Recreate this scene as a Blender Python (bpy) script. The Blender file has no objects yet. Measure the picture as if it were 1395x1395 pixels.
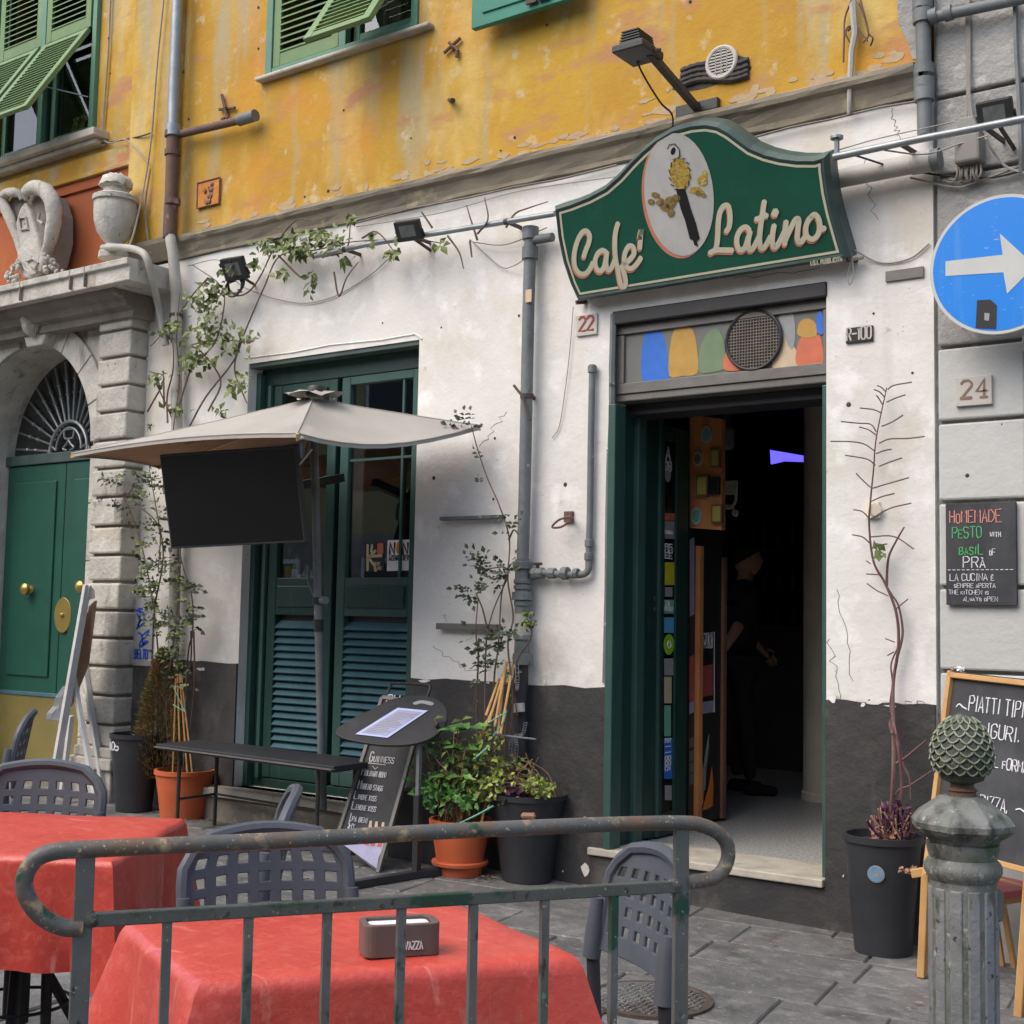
import bpy, math, random
from mathutils import Vector, Matrix, noise
V = Vector
sc = bpy.context.scene
# ---------------------------------------------------------------- camera
FPX = 1798.8; YAW = math.radians(36.22); PIT = math.radians(4.654); ROL = math.radians(1.117)
CAM = V((0, -5.88, 1.40))
fw = V((-math.sin(YAW)*math.cos(PIT), math.cos(YAW)*math.cos(PIT), math.sin(PIT)))
rt = fw.cross(V((0, 0, 1))).normalized(); up = rt.cross(fw)
rt, up = math.cos(ROL)*rt + math.sin(ROL)*up, -math.sin(ROL)*rt + math.cos(ROL)*up
cd = bpy.data.cameras.new('camera'); cam = bpy.data.objects.new('camera', cd)
sc.collection.objects.link(cam); sc.camera = cam
m = Matrix((rt, up, -fw)).transposed().to_4x4(); m.translation = CAM
cam.matrix_world = m
cd.sensor_width = 36; cd.lens = 36*FPX/1395; cd.clip_end = 500; cd.clip_start = .05
# ---------------------------------------------------------------- light
w = bpy.data.worlds.new("World"); sc.world = w; w.use_nodes = True
nt = w.node_tree; sky = nt.nodes.new('ShaderNodeTexSky'); sky.sky_type = 'NISHITA'; sky.sun_disc = False
EL, AZ = math.radians(52), math.radians(205)     # sun high, in front of the facade and to its left
sky.sun_elevation = EL; sky.sun_rotation = AZ; sky.air_density = 1.0; sky.dust_density = 4; sky.ozone_density = 1
nt.links.new(sky.outputs[0], nt.nodes['Background'].inputs[0]); nt.nodes['Background'].inputs[1].default_value = .15
sd = bpy.data.lights.new('sun', 'SUN'); sd.energy = .65; sd.angle = math.radians(70); sd.color = (1, .96, .9)
so = bpy.data.objects.new('sun', sd); sc.collection.objects.link(so)
sdir = V((math.sin(AZ)*math.cos(EL), math.cos(AZ)*math.cos(EL), math.sin(EL)))
so.rotation_euler = sdir.to_track_quat('Z', 'Y').to_euler(); so.location = (-4, -8, 12)
sc.view_settings.view_transform = 'Standard'; sc.view_settings.look = 'None'
sc.view_settings.exposure = 0.92; sc.view_settings.gamma = 1; sc.view_settings.use_curve_mapping = False
# ---------------------------------------------------------------- where things stand
def ray(x, y): return fw + (x-697.5)/FPX*rt - (y-697.5)/FPX*up
def onplane(x, y, p, n):
    d = ray(x, y); n = V(n); return CAM + d*((V(p)-CAM).dot(n)/d.dot(n))
def FY(x, y, v=0): return onplane(x, y, (0, v, 0), (0, 1, 0))
def FZ(x, y, v=0): return onplane(x, y, (0, 0, v), (0, 0, 1))
def FX(x, y, v): return onplane(x, y, (v, 0, 0), (1, 0, 0))
GN = V((.02, 0, 1)).normalized()
def gz(x): return -.02*(x+2)
def G(x, y): return onplane(x, y, (-2, 0, 0), GN)
rng = random.Random(7)
U = rng.uniform
# ---------------------------------------------------------------- materials
def mat(name, c1, c2=None, scale=3, rough=.75, bump=.15, bscale=25, metal=0, layers=(), island=0, rnd=0, stretch=(1, 1, 1), spec=.4, emit=None, bdist=.01, lo=.35, hi=.65):
    if isinstance(c1, (int, float)): c1 = (c1,)*3
    m = bpy.data.materials.new(name); m.use_nodes = True; n = m.node_tree.nodes; L = m.node_tree.links
    b = n['Principled BSDF']; b.inputs['Roughness'].default_value = rough; b.inputs['Metallic'].default_value = metal
    b.inputs['Specular IOR Level'].default_value = spec
    tc = n.new('ShaderNodeTexCoord')
    def mapped(st):
        mp = n.new('ShaderNodeMapping'); mp.inputs['Scale'].default_value = st; L.new(tc.outputs['Object'], mp.inputs[0]); return mp.outputs[0]
    def nz(sc_, st=(1, 1, 1), det=6, r=.6):
        t = n.new('ShaderNodeTexNoise'); t.inputs['Scale'].default_value = sc_; t.inputs['Detail'].default_value = det
        t.inputs['Roughness'].default_value = r; L.new(mapped(st), t.inputs['Vector']); return t.outputs['Fac']
    def ramp(src, a, b_):
        r = n.new('ShaderNodeMapRange'); r.inputs[1].default_value = a; r.inputs[2].default_value = b_; L.new(src, r.inputs[0]); return r.outputs[0]
    def mix(fac, A, B):
        x = n.new('ShaderNodeMix'); x.data_type = 'RGBA'; L.new(fac, x.inputs[0])
        for v, i in ((A, 6), (B, 7)):
            if isinstance(v, tuple): x.inputs[i].default_value = (*v, 1)
            else: L.new(v, x.inputs[i])
        return x.outputs[2]
    if c2 is None: c2 = tuple(v*.8 for v in c1)
    col = mix(ramp(nz(scale, stretch), lo, hi), c1, c2)
    for (lc, ls, a, b_, st) in layers: col = mix(ramp(nz(ls, st), a, b_), col, lc)
    if island or rnd:
        if island:
            g = n.new('ShaderNodeNewGeometry'); src = g.outputs['Random Per Island']; amt = island
        else:
            g = n.new('ShaderNodeObjectInfo'); src = g.outputs['Random']; amt = rnd
        r = n.new('ShaderNodeMapRange'); r.inputs[3].default_value = 1-amt; r.inputs[4].default_value = 1+amt; L.new(src, r.inputs[0])
        hs = n.new('ShaderNodeHueSaturation'); L.new(r.outputs[0], hs.inputs['Value']); L.new(col, hs.inputs['Color']); col = hs.outputs[0]
    L.new(col, b.inputs['Base Color'])
    if bump:
        bp = n.new('ShaderNodeBump'); bp.inputs['Strength'].default_value = bump; bp.inputs['Distance'].default_value = bdist
        L.new(nz(bscale, stretch, 8, .65), bp.inputs['Height']); L.new(bp.outputs[0], b.inputs['Normal'])
    if emit:
        b.inputs['Emission Color'].default_value = (*c1, 1); b.inputs['Emission Strength'].default_value = emit
    return m
def glassmat(name, tint=(1, 1, 1), refl=.20, rough=.0):
    m = bpy.data.materials.new(name); m.use_nodes = True; n = m.node_tree.nodes; L = m.node_tree.links; n.clear()
    o = n.new('ShaderNodeOutputMaterial'); mx = n.new('ShaderNodeMixShader'); t = n.new('ShaderNodeBsdfTransparent'); g = n.new('ShaderNodeBsdfGlossy')
    t.inputs[0].default_value = (*tint, 1); g.inputs['Roughness'].default_value = rough
    lw = n.new('ShaderNodeFresnel'); lw.inputs[0].default_value = 1.5
    ma = n.new('ShaderNodeMath'); ma.operation = 'ADD'; ma.inputs[1].default_value = refl; L.new(lw.outputs[0], ma.inputs[0])
    L.new(ma.outputs[0], mx.inputs[0]); L.new(t.outputs[0], mx.inputs[1]); L.new(g.outputs[0], mx.inputs[2]); L.new(mx.outputs[0], o.inputs[0]); return m
N1 = (1, 1, 1); VST = (3, 3, .35)
M = {}
M['white'] = mat('white_plaster', (.73, .72, .68), (.65, .64, .60), 1.2, .9, .34, 11, layers=[((.54, .46, .32), 1.3, .54, .80, (1, 1, .6)), ((.48, .48, .46), 2.2, .60, .86, (1.5, 1.5, .25)), ((.42, .40, .36), 11, .68, .76, N1), ((.79, .78, .75), 5, .54, .66, N1), ((.30, .28, .25), 34, .70, .74, N1)], bdist=.02)
M['yellow'] = mat('yellow_plaster', (.50, .305, .038), (.42, .23, .028), 1.6, .9, .5, 12, layers=[((.56, .40, .13), 2.2, .50, .66, (1, 1, .5)), ((.36, .32, .20), 2.0, .50, .68, (2.2, 2.2, .3)), ((.42, .21, .10), 2.3, .56, .68, (.8, .8, 1.8)), ((.52, .42, .24), 8, .60, .72, (1, 1, 1)), ((.58, .24, .03), .9, .55, .75, (1, 1, .8)), ((.30, .20, .09), 26, .72, .78, N1)], bdist=.015)
M['flake'] = mat('flaked_pale_plaster', (.46, .37, .22), (.40, .27, .17), 8, .9, .5, 30)
M['oppwall'] = mat('muted_ochre_wall', (.33, .27, .13), (.28, .24, .13), 2, .9, .2, 12)
M['red'] = mat('orange_red_plaster', (.38, .105, .035), (.30, .09, .038), 2, .9, .3, 14, layers=[((.5, .27, .07), 2.5, .62, .74, N1), ((.45, .36, .27), 3.1, .68, .74, N1)])
M['plinth'] = mat('dark_grey_plinth_paint', (.032, .031, .033), (.052, .050, .048), 2.6, .72, .5, 14, layers=[((.17, .16, .15), 2.6, .54, .85, (1, 1, .6)), ((.26, .25, .23), 19, .73, .78, N1), ((.09, .08, .06), 6, .6, .8, N1)], bdist=.02)
M['cornice'] = mat('weathered_cornice_stone', (.30, .26, .19), (.20, .18, .14), 2, .9, .5, 20, layers=[((.45, .38, .25), 5, .6, .75, (1, 1, 1)), ((.09, .08, .07), 9, .66, .76, (.6, 1, 2))])
M['stone'] = mat('pale_portal_stone', (.55, .53, .47), (.40, .38, .33), 4, .85, .8, 18, rnd=.1, layers=[((.17, .155, .135), 5, .55, .74, (1.6, 1.6, .45)), ((.12, .11, .10), 22, .64, .72, N1), ((.42, .33, .21), 3, .6, .8, N1)], bdist=.02)
M['stonedark'] = mat('sooty_stone', (.27, .24, .20), (.17, .155, .135), 3, .9, .6, 18, layers=[((.36, .30, .23), 6, .6, .75, N1)], bdist=.02)
M['rblock'] = mat('grey_painted_block', (.52, .53, .51), (.45, .46, .44), 2, .8, .4, 20, rnd=.03, layers=[((.36, .36, .33), 6, .68, .8, N1)], bdist=.012)
M['rcement'] = mat('mottled_grey_cement', (.40, .40, .38), (.27, .27, .26), 3, .9, .8, 22, rnd=.06, layers=[((.50, .50, .48), 12, .56, .7, N1), ((.16, .16, .15), 7, .66, .8, N1)], bdist=.02)
M['slab'] = mat('grey_paving_slab', (.165, .165, .16), (.11, .112, .11), 6, .55, 1.0, 9, rnd=.2, spec=.5, layers=[((.23, .225, .215), 11, .52, .68, N1), ((.06, .06, .06), 4, .56, .74, N1), ((.30, .29, .27), 34, .62, .68, N1)], bdist=.02)
M['joint'] = mat('dirt_joint', (.19, .18, .165), (.11, .105, .095), 5, .95, .5, 40)
M['green'] = mat('dark_green_paint', (.016, .052, .042), (.013, .042, .034), 4, .38, .12, 20, layers=[((.05, .11, .09), 7, .6, .85, (3, 3, .5))])
M['greenhi'] = mat('mid_green_paint', (.042, .098, .082), (.034, .078, .066), 4, .35, .1, 20)
M['doorgreen'] = mat('portal_door_green', (.014, .082, .056), (.012, .066, .045), 3, .4, .08, 20)
M['louver'] = mat('blue_green_louver_paint', (.065, .15, .18), (.045, .11, .13), 3, .4, .12, 20, layers=[((.09, .16, .17), 4, .55, .85, N1)])
M['shutter'] = mat('faded_green_shutter_paint', (.15, .245, .10), (.12, .20, .085), 3, .6, .2, 25, layers=[((.22, .34, .17), 5, .6, .8, N1)])
M['shutterb'] = mat('grey_green_shutter_paint', (.11, .25, .17), (.09, .20, .14), 3, .6, .15, 25)
M['teal'] = mat('teal_shutter_paint', (.015, .19, .13), (.013, .15, .10), 3, .5, .1, 20)
M['signgreen'] = mat('sign_green_enamel', (.010, .105, .062), (.009, .085, .052), 2, .32, .04, 10, layers=[((.03, .13, .09), 3, .6, .9, (3, 3, .4))])
M['signframe'] = mat('sign_frame_grey_green', (.06, .10, .085), (.04, .065, .06), 6, .5, .2, 30)
M['cream'] = mat('cream_lettering', (.68, .64, .47), (.60, .56, .41), 6, .6, .1, 30)
M['pink'] = mat('pink_lettering_shade', (.72, .26, .17), (.62, .22, .15), 6, .6, .1, 30)
M['ovalwhite'] = mat('sign_oval_white', (.62, .62, .58), (.52, .52, .48), 3, .5, .1, 10, stretch=VST)
M['gold'] = mat('gold_leaf', (.72, .52, .10), (.40, .25, .05), 60, .35, .6, 80, metal=.3, layers=[((.85, .75, .4), 45, .6, .65, N1)])
M['bronze'] = mat('brown_leaf_paint', (.19, .12, .04), (.34, .25, .10), 60, .5, .4, 80)
M['black'] = mat('black_metal', (.02, .02, .022), (.03, .03, .03), 8, .45, .1, 30)
M['blackp'] = mat('black_plastic', (.022, .023, .027), (.032, .033, .037), 5, .5, .15, 18, layers=[((.09, .09, .085), 4, .66, .9, N1)])
M['screen'] = mat('tv_screen', (.004, .0045, .0045), (.006, .006, .006), 3, .16, .03, 4, spec=.22)
M['pipe'] = mat('grey_painted_pipe', (.17, .19, .19), (.12, .13, .13), 7, .55, .3, 30, layers=[((.42, .42, .40), 16, .66, .7, N1), ((.05, .05, .05), 9, .66, .74, N1)])
M['pipel'] = mat('pale_pipe', (.42, .41, .36), (.33, .32, .28), 6, .6, .25, 30, layers=[((.22, .16, .10), 11, .66, .72, N1)])
M['rust'] = mat('rusty_brown_pipe', (.15, .085, .06), (.10, .07, .06), 6, .75, .5, 40, layers=[((.26, .24, .22), 9, .6, .68, N1)])
M['steel'] = mat('galvanised_steel', (.30, .33, .34), (.22, .24, .25), 8, .4, .1, 40, metal=.5)
M['iron'] = mat('rusty_dark_iron', (.05, .042, .038), (.09, .06, .045), 20, .7, .3, 60)
M['rail'] = mat('chipped_railing_paint', (.11, .118, .105), (.07, .08, .068), 9, .5, .4, 50, layers=[((.02, .06, .035), 9, .55, .60, N1), ((.05, .035, .025), 50, .60, .66, N1), ((.34, .28, .18), 120, .635, .68, N1)], bdist=.004)
M['railtop'] = mat('worn_railing_paint', (.125, .128, .12), (.085, .088, .08), 9, .42, .5, 50, layers=[((.15, .10, .065), 12, .46, .62, N1), ((.34, .25, .14), 26, .57, .66, N1), ((.50, .40, .26), 130, .63, .68, (1, 1, 1)), ((.42, .28, .15), 40, .66, .72, N1), ((.02, .07, .04), 14, .64, .68, N1)], bdist=.004)
M['railpost'] = mat('railing_post_paint', (.135, .142, .138), (.10, .108, .10), 9, .5, .3, 50, layers=[((.015, .065, .04), 7, .55, .60, N1), ((.04, .035, .03), 40, .61, .68, (1, 1, .4)), ((.36, .32, .22), 100, .65, .69, N1), ((.10, .30, .10), 9, .70, .72, N1)], bdist=.004)
M['bollard'] = mat('weathered_bollard_iron', (.20, .21, .20), (.13, .14, .12), 10, .6, .6, 50, layers=[((.07, .11, .055), 9, .52, .66, N1), ((.055, .06, .05), 20, .52, .66, (1, 1, .5)), ((.34, .34, .31), 60, .60, .68, N1), ((.20, .09, .055), 40, .67, .71, N1)], bdist=.006)
M['pine'] = mat('mossy_finial_iron', (.065, .075, .06), (.035, .045, .033), 16, .6, .5, 60, layers=[((.17, .19, .16), 24, .6, .7, N1), ((.07, .12, .03), 9, .6, .72, N1)])
M['pineridge'] = mat('pale_moss_ridge', (.32, .34, .26), (.16, .19, .11), 20, .75, .3, 60)
M['shaftpanel'] = mat('bollard_grey_panel', (.25, .26, .265), (.17, .18, .18), 8, .5, .5, 40, layers=[((.07, .09, .06), 18, .56, .64, (1, 1, .35)), ((.05, .05, .04), 50, .62, .66, N1), ((.25, .10, .05), 30, .70, .72, N1)])
M['cloth'] = mat('red_oilcloth', (.58, .075, .052), (.50, .055, .038), 3.5, .36, .55, 9, spec=.5, layers=[((.62, .12, .09), 38, .5, .75, N1), ((.66, .20, .16), 5, .60, .72, (1, 6, 1))], bdist=.012)
M['chair'] = mat('grey_moulded_plastic', (.085, .095, .115), (.07, .08, .095), 8, .5, .12, 90)
M['chairleg'] = mat('dark_grey_leg', (.035, .037, .042), (.03, .03, .034), 8, .45, .1, 50)
M['canopy'] = mat('grey_beige_canvas', (.39, .37, .33), (.34, .325, .29), 3, .9, .25, 60)
M['canopyin'] = mat('tan_canvas', (.52, .28, .16), (.45, .24, .14), 3, .9, .2, 60)
M['terra'] = mat('terracotta_plastic', (.55, .12, .04), (.45, .10, .035), 4, .6, .15, 20, layers=[((.38, .16, .09), 5, .6, .8, N1)])
M['soil'] = mat('potting_soil', (.05, .035, .025), (.12, .08, .05), 30, .95, .8, 60)
M['bamboo'] = mat('bamboo_cane', (.55, .33, .12), (.42, .24, .09), 10, .6, .2, 40)
M['leaf'] = mat('green_leaf', (.13, .17, .04), (.075, .10, .028), 6, .5, 0, island=.5, layers=[((.19, .17, .06), 5, .6, .75, N1)])
M['leafb'] = mat('bright_green_leaf', (.10, .25, .05), (.065, .17, .035), 6, .45, 0, island=.45)
M['leafy'] = mat('yellow_green_leaf', (.30, .36, .07), (.18, .25, .05), 8, .5, 0, island=.45)
M['leafd'] = mat('dark_rose_leaf', (.06, .08, .04), (.03, .045, .03), 6, .5, 0, island=.5, layers=[((.09, .12, .05), 6, .58, .7, N1)])
M['leafp'] = mat('purple_leaf', (.10, .035, .07), (.055, .02, .04), 8, .5, 0, island=.5)
M['conifer'] = mat('browning_conifer_needles', (.20, .12, .045), (.12, .12, .035), 7, .9, 0, island=.45, layers=[((.26, .12, .05), 9, .5, .7, N1)])
M['dry'] = mat('dry_straw_stem', (.36, .22, .14), (.25, .13, .09), 12, .8, .2, 60, island=.3)
M['stem'] = mat('brown_twig', (.10, .065, .05), (.15, .09, .07), 12, .8, .2, 60)
M['stemr'] = mat('reddish_bare_twig', (.16, .085, .08), (.11, .055, .055), 12, .8, .2, 60)
M['wood'] = mat('honey_wood', (.55, .33, .13), (.46, .25, .09), 6, .5, .15, 30, stretch=(1, 1, 1))
M['orangewood'] = mat('orange_board_wood', (.66, .30, .10), (.55, .22, .07), 5, .6, .1, 30)
M['chalkb'] = mat('chalkboard', (.030, .032, .036), (.05, .052, .056), 6, .7, .1, 30, layers=[((.10, .105, .11), 5, .5, .85, (1, 1, .5))])
M['chalk'] = mat('white_chalk', (.75, .76, .80), (.6, .6, .63), 40, .9, .1, 60)
M['chalkr'] = mat('pink_chalk', (.70, .30, .25), (.6, .25, .2), 40, .9, .1, 60)
M['chalkg'] = mat('green_chalk', (.10, .48, .18), (.08, .4, .14), 40, .9, .1, 60)
M['paper'] = mat('white_paper', (.72, .72, .74), (.66, .66, .69), 8, .7, 0)
M['paperb'] = mat('blueish_paper', (.50, .56, .80), (.45, .52, .76), 8, .5, 0)
M['blue'] = mat('road_sign_blue', (.0, .20, .68), (.0, .18, .62), 2, .4, .03, 10, layers=[((.05, .25, .62), 5, .54, .8, VST), ((.25, .38, .62), 30, .66, .70, (1, 1, 3))])
M['signwhite'] = mat('road_sign_white', (.50, .52, .50), (.45, .47, .45), 6, .5, .05, 30)
M['whitewood'] = mat('white_painted_wood', (.58, .58, .57), (.48, .48, .47), 6, .6, .15, 30)
M['brownb'] = mat('brown_board', (.24, .12, .07), (.19, .09, .055), 4, .6, .1, 30)
M['brass'] = mat('worn_brass', (.50, .36, .10), (.38, .29, .10), 4, .32, .1, 20, metal=.75, layers=[((.25, .22, .10), 5, .6, .8, N1)])
M['kick'] = mat('tarnished_brass_plate', (.40, .33, .12), (.29, .24, .09), 1.4, .3, .1, 8, metal=.6, stretch=(1, 1, 1))
M['marble'] = mat('marble_sill', (.50, .47, .40), (.36, .33, .27), 6, .6, .3, 30, layers=[((.16, .14, .11), 12, .62, .72, N1)])
M['terrazzo'] = mat('speckled_terrazzo', (.50, .51, .50), (.27, .28, .275), 60, .35, .15, 60, layers=[((.32, .33, .31), 90, .6, .66, N1)], lo=.45, hi=.55)
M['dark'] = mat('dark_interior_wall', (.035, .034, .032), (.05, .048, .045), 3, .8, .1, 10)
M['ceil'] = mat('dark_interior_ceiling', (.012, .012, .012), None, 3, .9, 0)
M['column'] = mat('cream_column_plaster', (.80, .74, .60), (.66, .60, .46), 3, .8, .3, 20)
M['metalfr'] = mat('dull_grey_metal_frame', (.17, .165, .15), (.13, .125, .115), 6, .5, .15, 30, metal=.2)
M['panelgrey'] = mat('grey_transom_panel', (.16, .165, .155), (.13, .135, .125), 4, .5, .1, 20)
M['mesh'] = mat('bronze_speaker_mesh', (.22, .19, .15), (.16, .14, .11), 20, .5, 0)
M['curtain'] = mat('grey_net_curtain', (.20, .20, .20), (.10, .10, .10), 14, .9, 0, stretch=(6, 6, .2))
M['skin'] = mat('skin', (.50, .29, .20), (.45, .25, .17), 6, .55, .05, 40)
M['fabric'] = mat('black_clothing', (.012, .012, .014), (.02, .02, .022), 9, .9, .1, 60)
M['jeans'] = mat('charcoal_trousers', (.025, .027, .03), (.02, .02, .022), 9, .9, .1, 60)
M['hair'] = mat('dark_hair', (.02, .014, .01), None, 9, .7, .1, 60)
M['neon'] = mat('lit_blue_screen', (.10, .08, .95), None, 3, .5, 0, emit=1.1)
M['bottle'] = mat('green_bottle_glass', (.10, .24, .08), None, 6, .15, 0)
M['bottlel'] = mat('yellow_bottle_label', (.5, .48, .1), None, 6, .6, 0)
M['holder'] = mat('bronze_plastic', (.14, .105, .09), (.115, .085, .075), 6, .42, .05, 30)
M['lamp'] = mat('floodlight_lens', (.16, .17, .165), (.10, .11, .105), 14, .25, .1, 20)
M['boxgrey'] = mat('grey_junction_plastic', (.24, .235, .21), (.2, .195, .175), 5, .6, .1, 20)
M['wire'] = mat('grey_cable', (.33, .31, .27), (.25, .23, .2), 9, .7, 0)
M['wireb'] = mat('black_cable', (.03, .03, .03), None, 9, .6, 0)
M['plate'] = mat('pale_marble_plate', (.50, .48, .43), (.44, .42, .38), 6, .6, .1, 30)
M['redpaint'] = mat('dark_red_numeral', (.30, .06, .05), None, 9, .6, 0)
M['brownpaint'] = mat('brown_numeral', (.24, .15, .12), None, 9, .6, 0)
M['tile'] = mat('orange_relief_tile', (.55, .22, .03), (.42, .14, .025), 12, .7, .4, 30)
M['earth'] = mat('broken_dark_duct', (.035, .032, .03), (.07, .06, .05), 12, .8, .4, 40)
M['glass'] = glassmat('window_glass')
M['glassd'] = glassmat('upper_window_glass', refl=.10)
for nm, c in dict(p_red=(.55, .07, .05), p_orange=(.75, .22, .03), p_yellow=(.62, .55, .03), p_lime=(.30, .55, .03), p_blue=(.02, .07, .45), p_sky=(.10, .38, .65), p_mint=(.16, .42, .30), p_ochre=(.50, .29, .06), p_sage=(.16, .24, .13), p_royal=(.03, .16, .62), p_salmon=(.60, .16, .08), p_beige=(.58, .46, .30), p_grey=(.30, .31, .31), p_black=(.015, .015, .017), p_lilac=(.36, .36, .52), p_pinkred=(.45, .10, .09)).items():
    M[nm] = mat('print_'+nm[2:], c, tuple(v*.85 for v in c), 14, .5, .02, 30)
# ---------------------------------------------------------------- mesh helpers
ORG = {}
class MB:
    def __init__(s): s.v = []; s.f = []; s.mi = []
    def add(s, vs, fs, mi=0):
        o = len(s.v); s.v += [V(p) for p in vs]; s.f += [tuple(i+o for i in f) for f in fs]; s.mi += [mi]*len(fs); return s
    def box(s, x0, x1, y0, y1, z0, z1, mi=0):
        return s.add([(x0, y0, z0), (x1, y0, z0), (x1, y1, z0), (x0, y1, z0), (x0, y0, z1), (x1, y0, z1), (x1, y1, z1), (x0, y1, z1)],
                     [(0, 3, 2, 1), (4, 5, 6, 7), (0, 1, 5, 4), (1, 2, 6, 5), (2, 3, 7, 6), (3, 0, 4, 7)], mi)
    def obox(s, c, a, b, d, mi=0):
        c, a, b, d = V(c), V(a), V(b), V(d)
        if a.cross(b).dot(d) < 0: a = -a
        q = [c-a-b-d, c+a-b-d, c+a+b-d, c-a+b-d, c-a-b+d, c+a-b+d, c+a+b+d, c-a+b+d]
        return s.add(q, [(0, 3, 2, 1), (4, 5, 6, 7), (0, 1, 5, 4), (1, 2, 6, 5), (2, 3, 7, 6), (3, 0, 4, 7)], mi)
    def bar(s, p, q, w, t, side=None, mi=0):
        p, q = V(p), V(q); d = (q-p); L = d.length/2; d.normalize()
        side = V(side) if side is not None else (V((0, 0, 1)) if abs(d.z) < .9 else V((0, 1, 0)))
        a = side.cross(d).normalized(); b = d.cross(a).normalized()
        return s.obox((p+q)/2, a*t/2, b*w/2, d*L, mi)
    def quad(s, *p, mi=0): return s.add(p, [tuple(range(len(p)))], mi)
    def prism(s, pts, off, mi=0):
        n = len(pts); off = V(off); nrm = V((0, 0, 0)); P = [V(p) for p in pts]
        for i in range(n): nrm += P[i].cross(P[(i+1) % n])
        fr, bk = tuple(range(n)), tuple(range(2*n-1, n-1, -1))
        sides = [(i, i+n, (i+1) % n+n, (i+1) % n) for i in range(n)]
        fs = [fr, bk]+sides
        if nrm.dot(off) > 0: fs = [tuple(reversed(f)) for f in fs]
        return s.add(P+[p+off for p in P], fs, mi)
    def tube(s, pts, r, n=8, mi=0, closed=False):
        P = [V(p) for p in pts]; k = len(P)
        R = r if isinstance(r, (list, tuple)) else [r]*k
        prev = None; o = len(s.v); vs = []
        for i in range(k):
            if closed: t = P[(i+1) % k]-P[i-1]
            else: t = P[min(i+1, k-1)]-P[max(i-1, 0)]
            t = t.normalized() if t.length > 1e-9 else V((0, 0, 1))
            if prev is None: a = t.orthogonal().normalized()
            else:
                a = prev-t*prev.dot(t); a = a.normalized() if a.length > 1e-6 else t.orthogonal().normalized()
            prev = a; b = t.cross(a)
            for j in range(n):
                an = 2*math.pi*j/n; vs.append(P[i]+(a*math.cos(an)+b*math.sin(an))*R[i])
        fs = []
        for i in range(k if closed else k-1):
            i2 = (i+1) % k
            for j in range(n): fs.append((i*n+j, i*n+(j+1) % n, i2*n+(j+1) % n, i2*n+j))
        if not closed: fs += [tuple(reversed(range(n))), tuple(range((k-1)*n, k*n))]
        return s.add(vs, fs, mi)
    def lathe(s, prof, c, n=24, axis=(0, 0, 1), mi=0, oct_=None):
        c = V(c); ax = V(axis).normalized(); a = ax.orthogonal().normalized() if abs(ax.z) < .99 else V((1, 0, 0)); b = ax.cross(a)
        vs = []; k = len(prof)
        for r, h in prof:
            for j in range(n):
                an = 2*math.pi*j/n; rr = max(r, 1e-4); vs.append(c+ax*h+(a*math.cos(an)+b*math.sin(an))*rr)
        fs = [(i*n+j, i*n+(j+1) % n, (i+1)*n+(j+1) % n, (i+1)*n+j) for i in range(k-1) for j in range(n)]
        fs += [tuple(reversed(range(n))), tuple(range((k-1)*n, k*n))]
        if prof[-1][1] < prof[0][1]: fs = [tuple(reversed(f)) for f in fs]
        return s.add(vs, fs, mi)
    def ribbon(s, pts, nrm, w, th=.002, mi=0):
        P = [V(p) for p in pts]; nrm = V(nrm).normalized(); k = len(P)
        if k < 2: return s
        L = []; Rr = []
        for i in range(k):
            t = (P[min(i+1, k-1)]-P[max(i-1, 0)])
            t = t.normalized() if t.length > 1e-9 else V((1, 0, 0))
            sd = nrm.cross(t).normalized()*(w/2)
            L.append(P[i]+sd+nrm*th); Rr.append(P[i]-sd+nrm*th)
        d0 = (P[0]-P[1]).normalized()*w*.3; d1 = (P[-1]-P[-2]).normalized()*w*.3
        vs = L+Rr; fs = [(i, i+k, i+1+k, i+1) for i in range(k-1)]
        o = len(vs); vs += [(L[0]+Rr[0])/2+d0, (L[-1]+Rr[-1])/2+d1]; fs += [(0, o, k), (k-1, 2*k-1, o+1)]
        base = [v-nrm*(th+.001) for v in vs]; m0 = len(vs)
        loop = [o]+list(range(k, 2*k))+[o+1]+list(range(k-1, -1, -1))
        fs += [(loop[i], loop[i]+m0, loop[(i+1) % len(loop)]+m0, loop[(i+1) % len(loop)]) for i in range(len(loop))]
        return s.add(vs+base, fs, mi)
    def leaf(s, p, d, n_, L, W, mi=0):
        d = V(d).normalized(); n_ = V(n_); sd = d.cross(n_)
        sd = sd.normalized() if sd.length > 1e-6 else d.orthogonal().normalized(); u = sd.cross(d)
        p = V(p); a = p+d*L*.45+sd*W/2+u*W*.15; b = p+d*L*.45-sd*W/2+u*W*.15; c = p+d*L-u*L*.12; e = p+d*L*.45
        return s.add([p, a, c, b, e], [(0, 1, 4), (4, 1, 2), (0, 4, 3), (4, 2, 3)], mi)
    def build(s, name, mt, parent=None, smooth=False, bevel=0, label=None, recalc=False):
        me = bpy.data.meshes.new(name); org = ORG[parent.name] if parent else (V((sum(v.x for v in s.v)/len(s.v), sum(v.y for v in s.v)/len(s.v), min(v.z for v in s.v))))
        me.from_pydata([v-org for v in s.v], [], s.f)
        for mm in (mt if isinstance(mt, (list, tuple)) else [mt]): me.materials.append(M[mm] if isinstance(mm, str) else mm)
        if any(s.mi): me.polygons.foreach_set('material_index', s.mi)
        if smooth: me.polygons.foreach_set('use_smooth', [True]*len(s.f))
        me.update()
        if recalc:
            import bmesh
            bm = bmesh.new(); bm.from_mesh(me); bmesh.ops.recalc_face_normals(bm, faces=bm.faces); bm.to_mesh(me); bm.free()
        o = bpy.data.objects.new(name, me); sc.collection.objects.link(o)
        if parent: o.parent = parent
        else: o.location = org
        ORG[o.name] = org
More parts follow.
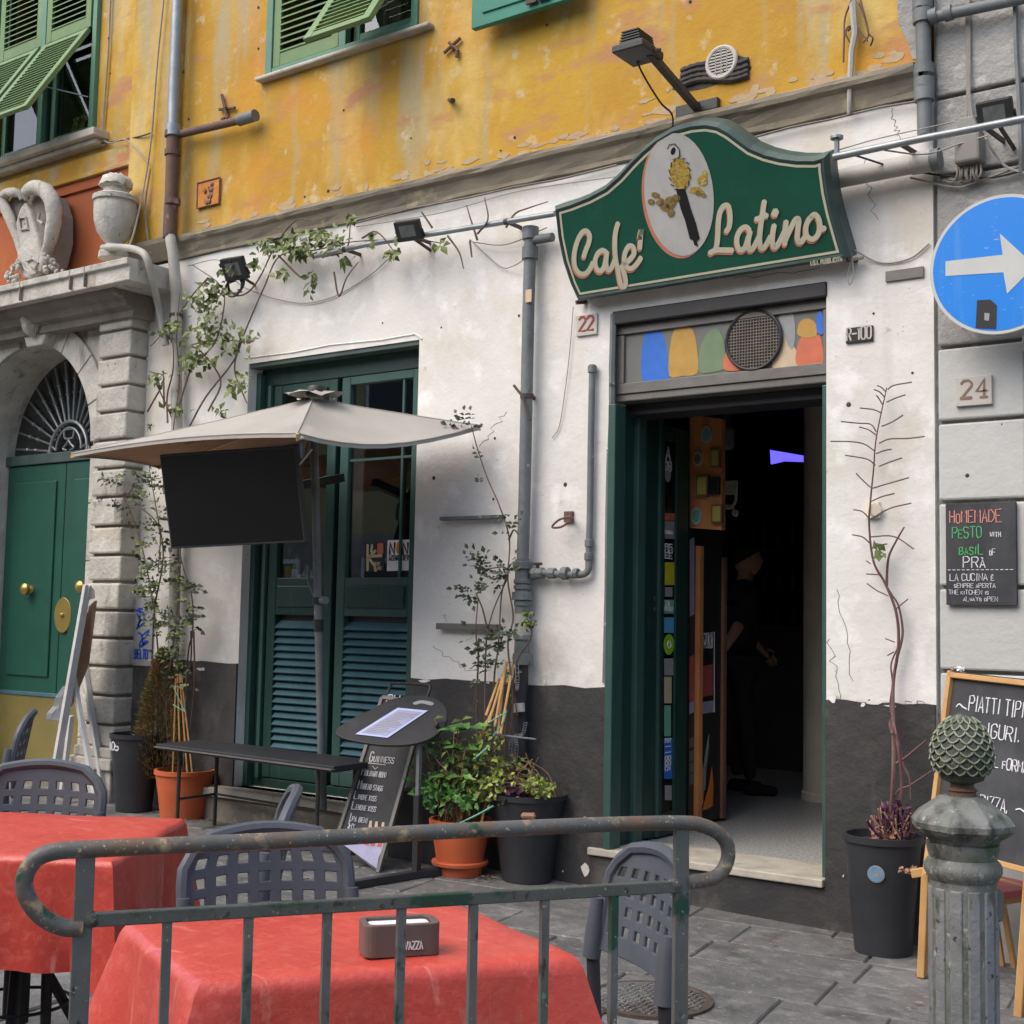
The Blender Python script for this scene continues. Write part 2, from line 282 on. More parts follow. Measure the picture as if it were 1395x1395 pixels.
        if bevel:
            b = o.modifiers.new('bevel', 'BEVEL'); b.width = bevel; b.segments = 2; b.limit_method = 'ANGLE'; b.angle_limit = math.radians(40)
        if smooth: smooth_angle(me)
        if label: o['label'] = label
        return o
def smooth_angle(me, deg=42):
    try: me.set_sharp_from_angle(angle=math.radians(deg))
    except Exception: pass
def thing(name, label, cat, loc, group=None):
    o = bpy.data.objects.new(name, None); sc.collection.objects.link(o); o.location = V(loc); o.empty_display_size = .1
    ORG[o.name] = V(loc); o['label'] = label; o['category'] = cat
    if group: o['group'] = group
    return o
def tag(o, label, cat, group=None):
    o['label'] = label; o['category'] = cat
    if group: o['group'] = group
    return o
def struct(o): o['kind'] = 'structure'; return o
def inst(src_mesh, name, loc, parent, rot=None, scale=None):    # piece sharing mesh data, loc in world
    o = bpy.data.objects.new(name, src_mesh); sc.collection.objects.link(o); o.parent = parent; o.location = V(loc)-ORG[parent.name]
    if rot is not None: o.rotation_euler = rot
    if scale is not None: o.scale = scale
    return o
def cr(pts, n=5, closed=False):      # smooth curve through points
    P = [V(p) for p in pts]; k = len(P); out = []
    if k < 3: return P
    for i in range(k if closed else k-1):
        p0 = P[(i-1) % k] if closed or i > 0 else P[i]*2-P[i+1]; p1 = P[i]; p2 = P[(i+1) % k]; p3 = P[(i+2) % k] if closed or i+2 < k else P[k-1]*2-P[k-2]
        for j in range(n):
            t = j/n; out.append(.5*((2*p1)+(p2-p0)*t+(2*p0-5*p1+4*p2-p3)*t*t+(3*p1-p0-3*p2+p3)*t**3))
    if not closed: out.append(P[-1])
    return out
def path(px, y=0, n=5, f=None):      # smooth curve on the wall plane y
    f = f or (lambda a, b: FY(a, b, y)); return cr([f(*q) if len(q) == 2 else FY(*q) for q in px], n)
# ---------------------------------------------------------------- stroke lettering
GL = {'A': '00 26 40|12 32', 'B': '00 06 36 45 33 03|33 42 41 30 00', 'C': '45 36 16 05 01 10 30 41', 'D': '00 06 26 44 42 20 00', 'E': '40 00 06 46|03 33', 'F': '00 06 46|03 33',
 'G': '45 36 16 05 01 10 30 41 43 23', 'H': '00 06|40 46|03 43', 'I': '20 26', 'J': '46 41 30 10 01', 'K': '00 06|46 03 40', 'L': '06 00 40', 'M': '00 06 23 46 40', 'N': '00 06 40 46', 'O': '10 01 05 16 36 45 41 30 10',
 'P': '00 06 36 45 44 33 03', 'Q': '10 01 05 16 36 45 41 30 10|22 40', 'R': '00 06 36 45 44 33 03|23 40', 'S': '45 36 16 05 04 13 33 42 41 30 10 01', 'T': '06 46|26 20', 'U': '06 01 10 30 41 46', 'V': '06 20 46',
 'W': '06 10 23 30 46', 'X': '00 46|06 40', 'Y': '06 23 46|23 20', 'Z': '06 46 00 40', '0': '10 01 05 16 36 45 41 30 10', '1': '15 26 20', '2': '05 16 36 45 44 00 40', '3': '05 16 36 45 44 33 13|33 42 41 30 10 01',
 '4': '30 36 02 42', '5': '46 06 03 33 42 41 30 00', '6': '45 36 16 05 01 10 30 41 42 33 03', '7': '06 46 10', '8': '13 04 05 16 36 45 44 33 13 02 01 10 30 41 42 33', '9': '41 30 10 45 36 16 05 04 13 43',
 '.': '10 11', '-': '03 43', "'": '26 24', '~': '03 14 33 44', '/': '00 46', ':': '10 11|13 14', '!': '20 21|22 26', '>': '06 43 00', ' ': ''}
def text(s_, mb, o, rv, uv, h, w, wd=.7, gap=.32, jit=0, th=.0022, mi=0, fit=None, small=.72):
    rv, uv = V(rv).normalized(), V(uv).normalized(); nrm = rv.cross(uv).normalized(); x = 0; o = V(o); segs = []
    for ch in s_:
        lo = ch.islower(); k = small if lo else 1; c = ch.upper(); acc = None
        if c in 'ÈÀÉ': acc = c; c = {'È': 'E', 'À': 'A', 'É': 'E'}[c]
        g = GL.get(c, ''); cw = .45 if c in "I.'1:!" else 1
        for st in g.split('|'):
            if st:
                pts = []
                for q in st.split():
                    gx = int(q[0])/4; gy = int(q[1])/6
                    if c in "I.'1:!": gx -= .25
                    pts.append((x+gx*wd*k+U(-jit, jit)*.5, gy*k+U(-jit, jit)*.5))
                segs.append(pts)
        if acc: segs.append([(x+.3*wd*k, 1.28*k), (x+.65*wd*k, 1.12*k)])
        x += (wd*cw*k+gap*wd) if ch != ' ' else wd*.75
    sx = (fit/(x*h)) if fit else 1
    for pts in segs:
        P = [o+rv*(a*h*sx)+uv*(b*h) for a, b in pts]
        mb.ribbon(P, nrm, w, th, mi)
    return x*h*sx
# ================================================================ GROUND
g = MB(); g.quad((-80, -60, gz(-80)-.0105), (60, -60, gz(60)-.0105), (60, 40, gz(60)-.0105), (-80, 40, gz(-80)-.0105))
ground = struct(g.build('ground', 'joint'))
pav = thing('pavement', 'grey stone slab pavement in front of the cafe', 'pavement', (-4, -2, 0)); del pav['label']; del pav['category']; struct(pav)
ca, sa = math.cos(math.radians(9)), math.sin(math.radians(9))
MANH = G(885, 1362)
row = 0; v0 = -9.0; FAR = MB(); NS_ = []
def pxof(p): v = p-CAM; d = v.dot(fw); return (697.5+FPX*v.dot(rt)/d, 697.5-FPX*v.dot(up)/d, d) if d > .3 else (9e9, 9e9, d)
while v0 < 1.2:
    rh = U(.30, .42); u0 = -13+U(0, .6)
    while u0 < 3:
        L = U(.38, .72); gp = .0045
        c = [(u0+gp, v0+gp), (u0+L-gp, v0+gp), (u0+L-gp, v0+rh-gp), (u0+gp, v0+rh-gp)]
        W_ = [V((a*ca-b*sa, a*sa+b*ca, 0)) for a, b in c]; ctr = sum(W_, V())/4
        u0 += L
        if ctr.y > .35 or ctr.x > 1.2: continue
        # keep what the street shows: in front of the facade
        if (ctr-CAM).length > 13.5 or (ctr.y < -5.3 and ctr.x > -1): continue
        dz = U(-.003, .004); j = [U(-.003, .003) for _ in range(8)]
        tp = [V((p.x+j[i*2], p.y+j[i*2+1], gz(p.x)+dz+U(-.002, .002))) for i, p in enumerate(W_)]
        b = MB(); inn = [p+(ctr-p).normalized()*.007 for p in tp]
        for i, p in enumerate(inn): p.z = tp[i].z
        lo_ = [p-V((0, 0, .007)) for p in tp]; dn = [p-V((0, 0, .04)) for p in tp]
        b.add(inn+lo_+dn, [(0, 1, 2, 3)]+[(4+i, 4+(i+1) % 4, (i+1) % 4, i) for i in range(4)]+[(8+i, 8+(i+1) % 4, 4+(i+1) % 4, 4+i) for i in range(4)])
        X__, Y__, d__ = pxof(ctr)
        if -60 < X__ < 1460 and Y__ < 1500 and d__ < 10.5: NS_.append((d__, b))
        else: FAR.add(b.v, b.f)
    v0 += rh
NS_.sort(key=lambda a: a[0])
for k_, (d__, b) in enumerate(NS_):
    if k_ < 295: b.build('paving_slab', 'slab', pav)
    else: FAR.add(b.v, b.f)
far_ = FAR.build('outer_paving', 'slab', pav); far_['kind'] = 'stuff'
# ================================================================ HOUSE
house = thing('yellow_house', 'yellow and white plastered house with green shutters and a cafe on its ground floor', 'building', (-4.7, .2, 0))
def wall(mb, xs, zs, holes, y0, y1, reveal=True):
    xs = sorted(set(xs+[h[i] for h in holes for i in (0, 1)])); zs = sorted(set(zs+[h[i] for h in holes for i in (2, 3)]))
    def hole(cx, cz): return any(h[0] < cx < h[1] and h[2] < cz < h[3] for h in holes)
    for i in range(len(xs)-1):
        for k in range(len(zs)-1):
            if not hole((xs[i]+xs[i+1])/2, (zs[k]+zs[k+1])/2):
                mb.quad((xs[i], y0, zs[k]), (xs[i+1], y0, zs[k]), (xs[i+1], y0, zs[k+1]), (xs[i], y0, zs[k+1]))
                mb.quad((xs[i], y1, zs[k+1]), (xs[i+1], y1, zs[k+1]), (xs[i+1], y1, zs[k]), (xs[i], y1, zs[k]))
    if reveal:
        for a, b_, c, d in holes:
            mb.quad((a, y0, c), (a, y0, d), (a, y1, d), (a, y1, c)); mb.quad((b_, y0, d), (b_, y0, c), (b_, y1, c), (b_, y1, d))
            mb.quad((a, y0, d), (b_, y0, d), (b_, y1, d), (a, y1, d)); mb.quad((a, y0, c), (a, y1, c), (b_, y1, c), (b_, y0, c))
    for z_, fl in ((zs[0], 0), (zs[-1], 1)):
        q = [(xs[0], y0, z_), (xs[-1], y0, z_), (xs[-1], y1, z_), (xs[0], y1, z_)]; mb.quad(*(q if fl else q[::-1]))
    mb.quad((xs[0], y0, zs[0]), (xs[0], y0, zs[-1]), (xs[0], y1, zs[-1]), (xs[0], y1, zs[0]))
    mb.quad((xs[-1], y0, zs[-1]), (xs[-1], y0, zs[0]), (xs[-1], y1, zs[0]), (xs[-1], y1, zs[-1]))
WX0, WX1, WZ0, WZ1 = -6.47, -5.01, .30, 3.04       # cafe window opening
DX0, DX1, DZ0, DZ1 = -3.67, -2.47, .235, 3.03      # cafe door opening
XC = -1.955                                        # where the grey house begins
b = MB(); b.quad((-10.6, 1.25, 3.4), (XC, 1.25, 3.4), (XC, 1.25, 8.1), (-10.6, 1.25, 8.1)); b.quad((-10.6, -.0, 8.05), (XC, -.0, 8.05), (XC, 1.25, 8.05), (-10.6, 1.25, 8.05)); b.quad((-10.6, .05, 3.4), (-10.6, 1.25, 3.4), (-10.6, 1.25, 8.1), (-10.6, .05, 8.1)); b.box(-8.0, XC-.002, .01, .34, 3.8405, 3.9895); b.quad((-10.6, .36, 3.5), (XC, .36, 3.5), (XC, 1.25, 3.5), (-10.6, 1.25, 3.5)); b.quad((XC-.001, .35, 3.4), (XC-.001, 1.25, 3.4), (XC-.001, 1.25, 8.1), (XC-.001, .35, 8.1)); b.build('wall_core', 'dark', house)
b = MB(); wall(b, [-8.0, XC], [0, 3.84], [(WX0, WX1, WZ0, WZ1), (DX0, DX1, .0, DZ1)], 0, .35); b.build('lower_wall', 'white', house)
b = MB(); wall(b, [-7.74, XC-.035], [3.99, 8], [(-6.33, -5.12, 4.95, 6.7)], -.01, .35); b.build('upper_wall', 'yellow', house)
# weathered string course
prof = [(-.005, 3.84), (-.02, 3.845), (-.022, 3.87), (-.035, 3.90), (-.05, 3.93), (-.075, 3.945), (-.085, 3.965), (-.085, 3.985), (-.055, 3.995), (-.0, 4.0)]
b = MB(); xs = [-7.26+i*(XC-.06+7.26)/36 for i in range(37)]
for i, x in enumerate(xs):
    for y, z in prof: b.v.append(V((x, y+U(-.004, .004), z+U(-.004, .004))))
n = len(prof)
for i in range(36):
    for k in range(n-1): b.f.append((i*n+k, (i+1)*n+k, (i+1)*n+k+1, i*n+k+1)); b.mi.append(0)
b.f += [tuple(range(n)), tuple(range(36*n+n-1, 36*n-1, -1))]; b.mi += [0, 0]
b.build('string_course', 'cornice', house)
b = MB(); b.v = []
b.tube([FY(x, y-1, -.03) for x, y in [(480, 306), (560, 285), (640, 270), (700, 256), (760, 246), (840, 226)]], .006, 5)
b.tube([FY(x, y, -.03) for x, y in [(1010, 192), (1075, 174), (1130, 163), (1200, 146), (1250, 138)]], .006, 5)
b.build('string_course_edge', 'stonedark', house)
# exposed edge of the yellow plaster at the corner
pts = [FY(x, y, -.012) for x, y in [(1222, 0), (1224, 28), (1230, 44), (1238, 60), (1243, 80), (1256, 84), (1258, 20), (1257, 0)]]
b = MB(); b.prism([(p.x, -.016, p.z) for p in pts], (0, .01, 0)); b.build('bare_plaster_edge', 'rcement', house)
# plinth
b = MB(); zp = 1.055
for (a, c) in ((-7.51, WX0-.0), (WX1, DX0), (DX1, XC)):
    k = 10; 
    for i in range(k):
        x0, x1 = a+(c-a)*i/k, a+(c-a)*(i+1)/k
    top = [(a+(c-a)*i/k, zp+(.03 if a < -7 else 0)+U(-.008, .008)) for i in range(k+1)]
    b.prism([(a, -.014, -.1)]+[(c, -.014, -.1)]+[(x, -.014, z) for x, z in reversed(top)], (0, .013, 0))
b.box(DX0, DX1, -.014, -.001, -.1, .196); b.box(WX0, WX1, -.014, -.001, -.1, .235)
b.build('plinth', 'plinth', house)
pz = MB()
for (x, y, s) in [(798, 1185, .035), (797, 1115, .016), (1135, 950, .03)]:
    p = FY(x, y, -.0155); pts = [p+V((math.cos(a)*s*U(.35, 1), 0, math.sin(a)*s*U(.5, 1.1))) for a in [i*.9 for i in range(7)]]; pz = MB(); pz.prism(pts, (0, -.0015, 0)); pz.build('bare_plaster_patch', 'white', house)
# window ledge stone
b = MB(); b.box(WX0-.25, WX1+.12, -.13, .1, .245, .30); b.build('window_ledge', 'marble', house, bevel=.006)
b = MB(); b.box(WX0-.2, WX1+.1, -.09, -.015, .0, .24); b.build('ledge_base', 'stonedark', house, bevel=.01)
# left bay: yellow pilaster, red panel, sill mouldings
XP0, XP1 = -7.74, -7.24
b = MB(); b.box(XP0, XP1, -.06, .30, 3.99, 8); b.build('yellow_pilaster', 'yellow', house)
b = MB(); pr = [(-.02, 3.86), (-.06, 3.90), (-.11, 3.955), (-.12, 3.985), (-.061, 3.99)]
b.prism([(XP0, y, z) for y, z in pr]+[(XP0, -.001, 3.99), (XP0, -.001, 3.86)], (XP1-XP0, 0, 0)); b.build('pilaster_foot_moulding', 'cornice', house)
b = MB(); wall(b, [-10.6, XP0], [3.6, 8], [(-9.65, -8.28, 4.98, 6.9)], .04, .35); b.build('upper_wall', 'yellow', house)
b = MB(); b.box(-10.5, XP0-.001, .025, .04, 3.6, 4.62); b.build('red_panel', 'red', house)
b = MB(); b.box(-10.5, XP0-.002, -.03, .04, 4.625, 4.66); b.box(-10.5, XP0-.002, -.0, .04, 4.66, 4.80); b.build('panel_moulding', 'yellow', house, bevel=.006)
b = MB(); b.box(-10.5, XP0-.002, -.0, .022, 4.55, 4.622); b.build('panel_fascia', 'red', house)
b = MB(); b.box(-9.9, -8.12, -.10, .1, 4.90, 4.96); b.box(-9.85, -8.16, -.05, .05, 4.86, 4.90); b.build('window_sill', 'marble', house, bevel=.008)
b = MB(); s0, s1 = FY(345, 142, -.07), FY(582, 72, -.07); b.box(s0.x, s1.x, -.07, .1, 4.922, 4.95); b.build('window_sill', 'marble', house, bevel=.01)
# shutters and upper windows
def louvre(x0, x1, z0, z1, frame, par, T, sp=.045, st=.065, mt='shutter', name='shutter', slat=True, thick=.035, bot=.09, top=.07, tiltslat=math.radians(40)):
    """one louvred leaf; T maps leaf coordinates (x, out, z) to the world"""
    f = MB()
    def bx(a, b_, c, d, e, h): f.add([T(a, c, e), T(b_, c, e), T(b_, d, e), T(a, d, e), T(a, c, h), T(b_, c, h), T(b_, d, h), T(a, d, h)], [(0, 3, 2, 1), (4, 5, 6, 7), (0, 1, 5, 4), (1, 2, 6, 5), (2, 3, 7, 6), (3, 0, 4, 7)])
    bx(x0, x0+st, 0, thick, z0, z1); bx(x1-st, x1, 0, thick, z0, z1); bx(x0+st, x1-st, .002, thick-.002, z0, z0+bot); bx(x0+st, x1-st, .002, thick-.002, z1-top, z1)
    leaf = f.build(name, mt, par, bevel=.003)
    z = z0+bot+sp*.5; k = 0
    while z < z1-top-.01:
        q = MB(); c, s_ = math.cos(tiltslat)*.028, math.sin(tiltslat)*.028
        a, b_ = x0+st-.004, x1-st+.004; h = .004
        q.add([T(a, thick/2-c, z-s_-h), T(b_, thick/2-c, z-s_-h), T(b_, thick/2+c, z+s_-h), T(a, thick/2+c, z+s_-h), T(a, thick/2-c, z-s_+h), T(b_, thick/2-c, z-s_+h), T(b_, thick/2+c, z+s_+h), T(a, thick/2+c, z+s_+h)],
              [(0, 3, 2, 1), (4, 5, 6, 7), (0, 1, 5, 4), (1, 2, 6, 5), (2, 3, 7, 6), (3, 0, 4, 7)])
        q.build('slat', mt, leaf); z += sp
    return leaf
def flat(y): return lambda x, o_, z: V((x, y+o_, z))
def flap(y, zh, ang):
    c, s_ = math.cos(ang), math.sin(ang)
    return lambda x, o_, z: V((x, y-(zh-z)*s_+o_*c, zh-(zh-z)*c-o_*s_))
def casement(x0, x1, z0, z1, y, par, mt):
    f = MB(); st = .05
    f.box(x0, x0+st, y, y+.05, z0, z1); f.box(x1-st, x1, y, y+.05, z0, z1); f.box(x0+st, x1-st, y+.002, y+.048, z0, z0+.08); f.box(x0+st, x1-st, y+.002, y+.048, z1-st, z1)
    fr = f.build('window_casement', mt, par, bevel=.003)
    p = MB(); p.quad((x0+st, y+.02, z0+.08), (x1-st, y+.02, z0+.08), (x1-st, y+.02, z1-st), (x0+st, y+.02, z1-st)); p.build('pane', 'glassd', fr)
def curtain(x0, x1, z0, z1, y, par):
    q = MB(); n_ = 24
    for i in range(n_+1):
        x = x0+(x1-x0)*i/n_; yy = y+.02*math.sin(i*1.9)
        q.v += [V((x, yy, z0)), V((x, yy, z1))]
    for i in range(n_): q.f.append((2*i, 2*i+2, 2*i+3, 2*i+1)); q.mi.append(0)
    q.build('curtain', 'curtain', par, smooth=True)
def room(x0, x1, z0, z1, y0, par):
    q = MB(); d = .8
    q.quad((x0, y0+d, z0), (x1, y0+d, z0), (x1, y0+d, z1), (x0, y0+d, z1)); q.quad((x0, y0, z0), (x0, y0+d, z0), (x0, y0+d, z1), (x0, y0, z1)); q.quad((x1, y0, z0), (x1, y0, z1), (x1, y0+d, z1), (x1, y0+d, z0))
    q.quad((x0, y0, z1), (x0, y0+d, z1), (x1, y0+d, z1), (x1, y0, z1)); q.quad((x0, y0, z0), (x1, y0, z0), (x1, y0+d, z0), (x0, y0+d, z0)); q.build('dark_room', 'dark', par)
# middle window
xa, xm, xb = -6.33, -5.70, -5.12
b = MB(); b.box(xa-.06, xa, -.03, .0, 4.95, 6.7); b.box(xb, xb+.05, -.03, .0, 4.95, 6.7); b.box(xa, xb, -.025, .03, 4.952, 5.0); b.box(xm-.03, xm+.03, -.02, .03, 5.0, 6.7); b.build('window_frame', 'shutterb', house, bevel=.004)
louvre(xa+.005, xm-.032, 5.003, 6.6, None, house, flat(-.02))
casement(xm+.035, xb-.01, 5.003, 6.7, .05, house, 'shutterb')
zh = 5.47
louvre(xm+.035, xb-.005, zh-.68, zh, None, house, flap(-.035, zh, math.radians(32)), bot=.05)
louvre(xm+.035, xb-.005, zh+.02, 6.6, None, house, flat(-.02))
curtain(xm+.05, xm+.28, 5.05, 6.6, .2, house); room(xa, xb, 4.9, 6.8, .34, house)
b = MB(); b.tube([FY(506, 18, -.3), FY(556, -12, -.03)], .004, 5); b.build('shutter_stay', 'steel', house)
# left window
xa, xm, xb = -9.60, -8.96, -8.33
b = MB(); b.box(xa-.05, xa, .0, .04, 4.98, 6.9); b.box(xb, xb+.05, .0, .04, 4.98, 6.9); b.box(xm-.03, xm+.03, .0, .04, 4.98, 6.9); b.box(xa, xb, .0, .05, 4.962, 5.0); b.build('window_frame', 'shutterb', house, bevel=.004)
casement(xa+.01, xm-.032, 5.003, 6.9, .08, house, 'shutterb'); casement(xm+.032, xb-.01, 5.003, 6.9, .08, house, 'shutterb')
zh = 5.81
for (p, q) in ((xa, xm), (xm, xb)):
    louvre(p+.033, q-.033, zh-.92, zh, None, house, flap(-.01, zh, math.radians(32.6)), sp=.04, bot=.045, top=.05)
    louvre(p+.033, q-.033, zh+.012, 6.9, None, house, flat(.005))
curtain(xm+.35, xb-.05, 5.0, 6.6, .25, house); curtain(xa+.2, xm-.1, 5.0, 6.6, .25, house); room(xa, xb, 4.9, 6.9, .34, house)
b = MB(); b.tube([FY(63, 118, -.25), FY(120, 132, .0)], .005, 5); b.build('shutter_stay', 'steel', house)
b = MB()
for i in range(60): b.leaf((xb-.12-U(0, .3), .17, 5.1+U(0, .12)), (U(-1, 1), U(-.5, 0), U(.1, 1)), (0, -1, .3), U(.03, .06), .03)
b.build('sill_plant', 'leafy', house)
# third shutter, its foot only in view
p0, p1 = FY(645, 36, -.12), FY(790, 2, -.12)
b = MB(); zb = (p0.z+p1.z)/2
b.box(p0.x, p1.x, -.14, -.10, zb, 6.4); 
o = b.build('shutter', 'teal', house, bevel=.004, label='teal green shutter hanging over the yellow wall')
b = MB(); b.box(p0.x+.08, p1.x-.08, -.15, -.14, zb+.07, 6.3); b.build('raised_panel', 'teal', o, bevel=.006)
b = MB(); b.box(p0.x+.40, p0.x+.47, -.165, -.15, zb+.03, zb+.07); b.box(p1.x-.25, p1.x-.18, -.165, -.15, zb+.03, zb+.07); b.build('shutter_hinge', 'iron', o)
b = MB(); b.box(p1.x+.03, p1.x+.9, -.06, -.01, 4.93, 4.97); b.build('window_sill', 'marble', house, bevel=.008)
# nail holes, stubs and hooks in the yellow wall
b = MB()
for (x, y) in [(617, 137), (682, 205), (701, 187), (447, 260), (560, 188), (415, 268), (118+350//1, 150), (352, 66), (352, 10), (150, 100), (148, 52), (214, 246), (250, 98), (257, 162), (205, 222), (840, 195), (745, 34), (940, 2), (205, 305)]:
    p = FY(x, y, -.012); r = U(.005, .012); b = MB(); b.lathe([(r, 0), (r*.8, .004), (.001, .005)], p, 7, (0, -1, 0)); b.build('wall_hole', 'earth', house)
for cx, cy, segs in ((308, 147, [((-6, -18), (2, 14)), ((-9, 2), (12, 0)), ((-2, 14), (-6, 16))]), (617, 66, [((-12, 6), (10, -14)), ((-5, -8), (7, 4)), ((6, 4), (5, 12))])):
    q = MB()
    for a, c in segs: q.tube([FY(cx+a[0], cy+a[1], -.03), FY(cx+c[0], cy+c[1], -.03)], .011, 6)
    q.tube([FY(cx, cy, .01), FY(cx, cy, -.05)], .01, 6)
    tag(q.build('wall_anchor', 'rust'), 'rusty cross shaped wall anchor '+('above the branch pipe left of the middle window' if cx < 400 else 'in the yellow plaster under the teal shutter'), 'anchor')
q = MB(); q.tube([FY(612, 136, .0), FY(617, 137, -.08)], [.012, .016], 8); tag(q.build('pipe_stub', 'iron'), 'small dark pipe stub poking out of the yellow plaster', 'pipe')
# cracks in the white plaster, mouldings round the openings
b = MB()
b.tube([FY(x, y, -.001) for x, y in [(334, 488), (400, 480), (450, 470), (520, 463), (566, 455), (575, 462)]], .007, 5)
b.build('plaster_lip', 'white', house, smooth=True)
b = MB(); b.box(WX0-.02, WX1+.0, .01, .10, WZ1-.03, WZ1-.002); b.build('window_head_angle', 'signframe', house, bevel=.004)
# weathering: cracks, flaked patches along the edges, drips on the plinth
q = MB()
BC = [0]
def blob(mb, p, rx, rz, th, n_=9):
    BC[0] += 1; th += BC[0]*.00002
    mb.prism([p+V((math.cos(i*2*math.pi/n_)*rx*U(.5, 1.1), 0, math.sin(i*2*math.pi/n_)*rz*U(.5, 1.1))) for i in range(n_)], (0, -th, 0))
for i in range(75):
    x = U(260, 1225); y0 = 326-(x-240)*.2265; x_, z_ = FY(x, y0).x, 0; p = V((x_, -.0105, 4.0+abs(rng.gauss(0, .05))+.012)); blob(q, p, U(.015, .09), U(.008, .03), .0012)
for i in range(16): p = FY(U(420, 740), U(225, 275), -.0105); 
o = q.build('flaked_plaster', 'flake', house); o['kind'] = 'stuff'
q = MB()
for i in range(26):
    x = rng.choice((U(WX1+.03, DX0-.05), U(DX1+.03, XC-.03), U(-7.4, WX0-.05))); blob(q, V((x, -.0145, zp+rng.gauss(-.004, .012))), U(.01, .05), U(.004, .014), .0012)
for i in range(12): x = rng.choice((U(WX1+.03, DX0-.05), U(DX1+.03, XC-.03))); blob(q, V((x, -.0145, U(.05, .95))), U(.003, .007), U(.003, .010), .0008, 6)
o = q.build('chipped_paint', 'white', house); o['kind'] = 'stuff'
q = MB()
def crack(x0, y0, x1, y1, n_=12, a=5):
    P = []
    for i in range(n_+1): t = i/n_; P.append(FY(x0+(x1-x0)*t+U(-a, a)*(t > 0), y0+(y1-y0)*t+U(-a, a)*.6, -.0008))
    q.ribbon(P, (0, -1, 0), .0020, .0006)
for c_ in ((1180, 215, 1192, 300), (1216, 150, 1224, 190), (1140, 800, 1160, 930), (690, 560, 655, 610), (590, 880, 640, 915), (1000, 380, 1120, 366), (1130, 870, 1142, 955), (1200, 960, 1262, 955)): crack(*c_)
o = q.build('crack', 'earth', house); o['kind'] = 'stuff'
# ================================================================ GREY HOUSE to the right
grey = thing('grey_house', 'grey house of large flush blocks right of the cafe with a pale door jamb', 'building', (1, .3, 0))
b = MB(); wall(b, [XC, 3.5], [-.2, 8], [(-1.50, .2, -.2, 2.62)], .03, .4); b.build('wall', 'rcement', grey)
zj = [-.15, .28, .60, .85, 1.21, 1.58, 1.96, 2.32, 2.66, 3.04, 3.45, 3.82, 4.22, 4.65, 5.1, 5.6, 6.1]
for i in range(len(zj)-1):
    z0, z1 = zj[i]+.009, zj[i+1]-.009
    low = zj[i+1] <= 2.67
    cuts = [XC+.012, -1.555] if low else ([XC+.012, -1.25, -.4, .5] if i % 2 else [XC+.012, -.95, 0, .9])
    for a, c in zip(cuts[:-1], cuts[1:]):
        q = MB(); q.box(a+.006, c-.006, -.004, .031, z0, z1); q.build('stone_block', 'rblock' if low else 'rcement', grey, bevel=.009)
q = MB(); q.box(-1.548, -1.44, -.03, .2, -.1, 2.60); q.build('door_jamb', 'whitewood', grey, bevel=.008)
q = MB(); q.box(-1.56, .3, -.045, .1, 2.60, 2.67); q.build('door_head', 'rblock', grey, bevel=.008)
q = MB(); q.box(-1.44, .2, .2, .24, 0, 2.6); q.build('door', 'black', grey)
# ================================================================ HOUSE ACROSS THE STREET (seen in the window glass)
opp = thing('ochre_house', 'ochre house across the street, seen only mirrored in the window glass', 'building', (-9, -14, 0))
b = MB(); b.box(-34, 14, -15, -14, -.3, 7.4); b.build('wall', 'oppwall', opp)
b = MB(); b.box(-34, 14, -14.02, -13.98, -.3, 3.1); b.build('ground_floor', 'stonedark', opp)
wm = None
for r_ in range(2):
    for i in range(13):
        x = -32+i*3.4; z = [.3, 4.4, 7.8][r_]
        q = MB(); q.box(x-.1, x+1.5, -13.97, -13.9, z-.1, z+2.3); f_ = q.build('window_frame', 'whitewood', opp)
        q = MB(); q.box(x, x+1.4, -13.9, -13.88, z, z+2.2); q.build('pane', 'black', f_)
# ================================================================ STONE DOORWAY at the left
portal = thing('stone_doorway', 'arched pale stone doorway with banded pilaster, carved head and dark green door', 'doorway', (-8.8, .1, .1))
yF = -.05; pr_ = FY(127, 603, yF); pl = FY(13, 612, .30); RX1 = pr_.x; RX0 = pl.x; RC = (RX0+RX1)/2; RR = (RX1-RX0)/2; ZS = pr_.z
ZT = 3.60
b = MB(); NA = 28; arc = [V((RC+RR*math.cos(math.pi*i/NA), yF, ZS+RR*math.sin(math.pi*i/NA))) for i in range(NA+1)]
XL_, XR_ = -10.5, -7.90
# spandrel wall and jambs
b.quad((RX1, yF, 0), (XR_, yF, 0), (XR_, yF, ZS), (RX1, yF, ZS)); b.quad((XL_, yF, 0), (RX0, yF, 0), (RX0, yF, ZS), (XL_, yF, ZS))
for i in range(NA):
    a, c = arc[i], arc[i+1]
    if i < NA//2: o1, o2 = (a, c); T_ = lambda p: V((XR_ if p is arc[0] else p.x, yF, ZT))
    b.quad(V((a.x, yF, ZT)), V((c.x, yF, ZT)), c, a)
b.quad((RX1, yF, ZS), (XR_, yF, ZS), (XR_, yF, ZT), (RX1, yF, ZT)); b.quad((XL_, yF, ZS), (RX0, yF, ZS), (RX0, yF, ZT), (XL_, yF, ZT))
b.build('portal_wall', 'stone', portal)
b = MB()
for i in range(NA): b.quad(arc[i], arc[i+1], arc[i+1]+V((0, .40, 0)), arc[i]+V((0, .40, 0)))
b.quad((RX0, yF, -.1), (RX0, yF+.4, -.1), (RX0, yF+.4, ZS), (RX0, yF, ZS)); b.quad((RX1, yF, ZS), (RX1, yF+.4, ZS), (RX1, yF+.4, -.1), (RX1, yF, -.1))
b.build('arch_soffit', 'stone', portal, smooth=True)
